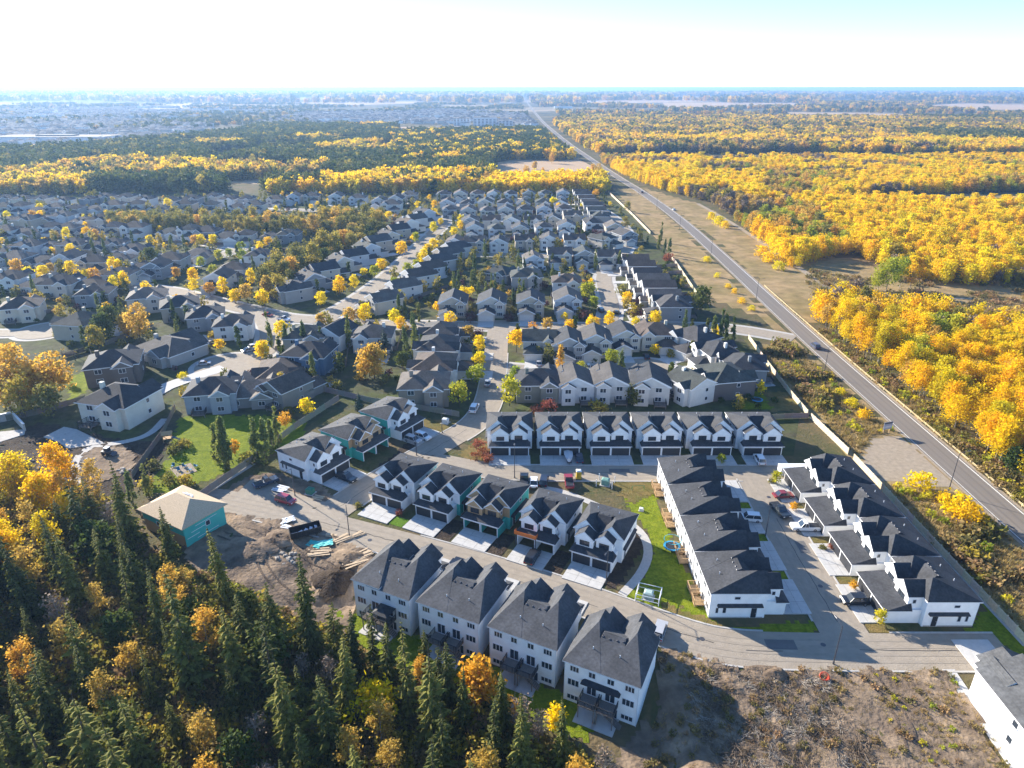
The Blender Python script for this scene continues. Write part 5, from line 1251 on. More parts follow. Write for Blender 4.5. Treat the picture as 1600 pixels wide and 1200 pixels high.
band([GP((430, 303), (430, 293), (600, 287), (760, 286), (860, 284), (950, 284), (968, 292), (955, 301), (700, 302))], 8.0, 55, lambda X, Y: np.where(RNG.uniform(0, 1, len(X)) < .72, 0, 3), KFAR, 'golden_wood', 'golden tree strip along the top of the suburb', (.7, 1.0), .05)
for px, py, s, lab in [(755, 262, 1.5, 'tall lone spruce at the edge of the brown field'), (761, 258, 1.2, 'spruce beside the tall lone one at the brown field')]: at_mid('spruce', px, py, s, lab, None, .5)
for px, py, s, lab in [(835, 258, .8, 'golden tree in the middle of the brown field'), (822, 266, .8, 'golden tree at the near side of the brown field'), (862, 248, .9, 'golden tree at the far side of the brown field'), (848, 267, .5, 'small bush in the brown field'), (935, 270, 1.1, 'golden tree where the brown field meets the road'), (928, 266, 1.0, 'second golden tree where the brown field meets the road')]: at_mid('goldpop', px, py, s, lab, None, .5)
def pick_town(X, Y):
    c = RNG.uniform(0, 1, len(X)); return np.where(c < .35, 9, np.where(c < .6, 6, np.where(c < .9, 8, 4)))
def pick_plain(X, Y):
    c = RNG.uniform(0, 1, len(X)); return np.where(c < .3, 8, np.where(c < .5, 6, np.where(c < .7, 4, np.where(c < .85, 3, 5))))
FIELDS = [[G(*p) for p in q] for q in ([(885, 166), (880, 154), (1110, 153), (1150, 160), (1000, 163)], [(1030, 171), (1035, 160), (1230, 160), (1300, 166)], [(1230, 187), (1225, 174), (1400, 177), (1540, 180), (1540, 188), (1330, 188)], [(1420, 169), (1500, 161), (1680, 165), (1680, 175), (1520, 174)])]
band([[G(880, 183), G(1250, 185), G(2000, 185), G(2000, 160), G(830, 160)]], 34, 56, pick_plain, KFAR, 'plain_woods', 'patchy woods of the far plain', (.8, 1.4), .5, FIELDS)
band([[G(-400, 214), G(0, 214), G(420, 196), G(830, 190), G(815, 162), G(-400, 162)]], 30, 57, pick_town, KFAR, 'town_woods', 'trees between the far houses', (.45, .95), .55)
band([[G(-300, 161), G(1900, 161), G(1900, 145), G(-300, 145)]], 70, 58, pick_plain, KFAR, 'horizon_woods', 'dim woods near the horizon', (1.5, 3.0), .5)

# rough grass and weeds
def tuft(seed, mat_, n=26, h=.7, r=.5):
    rg = np.random.default_rng(seed); P = rg.normal(size=(n, 3)) * [r * .5, r * .5, 0]; V = []; F = []
    for i in range(n):
        a = rg.uniform(0, 6.28); l = h * rg.uniform(.4, 1.1); w = .07; d = np.array([math.cos(a), math.sin(a), 0]); s = np.array([-d[1], d[0], 0]) * w
        b = len(V); V += [P[i] - s, P[i] + s, P[i] + d * l * .5 + [0, 0, l]]; F.append((b, b + 1, b + 2))
    return np_mesh('tuft', [(np.array(V), F, mat_)])
KT = [tuft(1, 'dry_grass'), tuft(2, 'dry_grass', 30, .9, .7), tuft(3, 'weeds', 26, 1.0, .6), np_mesh('tuft', simple(90, .34, 'bush', 'weeds', 1.1, .05, .9, 5, False)), np_mesh('tuft', simple(90, .34, 'bush', 'leaf_olive', 1.3, .05, 1.0, 6, False)), np_mesh('tuft', simple(80, .3, 'bush', 'leaf_lime', .9, .05, .8, 7, False))]
VERGE = [G(*p) for p in ((1180, 548), (1228, 532), (1296, 588), (1440, 716), (1590, 852), (1760, 1010), (1760, 1180), (1600, 1022), (1350, 732), (1265, 650))]
PAD = GP((1335, 725), (1360, 682), (1400, 672), (1510, 775), (1380, 758))
X, Y = jgrid(VERGE, 1.15, 71); kp = ~in_poly(X, Y, PAD) & (X > 87.4); X, Y = X[kp], Y[kp]
n_ = vnoise(X, Y, 7, 72); c = RNG.uniform(0, 1, len(X))
mass('rough_grass', 'rough dry grass and scrub on the road verge', KT, np.stack([X, Y], 1), np.where(n_ > .66, np.where(c < .5, 3, np.where(c < .62, 4, 2)), np.where(c < .5, 0, np.where(c < .96, 1, 5))), RNG.uniform(.6, 1.5, len(X)) * np.where(n_ > .7, 1.5, 1))
LOT = GP((1035, 1015), (1150, 1044), (1480, 1048), (1520, 1110), (1600, 1230), (1000, 1230), (1030, 1060))
X, Y = jgrid(LOT, .95, 73); n_ = vnoise(X, Y, 6, 74); kp = (n_ > .42) | (X > 55); X, Y, n_ = X[kp], Y[kp], n_[kp]; c = RNG.uniform(0, 1, len(X))
mass('lot_weeds', 'dry weeds on the empty lot by the turning end', KT, np.stack([X, Y], 1), np.where(X > 52, np.where(c < .65, 1, np.where(c < .85, 0, np.where(c < .94, 3, 5))), np.where(c < .6, 0, np.where(c < .8, 2, 3))), RNG.uniform(.3, .75, len(X)))
EDG = GP((330, 905), (430, 945), (545, 985), (560, 1010), (440, 1005), (330, 960), (240, 880))
X, Y = jgrid(EDG, .9, 75); c = RNG.uniform(0, 1, len(X))
mass('wood_edge_scrub', 'pale scrub along the edge of the ravine wood', KT, np.stack([X, Y], 1), np.where(c < .35, 1, np.where(c < .6, 3, np.where(c < .8, 4, 5))), RNG.uniform(.6, 1.6, len(X)))
X, Y = jgrid(WOOD, 1.5, 76); c = RNG.uniform(0, 1, len(X))
mass('undergrowth', 'low undergrowth on the floor of the ravine wood', KT, np.stack([X, Y], 1), np.where(c < .3, 3, np.where(c < .6, 4, np.where(c < .8, 2, 1))), RNG.uniform(.7, 1.7, len(X)))
VR = GP((1300, 545), (1345, 562), (1450, 640), (1560, 728), (1640, 800), (1760, 905), (1760, 925), (1620, 800), (1540, 735), (1440, 645), (1330, 556))
X, Y = jgrid(GP((1280, 520), (1292, 516), (1345, 558), (1450, 636), (1560, 722), (1640, 795), (1760, 905), (1770, 950), (1622, 812), (1500, 706), (1400, 622), (1310, 545)), 1.2, 77); c = RNG.uniform(0, 1, len(X))
mass('roadside_scrub', 'scrub between the guard rail and the aspen wood', KT, np.stack([X, Y], 1), np.where(c < .55, 1, np.where(c < .85, 3, np.where(c < .92, 4, 5))), RNG.uniform(.6, 1.6, len(X)))
X, Y = jgrid(GP((1245, 425), (1600, 412), (1850, 425), (1850, 520), (1640, 525), (1290, 482)), 3.0, 78); c = RNG.uniform(0, 1, len(X)); kp = vnoise(X, Y, 14, 79) > .35; X, Y, c = X[kp], Y[kp], c[kp]
mass('meadow_scrub', 'tawny scrub scattered over the meadow', KT, np.stack([X, Y], 1), np.where(c < .6, 1, 3), RNG.uniform(.8, 2.2, len(X)))

# ------------------------------------------------------------------ far houses, too many to count
def far_town():
    rg = np.random.default_rng(5); mb = MB()
    polys = [(GP((-200, 236), (60, 236), (230, 222), (330, 206), (330, 196), (150, 186), (-200, 192)), 22, .25), (GP((380, 198), (640, 196), (840, 198), (815, 178), (700, 172), (480, 176)), 24, .3), (GP((-200, 186), (330, 186), (480, 174), (300, 168), (-200, 170)), 28, .35)]
    for poly, d, thin in polys:
        X, Y = jgrid(poly, d, 61, .46); k = (vnoise(X, Y, d * 5, 62) > thin) & (vnoise(X, Y, d * 2.2, 63) > .25)
        for x, y in zip(X[k], Y[k]):
            w, l, h = rg.uniform(5.5, 9), rg.uniform(5.5, 8), rg.uniform(5.5, 7.5); m = int(rg.integers(2))
            mb.box(x - w, x + w, y - l, y + l, 0, h, m); mb.roof(x - w - .5, x + w + .5, y - l - .5, y + l + .5, h, h + 3, min(w, l) + .5, min(w, l) + .5, l + .5, l + .5, .3, 2 + int(rg.integers(2)), m, m)
    kind(ob('far_houses', mb.mesh('far_houses', ['far_wall', 'far_wall_b', 'far_roof', 'far_roof_b'])), 'stuff', 'far suburb roofs fading into the haze')
mat('far_wall', (0.80, 0.79, 0.77), 0.8, 0.05); mat('far_wall_b', (0.50, 0.47, 0.43), 0.8, 0.05); mat('far_roof', (0.10, 0.10, 0.10), 0.9, 0.1); mat('far_roof_b', (0.28, 0.25, 0.22), 0.9, 0.1)
far_town()
def block(label, px, py, w, d, h, c, nw=0):
    x, y = G(px, py); t = thing('far_building', label, 'building', (x, y, 0), 0)
    ob('wall', MB().box(-w / 2, w / 2, -d / 2, d / 2, 0, h).mesh('wall', ['paint']), t, col=c)
    ob('roof', MB().box(-w / 2 - .5, w / 2 + .5, -d / 2 - .5, d / 2 + .5, h, h + .6).box(-w / 6, w / 6, -d / 6, d / 6, h + .6, h + 2.5).mesh('roof', ['far_roof_b']), t)
    for i in range(nw):
        for k in range(int(h // 3.4)): ob('window_band', MB().box(0, w / nw * .55, -.15, 0, 0, 1.5).mesh('window_band', ['glass']), t, (-w / 2 + w * (i + .2) / nw, -d / 2, 1.2 + 3.3 * k))
for a in [('long low white-roofed building in the hazy distance', 92, 221, 190, 60, 9, (.75, .75, .75)), ('white apartment block beyond the dark spruces', 722, 196, 40, 20, 17, (.72, .72, .74), 5), ('taller pale apartment block beyond the dark spruces', 758, 197, 55, 22, 20, (.68, .69, .72), 6), ('pale low apartment block beside the taller ones', 790, 198, 34, 20, 14, (.6, .6, .62), 4), ('low pale building by the far brown strip', 700, 203, 50, 20, 7, (.45, .42, .38)), ('teal wrapped far building in the hazy suburb', 212, 224, 40, 16, 7, (.10, .45, .42)), ('teal far roof among the hazy houses', 600, 195, 40, 16, 6, (.12, .4, .38)), ('white shed on the far plain', 1315, 168, 60, 30, 9, (.75, .75, .75)), ('white farm sheds beyond the field strips', 880, 169, 80, 30, 8, (.7, .7, .7))]: block(*a)
mat('brush_brown', (0.17, 0.125, 0.085), 0.9, 0.3, 1.5)
mat('boat_cover', (0.50, 0.50, 0.52), .7, .1)
mat('goal_green', (.05, .16, .06), .6, .1)
# ------------------------------------------------------------------ fences
def fence(label, pts, h=1.8, col=(0.34, 0.29, 0.23), step=2.4, group=None, post=True):
    """boarded fence: each panel and each post is a part"""
    x0, y0 = pts[0]
    t = thing('boarded_fence', label, 'fence', (x0, y0, 0), 0, group)
    def panel():
        mb = MB(); n = 12
        for i in range(n): mb.box(-.5 + i / n + .004, -.5 + (i + 1) / n - .004, -.025 + (.012 if i % 2 else 0), .025 + (.012 if i % 2 else 0), .06, 1)
        mb.box(-.5, .5, .03, .08, .2, .27).box(-.5, .5, .03, .08, .78, .85)
        return mb.mesh('panel', ['fence_wood'])
    pm = cached('fence_panel', panel); po = cached('fence_post', lambda: MB().box(-.07, .07, -.07, .07, -.2, 1.06).roof(-.09, .09, -.09, .09, 1.08, 1.12, .09, .09, .09, .09, .03, 0, 0, 0).mesh('post', ['fence_wood']))
    for a, b in zip(pts, pts[1:]):
        L = math.dist(a, b); n = max(1, round(L / step)); ang = math.atan2(b[1] - a[1], b[0] - a[0])
        for i in range(n):
            c = (a[0] + (b[0] - a[0]) * (i + .5) / n, a[1] + (b[1] - a[1]) * (i + .5) / n); g = gz(*c) if abs(c[0]) < 121 and c[1] < 200 else 0
            ob('panel', pm, t, (c[0] - x0, c[1] - y0, g), ang, tuple(q * hr.uniform(.9, 1.1) for q in col), (L / n - .1, 1, h))
            if post: ob('post', po, t, (a[0] + (b[0] - a[0]) * i / n - x0, a[1] + (b[1] - a[1]) * i / n - y0, g), ang, col, (1, 1, h))
    return t
PALE = (0.60, 0.51, 0.37)
fence('pale tan fence behind the duplexes at the verge', [(86.2, 78), (86.1, 100), (86, 125), (85.8, 150)], 1.8, PALE)
fence('pale tan fence from the gravel pad up to the dry lot corner', [(85.6, 152.5), (84.9, 163), (84.3, 173)], 1.9, PALE)
fence('pale tan fence beside the big garden above the dry lot', [(84.2, 175), (84.6, 190), (86.0, 215), (88, 240)], 1.8, PALE)
fence('grey fence across the back gardens behind the six white duplexes', [(0, 170.5), (30, 171), (60, 171.5), (84, 173.5)], 1.7, (0.24, 0.21, 0.18))
fence('pale fence along the meadow below the stepped terrace', GP((1092, 467), (1062, 422), (1049, 403)), 1.8, PALE, 5)
fence('pale fence along the meadow beside the upper terrace', GP((1016, 366), (987, 336), (950, 301)), 1.8, PALE, 6)
fence('grey-brown timber fence between the garden lawn and the side street houses', GP((297, 792), (330, 768), (396, 722), (460, 672), (530, 626)), 2.0, (0.30, 0.25, 0.20))
fence('grey-brown timber fence behind the blue house', GP((430, 590), (470, 604), (580, 630), (648, 640), (718, 652)), 1.9, (0.26, 0.23, 0.20))
fence('dark timber fence running down beside the earth yard', GP((274, 640), (255, 680), (230, 715), (207, 748)), 1.8, (0.20, 0.17, 0.14))
fence('dark timber fence along the top of the earth yard', GP((-40, 668), (60, 648), (135, 626)), 1.8, (0.17, 0.15, 0.13))
fence('timber fence below the golden poplars', GP((100, 560), (140, 548), (150, 575)), 1.8, (0.2, 0.17, 0.14))
for i, (px, py) in enumerate([(1076, 477), (1063, 464), (1057, 452), (1052, 441), (1047, 430), (1042, 419)]):
    a = G(px - 22, py); b = G(px + 20, py - 3); fence(f'{ORD[i]} short yard fence behind the stepped terrace', [a, b], 1.7, (0.22, 0.19, 0.16), 5, 'short yard fences of the stepped terrace', False)
yards = [((800, 452), (700, 452)), ((700, 452), (690, 480)), ((800, 452), (800, 480)), ((860, 452), (862, 480)), ((915, 425), (910, 452)), ((640, 470), (700, 450)), ((650, 455), (720, 410)), ((560, 545), (620, 548)), ((620, 548), (630, 515)), ((540, 575), (545, 545)), ((430, 548), (470, 540)), ((300, 530), (340, 545)), ((165, 540), (240, 510)), ((90, 470), (150, 478)), ((50, 500), (100, 480)), ((815, 628), (815, 600)), ((868, 628), (870, 600)), ((924, 628), (924, 600)), ((982, 628), (984, 600)), ((720, 370), (860, 370)), ((700, 326), (880, 326)), ((720, 354), (890, 353)), ((60, 424), (160, 428)), ((20, 374), (200, 375)), ((250, 380), (370, 384))]
for i, (a, b) in enumerate(yards): fence('dark wooden yard fence between older suburb gardens', [G(*a), G(*b)], 1.7, (0.19, 0.165, 0.14), 6, 'dark yard fences of the older suburb', False)
def guard_rail():
    pts = [p for p in offset_line(HW, -5.1) if 104 < p[1] < 330]
    x0, y0 = pts[0]; t = thing('guard_rail', 'pale guard rail along the aspen side of the country road', 'guard rail', (x0, y0, 0))
    q = [pts[0]]
    for p in pts[1:]:
        while math.dist(q[-1], p) > 4:
            d = math.dist(q[-1], p); q.append((q[-1][0] + (p[0] - q[-1][0]) * 4 / d, q[-1][1] + (p[1] - q[-1][1]) * 4 / d))
    for k, (z, off) in enumerate(((.62, 0), (.38, .02))):
        r = ribbon('rail', [(a - x0, b - y0) for a, b in q], .04 + off, -.04 + off, z - .05, 'rail_tan', .1, None); r.parent = t
    pm = MB().box(-.09, .09, -.09, .09, -.1, .82).mesh('post', ['rail_tan'])
    for a, b in q: ob('post', pm, t, (a - x0, b - y0, 0))
mat('rail_tan', (0.62, 0.50, 0.28), 0.7, 0.1)
guard_rail()

# ------------------------------------------------------------------ lamp posts
def lamp_mesh(h, arm):
    mb = MB().tube((0, 0, 0), (0, 0, .5), .16, .14, 8).tube((0, 0, .5), (0, 0, h), .11, .06, 8).tube((0, 0, h - .1), (arm, 0, h + .25), .05, .035, 6)
    return mb.mesh('pole', ['steel'])
for px, py, h, arm, ang, lab in [(546, 838, 7.8, 1.4, 64, 'dark lamp post beside the dumpster on the curving street'), (461, 775, 7.2, 1.4, -116, 'dark lamp post beside the green cabinet and red car'), (947, 913, 7.8, 1.4, -116, 'dark lamp post at the drive of the last duplex by the footpath'), (1302, 1038, 8, 1.5, 100, 'dark lamp post at the weedy lot by the turning end'), (804, 747, 8, 1.4, 90, 'dark lamp post by the cars on the cross street'), (1196, 838, 7.5, 1.4, 0, 'dark lamp post on the inner street beside the corner duplex'), (651, 712, 6.5, 1.2, -33, 'dark lamp post at the short side street bend'), (691, 677, 6, 1.2, -33, 'dark lamp post on the lawn by the white utility box'),
        (1482, 768, 10.2, 2.2, 10, 'tall road lamp nearest the gravel pad'), (1287, 587, 10, 2.2, 10, 'tall road lamp by the dark blue car'), (1181, 471, 10, 2.2, 10, 'tall road lamp near the yellow verge bushes'), (1111, 396, 10, 2.2, 10, 'tall road lamp below the white car on the road'), (1062, 358, 10, 2.2, 10, 'tall road lamp above the meadow bend'), (1026, 327, 10, 2.2, 10, 'tall road lamp near the far cars'), (998, 304, 10, 2.2, 10, 'tallest-looking far road lamp by the side turning'), (1042, 607, 7, 1.2, 0, 'lamp post at the keyhole close')]:
    x, y = G(px, py); t = thing('street_lamp', lab, 'street lamp', (x, y, gz(x, y) if y < 200 else 0), R(ang), 'street lamps')
    ob('pole', cached(('lamp', h, arm), lambda: lamp_mesh(h, arm)), t)
    ob('lamp_head', cached('lamphead', lambda: MB().prism([(-.12, 0), (.12, 0), (.16, .06), (.1, .14), (-.1, .14), (-.16, .06)], -.1, .6).mesh('lamp_head', ['steel'])), t, (arm, 0, h + .2))

# ------------------------------------------------------------------ cars
def car_meshes(kind_):
    def f():
        L, W, H = {'car': (4.6, 1.82, 1.45), 'suv': (4.8, 1.92, 1.75), 'van': (5.2, 2.0, 1.95), 'pickup': (5.8, 2.0, 1.85)}[kind_]
        l = L / 2; hb = H * .56; w = W / 2
        mb = MB()
        body = [(-l, .35), (-l * .98, .3), (l * .96, .3), (l, .4), (l, hb * .88), (l * .93, hb), (-l * .93, hb), (-l, hb * .82)]
        mb.prism(body, -w, w)
        # wheel arches
        b = mb.mesh('body', ['car_paint'])
        def bev(me):
            return me
        if kind_ == 'car': cab = [(-l * .52, hb - .02), (l * .72, hb - .02), (l * .42, H), (-l * .16, H)]
        elif kind_ == 'pickup': cab = [(-l * .42, hb - .02), (l * .16, hb - .02), (l * .10, H), (-l * .20, H)]
        else: cab = [(-l * .55, hb - .02), (l * .93, hb - .02), (l * .80, H), (-l * .30, H)]
        n = 4; wt = w * .80; wb = w * .95
        V = [(-wb if z < H * .9 else -wt, y, z) for y, z in cab] + [(wb if z < H * .9 else wt, y, z) for y, z in cab]
        cb = MB().add(V, [(i, 4 + i, 4 + (i + 1) % 4, (i + 1) % 4) for i in range(4)] + [(0, 1, 2, 3), (7, 6, 5, 4)], 0).mesh('cabin_glass', ['glass'])
        y0, y1 = cab[3][0] + .04, cab[2][0] - .04
        rf = MB().box(-wt - .01, wt + .01, y0, y1, H - .03, H + .035)
        for s in (-1, 1):   # pillars
            for (ya, za), (yb_, zb_) in ((cab[0], cab[3]), (cab[1], cab[2])): rf.tube((s * (wb + .005), ya, za), (s * (wt + .005), yb_, zb_), .045, .04, 4)
            ym = (cab[0][0] + cab[1][0]) / 2; rf.tube((s * (wb + .005), ym, hb), (s * (wt + .005), (y0 + y1) / 2, H), .045, .04, 4)
        r = rf.mesh('roof', ['car_paint'])
        wh = MB(); k = 12; rr = .34
        wh.tube((-.11, 0, 0), (.11, 0, 0), rr, rr, k, 0); wh.tube((-.118, 0, 0), (.118, 0, 0), rr * .6, rr * .6, 8, 1)
        whm = wh.mesh('wheel', ['tyre', 'alloy'])
        bed = MB().box(-w * .84, w * .84, l * .22, l * .94, hb - .25 + .3, hb + .012).mesh('load_bed', ['dark_trim']) if kind_ == 'pickup' else None
        return b, cb, r, whm, bed, (l, w, hb)
    return cached(('car', kind_), f)
def car(kind_, px, py, ang, col, label, group=None, zc=.8, wz=0.0):
    x, y = G(px, py, zc); b, cb, r, whm, bed, (l, w, hb) = car_meshes(kind_)
    nm = {'car': 'parked_car', 'suv': 'parked_car', 'van': 'parked_van', 'pickup': 'pickup_truck'}[kind_]
    t = thing(nm, label, {'car': 'car', 'suv': 'car', 'van': 'van', 'pickup': 'pickup'}[kind_], (x, y, (.20 if y < 200 else .1) + wz), R(ang + 90), group)
    ob('body', b, t, col=col); ob('cabin_glass', cb, t); ob('roof', r, t, col=col)
    for sx in (-1, 1):
        for sy in (-.62, .62): ob('wheel', whm, t, (sx * (w - .1), sy * l, .34))
        ob('headlight', cached('hl', lambda: MB().box(-.2, .2, -.03, .03, -.09, .09).mesh('headlight', ['lens'])), t, (sx * w * .7, -l, hb * .72)); ob('tail_light', cached('tl', lambda: MB().box(-.16, .16, -.03, .03, -.12, .12).mesh('tail_light', ['red_lens'])), t, (sx * w * .75, l, hb * .72))
    if bed: ob('load_bed', bed, t)
    return t
CW, CB, CS, CR, CD = (.75, .75, .75), (.012, .013, .016), (.38, .39, .41), (.28, .02, .03), (.03, .045, .08)
for a in [('suv', 1274, 540, 92, (.05, .06, .11), 'dark blue car driving on the country road'), ('car', 1053, 327, 92, CW, 'white car driving up the country road above the meadow'), ('suv', 1003, 300, 92, (.12, .06, .05), 'dark brown car on the country road near the side turning'), ('car', 951, 271, 92, CW, 'white car farthest up the country road'),
        ('suv', 1187, 718, 88, CW, 'white car on the drive beside the dry lot'), ('car', 905, 715, 90, CD, 'dark blue car beside the covered boat'), ('pickup', 819, 750, 88, CB, 'black pickup by the lamp post on the cross street'), ('car', 834, 753, 88, CW, 'white car between two dark ones on the cross street'), ('suv', 850, 751, 80, (.02, .025, .04), 'dark car at the end of the three by the lamp post'), ('pickup', 889, 752, 90, CR, 'red pickup next to the yellow portable toilet'),
        ('pickup', 415, 753, 40, (.03, .05, .09), 'dark blue pickup at the top of the dirt lot'), ('suv', 446, 781, -25, (.32, .03, .05), 'red car on the curving street by the dirt lot'), ('pickup', 541, 746, -33, CB, 'black pickup on the drive by the side street'), ('suv', 645, 687, -33, CS, 'silver-white car on the drive, left of a pair'), ('suv', 660, 682, -33, CW, 'white car on the drive, right of a pair'), ('van', 741, 638, 80, CW, 'white van parked where the lane meets the crescent'), ('car', 762, 598, 88, CS, 'silver car parked in the lane'),
        ('car', 1224, 773, 5, (.20, .02, .02), 'dark red car on the drive by the gravel pad end'), ('pickup', 1219, 797, -80, (.02, .025, .03), 'black pickup at the kerb of the inner street'), ('pickup', 1258, 823, 178, CW, 'white pickup on the drive on the inner street'), ('suv', 1336, 938, 180, CB, 'black car on the drive nearest the turning end'), ('suv', 1172, 809, 172, CW, 'white car on the shaded drive of the lawn row'), ('suv', 832, 870, 66, CB, 'black car on the drive under the orange lift platform'),
        ('suv', 711, 884, 66, CB, 'black car behind the second walk-out house'), ('suv', 1031, 985, 66, CS, 'silver car behind the fourth walk-out house'), ('car', 318, 567, 20, CS, 'silver car at the turning circle'), ('car', 388, 546, 40, CS, 'grey car at the mouth of the turning circle'), ('suv', 399, 541, 40, CW, 'white car at the mouth of the turning circle'), ('pickup', 443, 498, -25, CW, 'white pickup on the curving suburb street'), ('car', 418, 491, -25, (.35, .05, .06), 'red car on the curving suburb street'), ('pickup', 920, 574, 175, CW, 'white pickup in the keyhole close'), ('car', 842, 567, 90, CS, 'grey car on the drive at the mouth of the close'), ('van', 985, 486, 170, CW, 'white van by the stepped terrace'), ('suv', 939, 484, 100, CB, 'dark car in the short close'), ('car', 962, 488, 170, CB, 'dark car before the stepped terrace'), ('pickup', 850, 420, 90, CS, 'silver pickup before the gabled close houses'), ('car', 1010, 556, 90, CB, 'dark car on the shaded drive of the close')]:
    car(*a)
# covered boat and white trailer
x, y = G(888, 712, .8); t = thing('covered_boat', 'boat under a grey-white cover on the drive of the six-row', 'boat', (x, y, .2), 0)
hull = MB(); n = 9
for k in range(n):
    s = k / (n - 1); yy = -3 + 6 * s; w = 1.1 * math.sqrt(max(.02, 1 - max(0, (.45 - s) / .5) ** 2)); hull.v += [(-w, yy, 1.3), (-w * .6, yy, .55), (w * .6, yy, .55), (w, yy, 1.3), (0, yy, 1.3 + .55 * math.sin(math.pi * min(1, s + .12)))]
for k in range(n - 1):
    for j in range(5): hull.f.append([k * 5 + j, k * 5 + (j + 1) % 5, k * 5 + 5 + (j + 1) % 5, k * 5 + 5 + j]); hull.m.append(0 if j < 3 else 1)
hull.f += [[0, 4, 3, 2, 1], [(n - 1) * 5 + q for q in range(5)]]; hull.m += [0, 0]
ob('hull', hull.mesh('hull', ['trim', 'boat_cover']), t)
ob('boat_trailer', MB().box(-.6, .6, -3.4, 2.6, .38, .5).box(-.05, .05, -4.4, -3.2, .38, .48).mesh('boat_trailer', ['steel']), t)
for s in (-1, 1): ob('wheel', cached('bw', lambda: MB().tube((-.1, 0, 0), (.1, 0, 0), .32, .32, 10).mesh('wheel', ['tyre'])), t, (s * .95, .8, .32))
x, y = G(1238, 737, 1.2); t = thing('cargo_trailer', 'long white trailer standing at the end garage of the fence row', 'trailer', (x, y, .15), R(0))
ob('body', MB().box(-3.2, 3.2, -1.1, 1.1, .55, 2.6).roof(-3.25, 3.25, -1.13, 1.13, 2.66, 2.8, .3, .3, .5, .5, .08, 0, 0, 0).mesh('body', ['trim']), t)
for i in range(5): ob('side_rib', MB().box(-.04, .04, -1.14, 1.14, .6, 2.55).mesh('side_rib', ['steel']), t, (-2.4 + 1.2 * i, 0, 0))
for s in (-1, 1):
    for k in (-.5, .5): ob('wheel', CACHE['bw'], t, (k, s * 1.0, .32), R(90))

# ------------------------------------------------------------------ site things
x, y = G(478, 836); t = thing('dumpster', 'long black open-top dumpster on the dirt lot', 'dumpster', (x, y, gz(x, y) + .5), R(26))
mb = MB(); w, l, h = 1.2, 3.1, 1.5
mb.box(-l, l, -w, w, .15, .25).box(-l, l, -w - .06, -w, .15, h).box(-l, l, w, w + .06, .15, h).box(-l - .06, -l, -w - .06, w + .06, .15, h).box(l, l + .06, -w - .06, w + .06, .15, h)
ob('bin', mb.mesh('bin', ['dark_trim']), t)
for i in range(7):
    for s in (-1, 1): ob('rib', cached('dr', lambda: MB().box(-.06, .06, -.06, .06, .1, h + .03).mesh('rib', ['dark_trim'])), t, (-l + .5 + i * .87, s * (w + .12), 0))
for i in range(5): tag(ob('scrap_sheet', MB().box(-.6, .6, -.3, .3, 0, .1).mesh('scrap_sheet', ['plastic']), None, (x + math.cos(R(26)) * (i - 2) * 1.1, y + math.sin(R(26)) * (i - 2) * 1.1, gz(x, y) + .95 + .06 * i), (R(8 * i), R(-6 * i), R(26 + 23 * i)), (.65, .66, .72)), 'white sheet of scrap lying in the black dumpster', 'scrap', 'scrap in the dumpster')
def mound(label, px, py, r, h, m, seed, cat='mound', name='dirt_pile', el=1.3, ang=0):
    x, y = G(px, py); rg = np.random.default_rng(seed); mb = MB(); n, k = 22, 7
    V = [(0, 0, h)]
    for j in range(1, k + 1):
        for i in range(n):
            a = 6.283 * i / n; q = j / k; rr = r * q * (1 + .18 * math.sin(3 * a + seed) + .1 * rg.normal()); V.append((rr * el * math.cos(a), rr * math.sin(a), max(-.15, h * (1 - q ** 1.4) + .14 * h * rg.normal() * (1 - q))))
    F = [(0, 1 + i, 1 + (i + 1) % n) for i in range(n)] + [(1 + (j - 1) * n + i, 1 + j * n + i, 1 + j * n + (i + 1) % n, 1 + (j - 1) * n + (i + 1) % n) for j in range(1, k) for i in range(n)]
    return tag(ob(name, mb.add(V, F).mesh(name, [m], True), None, (x, y, gz(x, y) + .2), R(ang)), label, cat)
mound('large dark earth pile on the dirt lot above the scrub', 525, 898, 4.0, 2.0, 'dark_soil', 1, ang=20); mound('brown earth bank beside the large dark pile', 500, 912, 3.2, 1.2, 'dirt', 2, ang=40); mound('small earth pile next to the dumpster', 430, 845, 3.2, 1.0, 'dirt', 3); mound('low earth bank on the weedy lot', 1140, 1072, 2.4, .5, 'dirt', 4); mound('dark earth heap at the street edge of the weedy lot', 1212, 1056, 1.5, .9, 'dirt', 5); mound('long earth bank across the dirt lot toward the plywood house', 390, 860, 4.5, 1.1, 'dirt', 6, ang=-20); mound('earth pile between the lumber and the first walk-out house', 545, 872, 2.6, .9, 'dirt', 7)
def rocks(label, group, px, py, n, spread, seed):
    x, y = G(px, py); rg = random.Random(seed)
    for i in range(n):
        v = []
        s = rg.uniform(.25, .6); mb = MB(); mb.roof(-s, s, -s * .8, s * .8, s * .55, s * .95, s * .4, s * .35, s * .3, s * .4, s * .7, 0, 0, 0)
        xx, yy = x + rg.gauss(0, spread), y + rg.gauss(0, spread * .7)
        tag(ob('boulder', mb.mesh('boulder', ['rock']), None, (xx, yy, gz(xx, yy) + .05), (R(rg.uniform(-12, 12)), R(rg.uniform(-12, 12)), rg.uniform(0, 6))), label, 'boulder', group)
rocks('grey boulder of the rubble heap on the dirt lot', 'boulders on the dirt lot', 447, 872, 16, 1.3, 3); rocks('pale boulder lining the curved path of the earth yard', 'boulders of the earth yard', 131, 722, 14, 1.1, 4); rocks('pale boulder on the earth yard above the yellow aspens', 'upper boulders of the earth yard', 75, 722, 18, 2.6, 5); rocks('pale boulder at the lower bend of the earth yard', 'lower boulders of the earth yard', 190, 738, 9, .9, 6)
rl = random.Random(9)
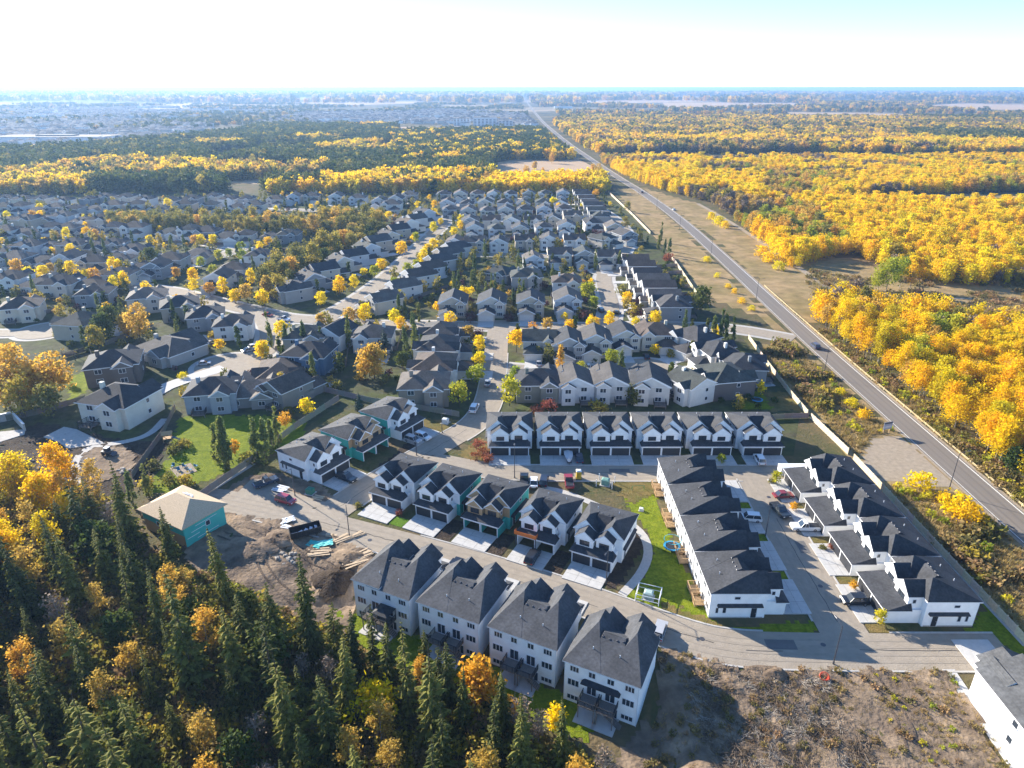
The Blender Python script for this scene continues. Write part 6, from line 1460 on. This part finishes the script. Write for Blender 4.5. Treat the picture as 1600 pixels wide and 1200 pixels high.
for px, py, n, l, ang, m, lab in [(500, 863, 6, 4.2, 10, 'lumber', 'stack of long boards below the dumpster'), (533, 843, 5, 3.6, 40, 'lumber', 'stack of boards beside the lamp post'), (562, 870, 6, 5.0, 38, 'lumber', 'long boards lying beside the first walk-out house'), (556, 880, 4, 4.5, 30, 'lumber', 'loose boards nearer the first walk-out house'), (558, 836, 3, 2.4, 45, 'lumber', 'short pile of boards at the street edge'), (520, 838, 3, 2.4, -10, 'lumber', 'flat pile of board sheets near the dumpster'), (448, 824, 3, 2.0, -20, 'trim', 'white wrapped pallet at the street edge'), (498, 779, 4, 2.6, -15, 'lumber', 'pile of board sheets at the side street corner'), (1210, 1060, 3, 1.6, 30, 'lumber', 'scrap timber on the weedy lot heap'), (440, 765, 6, 3.2, -22, 'trim', 'row of white wrapped pallets beside the dark blue pickup')]:
    x, y = G(px, py); t = thing('board_stack', lab, 'lumber', (x, y, gz(x, y) + .3), R(ang))
    for i in range(n): ob('board', cached(('board', l, m), lambda: MB().box(-l / 2, l / 2, -.17, .17, 0, .09).mesh('board', [m])), t, (rl.uniform(-.3, .3), (i - n / 2) * .42, .1 * (i % 2)), R(rl.uniform(-7, 7)))
for px, py, c, ang, lab in [(508, 851, (.18, .62, .55), 15, 'pale teal wrap sheet lying by the boards'), (492, 853, (.05, .42, .38), -20, 'darker teal wrap scrap by the dumpster'), (449, 815, (.7, .7, .7), 30, 'white tarp at the edge of the dirt lot')]:
    x, y = G(px, py); mb = MB(); g = 6
    mb.add([(-1.6 + 3.2 * i / g, -1 + 2 * j / g, .12 + .1 * math.sin(i * 2.1 + j) * math.cos(j * 1.7)) for j in range(g + 1) for i in range(g + 1)], [(j * (g + 1) + i, j * (g + 1) + i + 1, (j + 1) * (g + 1) + i + 1, (j + 1) * (g + 1) + i) for j in range(g) for i in range(g)])
    tag(ob('tarp', mb.mesh('tarp', ['plastic']), None, (x, y, gz(x, y) + .35), R(ang), c), lab, 'tarp')
# utility boxes with their guard posts
def cabinet(px, py, lab, c=(.10, .22, .16), s=1.0, cage=False, posts=False):
    x, y = G(px, py); t = thing('utility_cabinet', lab, 'utility box', (x, y, gz(x, y) + .05), R(-20), None, s)
    ob('cabinet', MB().box(-.8, .8, -.7, .7, .1, 1.2).roof(-.85, .85, -.75, .75, 1.25, 1.42, .3, .3, .3, .3, .08, 0, 0, 0).mesh('cabinet', ['plastic']), t, col=c)
    ob('pad', MB().box(-1.1, 1.1, -1, 1, -.05, .1).mesh('pad', ['concrete']), t)
    if cage or posts:
        r = 2.1 if cage else 1.7
        for sx in (-1, 1):
            for sy in (-1, 1): ob('guard_post', cached(('gp', cage), lambda: MB().tube((0, 0, -.1), (0, 0, 1.6), .09, .09, 8).mesh('guard_post', ['trim'])), t, (sx * r, sy * r * .8, 0))
        if cage:
            for a, b in (((-r, -r * .8), (r, -r * .8)), ((r, -r * .8), (r, r * .8)), ((r, r * .8), (-r, r * .8)), ((-r, r * .8), (-r, -r * .8))): ob('cage_rail', MB().tube((*a, 1.5), (*b, 1.5), .06, .06, 6).tube((*a, .6), (*b, .6), .05, .05, 6).mesh('cage_rail', ['trim']), t)
cabinet(1013, 934, 'grey-green transformer inside a pale pipe cage on the lawn', (.35, .45, .42), 1.0, True); cabinet(946, 757, 'green transformer between white guard posts by the dry grass', (.16, .30, .25), 1.1, False, True); cabinet(485, 771, 'dark green cabinet beside the red car street', (.04, .18, .12)); cabinet(696, 661, 'white utility box on the lawn by the bend', (.6, .62, .62)); cabinet(1002, 798, 'small white box on the lawn beside the footpath', (.7, .7, .7), .5)
x, y = G(904, 748); t = thing('portable_toilet', 'yellow portable toilet beside the red pickup', 'portable toilet', (x, y, .1), R(0))
ob('cabin', MB().box(-.6, .6, -.6, .6, .1, 2.1).mesh('cabin', ['plastic']), t, col=(.62, .42, .04)); ob('roof', MB().roof(-.66, .66, -.66, .66, 2.15, 2.35, .25, .25, .25, .25, .06, 0, 0, 0).mesh('roof', ['plastic']), t, col=(.7, .7, .68)); ob('door', MB().box(-.4, .4, -.64, -.6, .2, 2.0).box(.2, .3, -.67, -.64, 1.0, 1.12).mesh('door', ['plastic']), t, col=(.55, .36, .03)); ob('skid', MB().box(-.7, .7, -.7, .7, 0, .1).mesh('skid', ['dark_trim']), t)
# sign board by the road
x, y = G(1391, 678); t = thing('sign_board', 'pale notice board on two posts by the country road', 'sign', (x - 1.2, y, 0), R(18))
for s in (-1, 1): ob('post', MB().box(-.09, .09, -.09, .09, 0, 3.6).mesh('post', ['wood']), t, (s * 1.0, 0, 0))
ob('board', MB().box(-1.45, 1.45, -.14, -.09, 1.5, 3.7).mesh('board', ['plastic']), t, col=(.40, .42, .48)); ob('heading_band', MB().box(-1.4, 1.4, -.153, -.143, 3.1, 3.6).mesh('heading_band', ['plastic']), t, col=(.10, .11, .16)); ob('picture_panel', MB().box(-1.4, 1.4, -.153, -.143, 1.9, 2.5).mesh('picture_panel', ['plastic']), t, col=(.62, .62, .64))
# orange lift platform on the fourth duplex
x, y = local((4.7, 113.5), AX, -2.0, -.2); t = thing('lift_platform', 'orange work platform in front of the open-garage duplex', 'work platform', (x, y, 2.95), AX)
ob('deck', MB().box(-2.4, 2.4, -.5, .5, 0, .15).mesh('deck', ['plastic']), t, col=(.5, .14, .03)); ob('guard_rail', MB().box(-2.4, 2.4, -.55, -.5, .15, .9).box(-2.4, -2.35, -.5, .5, .15, .9).box(2.35, 2.4, -.5, .5, .15, .9).mesh('guard_rail', ['plastic']), t, col=(.55, .15, .03))
for s in (-1, 1): ob('support_leg', MB().box(-.08, .08, -.3, -.14, -2.85, 0).mesh('support_leg', ['steel']), t, (s * 2.2, 0, 0))
# trampolines
def trampoline(px, py, lab, net):
    x, y = G(px, py, .8); t = thing('trampoline', lab, 'trampoline', (x, y, 0)); n = 20; r = 1.7; P = lambda q, z: [(q * math.cos(6.283 * i / n), q * math.sin(6.283 * i / n), z) for i in range(n)]
    ob('pad_ring', MB().add(P(r, .85) + P(r * .76, .87), [(i, (i + 1) % n, n + (i + 1) % n, n + i) for i in range(n)]).add(P(r, .85) + P(r, .75), [(n + i, n + (i + 1) % n, (i + 1) % n, i) for i in range(n)]).mesh('pad_ring', ['plastic']), t, col=(.03, .25, .45))
    ob('mat', MB().add(P(r * .76, .86), [tuple(range(n))]).mesh('mat', ['dark_trim']), t)
    for i in range(0, n, 4): ob('leg', MB().tube((0, 0, 0), (0, 0, 2.4 if net else .8), .04, .04, 5).mesh('leg', ['steel']), t, (r * math.cos(6.283 * i / n), r * math.sin(6.283 * i / n), 0))
    if net: ob('top_hoop', MB().add(P(r + .04, 2.4) + P(r - .04, 2.4) + P(r + .04, 2.32), [(i, (i + 1) % n, n + (i + 1) % n, n + i) for i in range(n)] + [(2 * n + i, 2 * n + (i + 1) % n, (i + 1) % n, i) for i in range(n)]).mesh('top_hoop', ['plastic']), t, col=(.05, .4, .5))
trampoline(1050, 853, 'round blue trampoline on the lawn behind the duplexes', True); trampoline(1183, 624, 'dark round trampoline in the fenced garden', False)
# goal frame on the lawn
x, y = G(997, 767); t = thing('goal_frame', 'small green goal frame on the lawn', 'goal', (x, y, 0), R(5))
for s in (-1, 1): ob('upright', MB().tube((0, 0, 0), (0, 0, 1.4), .05, .05, 6).tube((0, 0, 1.4), (0, 1.0, 0), .04, .04, 6).mesh('upright', ['goal_green']), t, (s * 1.4, 0, 0))
ob('crossbar', MB().tube((-1.4, 0, 1.4), (1.4, 0, 1.4), .05, .05, 6).mesh('crossbar', ['goal_green']), t)
# orange hose reel and ladder frame on the weedy lot
x, y = G(1286, 1062); t = thing('hose_coil', 'coil of orange hose on the weedy lot', 'hose', (x, y, .45))
for k in range(4):
    n = 18; r = .5 + .09 * k; mb = MB()
    for i in range(n): mb.tube((r * math.cos(6.283 * i / n), r * math.sin(6.283 * i / n), 0), (r * math.cos(6.283 * (i + 1) / n), r * math.sin(6.283 * (i + 1) / n), 0), .07, .07, 5)
    ob('loop', mb.mesh('loop', ['plastic']), t, (.06 * k, 0, .1 * (k % 3)), (R(14 * k), R(-8 * k), 0), (.55, .07, .03))
# the earth yard: concrete forms, curved path, skid loader
polysheet('patio_slab', GP((68, 684), (100, 668), (120, 672), (165, 694), (105, 702), (92, 692)), .25, 'concrete', thick=.3); ribbon('footpath', smooth_line(GP((118, 760), (117, 735), (125, 708), (150, 697), (195, 692), (235, 680), (258, 655))), 1.1, -1.1, .2, 'concrete'); polysheet('patio_slab', GP((0, 692), (0, 676), (40, 672), (38, 680)), .3, 'concrete', thick=.3)
drape('dirt_circle', GP((125, 735), (130, 710), (155, 699), (195, 700), (213, 715), (205, 735), (180, 748), (145, 758)), 'dirt', .3, .9)
for a, b, lab in [((-10, 662), (22, 655), 'concrete retaining wall at the frame edge of the earth yard'), ((22, 655), (40, 674), 'concrete retaining wall returning beside the earth yard slab')]:
    p, q = G(*a), G(*b); L = math.dist(p, q); t = thing('retaining_wall', lab, 'wall', (*p, 0), math.atan2(q[1] - p[1], q[0] - p[0]))
    ob('wall_body', MB().box(0, L, -.2, .2, -.2, 2.2).mesh('wall_body', ['concrete']), t); ob('coping', MB().box(-.05, L + .05, -.27, .27, 2.2, 2.35).mesh('coping', ['trim']), t)
x, y = G(169, 712); t = thing('skid_loader', 'small dark skid loader on the dirt circle', 'loader', (x, y, .35), R(80))
ob('body', MB().prism([(-1.2, .4), (1.2, .4), (1.3, 1.1), (.6, 1.2), (-1.2, 1.1)], -.75, .75).mesh('body', ['plastic']), t, col=(.08, .08, .08)); ob('cab', MB().prism([(-.7, 1.1), (.6, 1.1), (.45, 2.0), (-.6, 2.0)], -.55, .55).mesh('cab', ['glass']), t); ob('cab_roof', MB().box(-.6, .6, -.65, .5, 2.0, 2.1).mesh('cab_roof', ['trim']), t); ob('bucket', MB().prism([(-2.2, .1), (-1.5, .1), (-1.45, .8), (-1.7, .7)], -.9, .9).mesh('bucket', ['steel']), t)
for sx in (-1, 1):
    ob('lift_arm', MB().box(sx * .85 - .08, sx * .85 + .08, -1.6, 1.1, 1.0, 1.2).mesh('lift_arm', ['steel']), t)
    for sy in (-.6, .6): ob('wheel', MB().tube((-.15, 0, 0), (.15, 0, 0), .38, .38, 10).mesh('wheel', ['tyre']), t, (sx * .85, sy, .38))
# garden things
x, y = G(263, 690); t = thing('climbing_frame', 'wooden climbing frame in the garden corner', 'climbing frame', (x, y, 0), R(20))
for sx in (-1, 1):
    for sy in (-1, 1): ob('post', MB().box(-.08, .08, -.08, .08, 0, 2.4).mesh('post', ['wood']), t, (sx, sy * .8, 0))
ob('platform', MB().box(-1.05, 1.05, -.85, .85, 1.1, 1.2).mesh('platform', ['wood']), t); ob('roof', MB().roof(-1.3, 1.3, -1.1, 1.1, 2.4, 3.1, 0, 0, 1.1, 1.1, .06, 0, 0, 0).mesh('roof', ['wood']), t); ob('slide', MB().add([(1, -.3, 1.15), (1, .3, 1.15), (2.9, .3, .1), (2.9, -.3, .1)], [(0, 3, 2, 1)]).add([(1, -.3, 1.35), (2.9, -.3, .3), (2.9, -.3, .1), (1, -.3, 1.15)], [(0, 1, 2, 3)]).add([(1, .3, 1.35), (2.9, .3, .3), (2.9, .3, .1), (1, .3, 1.15)], [(3, 2, 1, 0)]).mesh('slide', ['plastic']), t, col=(.08, .2, .35))
polysheet('patio_slab', GP((265, 732), (298, 724), (308, 737), (277, 746)), .12, 'gravel', thick=.2)
for i in range(5):
    x, y = G(270 + 9 * i, 728 + (i % 2) * 6, .4); t = thing('garden_chair', 'blue garden chair on the patio of the garden lawn', 'chair', (x, y, .12), R(40 * i), 'blue garden chairs')
    ob('seat', cached('gcs', lambda: MB().box(-.35, .35, -.35, .35, .3, .4).mesh('seat', ['plastic'])), t, col=(.03, .18, .3)); ob('backrest', cached('gcb', lambda: MB().box(-.35, .35, .3, .38, .4, 1.0).mesh('backrest', ['plastic'])), t, col=(.03, .18, .3))
    for sx in (-.3, .3):
        for sy in (-.3, .3): ob('leg', cached('gcl', lambda: MB().box(-.04, .04, -.04, .04, 0, .3).mesh('leg', ['plastic'])), t, (sx, sy, 0), 0, (.03, .18, .3))
x, y = G(108, 562); t = thing('pergola', 'dark garden pergola beside the golden poplars', 'pergola', (x, y, 0), R(15))
for sx in (-1, 1):
    for sy in (-1, 1): ob('post', MB().box(-.1, .1, -.1, .1, 0, 2.6).mesh('post', ['bark']), t, (sx * 2.2, sy * 1.4, 0))
for i in range(9): ob('rafter', MB().box(-.05, .05, -1.8, 1.8, 2.6, 2.75).mesh('rafter', ['bark']), t, (-2.4 + .6 * i, 0, 0))
# bright turf patch and small lot strips between the drives of the middle row
def patch(o, rot, x0, x1, y0, y1, m): polysheet('lawn', [local(o, rot, *p) for p in ((x0, y0), (x1, y0), (x1, y1), (x0, y1))], .062 + hr.uniform(0, .006), m)
mat('turf', (0.09, 0.17, 0.015), .95, .2, 1.0, .5, 6, spec=.1)
patch((-27.9, 129), AX, 4.1, 7.4, -5.2, -2.2, 'turf')
for p in ((-17.4, 124.2), (-6.6, 119.2), (4.7, 113.5)): patch(p, AX, 4.0, 7.4, -5.4, 2, 'dark_soil')
for i in range(5): patch((-0.6 + 12.82 * i, 151.9), 0, 5.3, 7.4, -4.8, 9, 'yard')
for i in range(4): patch((48.3, 99.6 + 11.9 * i), R(90), 4.7, 7.1, -5, 0, 'lawn'); patch((64.9, 97.8 + 12.55 * i), R(-90), 5.1, 7.3, -3.3, 0, 'dry_lawn')
# small ornamental trees and stakes on the new street, meters and bins
for px, py, k, s, lab in [(560, 789, 'bushy', .6, 'young shrub at the side street corner'), (624, 800, 'red', .45, 'small reddish shrub beside the bright turf'), (1128, 718, 'street_lime', .5, 'staked sapling at the cross street corner'), (1214, 748, 'street_lime', .55, 'young tree on the bed by the red car'), (1205, 752, 'bushy', .5, 'low shrub bed by the red car'), (1240, 792, 'street_orange', .4, 'small orange shrub on the strip by the white pickup'), (1285, 855, 'bushy', .5, 'low shrubs before the second duplex of the fence row'), (1334, 915, 'street_orange', .4, 'faded shrub on the strip by the black car'), (1375, 968, 'street_lime', .45, 'yellow-green shrub at the last garage corner'), (1300, 855, 'red', .4, 'small reddish shrub by a garage of the fence row')]: at_mid(k, px, py, s, lab, None, .4)
# garden shrubbery of the older suburb
SUB = GP((-60, 480), (-60, 312), (420, 306), (940, 303), (985, 345), (1060, 430), (1085, 470), (1070, 500), (1160, 555), (1230, 640), (760, 645), (640, 612), (500, 600), (330, 640), (130, 560))
X, Y = jgrid(SUB, 7.5, 91); c = RNG.uniform(0, 1, len(X)); kp = vnoise(X, Y, 20, 92) > .3
HL = np.array([(o.location.x, o.location.y) for o in COL.objects if o.name.startswith(('house', 'duplex_house')) and o.parent is None])
dmin = np.array([np.min(np.hypot(HL[:, 0] - x, HL[:, 1] - y)) for x, y in zip(X, Y)]); kp &= dmin > 7.2
for r_ in [p for p in bpy.data.objects if p.name.split('.')[0] == 'road']:
    n = len(r_.data.vertices) // 2
    if n < 3: continue
    cs = np.array([v.co[:2] for v in r_.data.vertices]); mid = (cs[:n] + cs[n:2 * n]) / 2
    w = np.hypot(*(cs[0] - cs[n])) / 2 if n > 3 else 8
    seg = np.concatenate([mid[:-1] + (mid[1:] - mid[:-1]) * f for f in np.linspace(0, 1, 6)])
    kp &= np.array([np.min(np.hypot(seg[:, 0] - x, seg[:, 1] - y)) > w + 2 for x, y in zip(X, Y)])
X, Y, c = X[kp], Y[kp], c[kp]
KS = [np_mesh('shrub', simple(110, .55, 'bush', m, h, .1, r, 500 + i, False)) for i, (m, h, r) in enumerate([('leaf_green', 2.2, 1.3), ('leaf_olive', 2.6, 1.5), ('leaf_purple', 2.4, 1.3), ('leaf_gold', 2.2, 1.2)])] + [np_mesh('shrub', simple(200, .6, 'column', 'leaf_green', 7, .4, .9, 510, False)), np_mesh('shrub', simple(220, .7, 'aspen', 'leaf_olive', 6.5, 1.2, 1.9, 511)), np_mesh('shrub', simple(200, .6, 'round', 'leaf_bright', 4.5, 1.0, 1.5, 512))]
mass('garden_shrubbery', 'shrubs and small trees through the older gardens', KS, np.stack([X, Y], 1), np.where(c < .28, 0, np.where(c < .55, 1, np.where(c < .63, 2, np.where(c < .71, 3, np.where(c < .83, 4, np.where(c < .95, 5, 6)))))), RNG.uniform(.7, 1.15, len(X)), np.zeros(len(X)))

# dead brush on the empty lot
def brush(seed, n=24):
    rg = random.Random(seed); mb = MB()
    for _ in range(n):
        a = rg.uniform(0, 6.28); r = rg.uniform(0, .8); l = rg.uniform(.4, 1.3); p = (r * math.cos(a), r * math.sin(a), rg.uniform(0, .25)); b = rg.uniform(0, 6.28)
        mb.tube(p, (p[0] + l * math.cos(b), p[1] + l * math.sin(b), p[2] + rg.uniform(-.05, .45)), .035, .012, 3)
    return mb.mesh('brush', ['brush_brown' if seed else 'pale_bark'])
X, Y = jgrid(GP((1080, 1040), (1200, 1052), (1290, 1062), (1330, 1110), (1370, 1210), (1120, 1210), (1090, 1120)), 1.0, 95); kp = vnoise(X, Y, 5, 96) > .3; X, Y = X[kp], Y[kp]
mass('dead_brush', 'grey dead brush heaped over the empty lot', [brush(i) for i in range(4)], np.stack([X, Y], 1), RNG.integers(0, 4, len(X)), RNG.uniform(.6, 1.4, len(X)))
# covers, patches and sealed cracks on the new streets
def on_road(line, f, off=0.0):
    p = smooth_line(line, 2); i = min(len(p) - 2, int(f * (len(p) - 1))); q = offset_line(p, off)[i]; return q, math.atan2(p[i + 1][1] - p[i][1], p[i + 1][0] - p[i][0])
rk = random.Random(14)
for line, f in ((R1, .3), (R1, .46), (R1, .62), (R1, .8), (R5, .3), (R5, .7), (R3, .55), (R3, .75), (R2, .2), (R2, .6)):
    (x, y), a = on_road(line, f, rk.uniform(-1.5, 1.5)); n = 14
    kind(ob('manhole_cover', MB().add([(.45 * math.cos(6.283 * i / n), .45 * math.sin(6.283 * i / n), 0) for i in range(n)], [tuple(range(n))]).mesh('manhole_cover', ['steel']), None, (x, y, .125)), 'structure')
for line, f0, f1, off in ((R1, .22, .34, .4), (R1, .4, .52, -.6), (R1, .55, .66, .3), (R1, .7, .78, -.3), (R5, .2, .6, .2), (R3, .5, .9, .1), (R2, .1, .5, -.2), (R1, .84, .98, .2)):
    p = smooth_line(line, 2); n = len(p) - 1; q = []
    pts = offset_line(p, off)[int(f0 * n):int(f1 * n) + 1]
    for a, b in zip(pts, pts[1:]):
        m_ = max(1, int(math.dist(a, b) / 1.2))
        q += [(a[0] + (b[0] - a[0]) * i / m_ + rk.uniform(-.16, .16), a[1] + (b[1] - a[1]) * i / m_ + rk.uniform(-.16, .16)) for i in range(m_)]
    if len(q) > 2: ribbon('crack_seal', q, .05, -.05, .118, 'tar')
for line, f, off, l, w in ((R1, .36, 1.6, 3, 1.6), (R1, .58, -1.5, 4, 1.8), (R1, .75, 1.2, 5, 2.2), (R5, .45, -1.8, 4, 2), (R3, .65, 1.2, 5, 1.6)):
    (x, y), a = on_road(line, f, off); kind(ob('road_patch', MB().add([(-l / 2, -w / 2, 0), (l / 2, -w / 2, 0), (l / 2, w / 2, 0), (-l / 2, w / 2, 0)], [(0, 1, 2, 3)]).mesh('road_patch', ['asphalt_grey']), None, (x, y, .113), a), 'structure')
# ------------------------------------------------------------------ the hazy air
_m, _nt, _b, _N, _L = nmat('haze')
_N.remove(_b)
pv = _N.new('ShaderNodeVolumePrincipled')
pv.inputs['Color'].default_value = (0.37, 0.61, 1.0, 1)
pv.inputs['Density'].default_value = 0.00011
pv.inputs['Anisotropy'].default_value = 0.3
_L.new(pv.outputs['Volume'], _N['Material Output'].inputs['Volume'])
kind(ob('haze', MB().box(-45000, 45000, -600, 52000, -6.9, 88).mesh('haze', ['haze'])), 'stuff', 'thin bluish autumn haze over the plain')
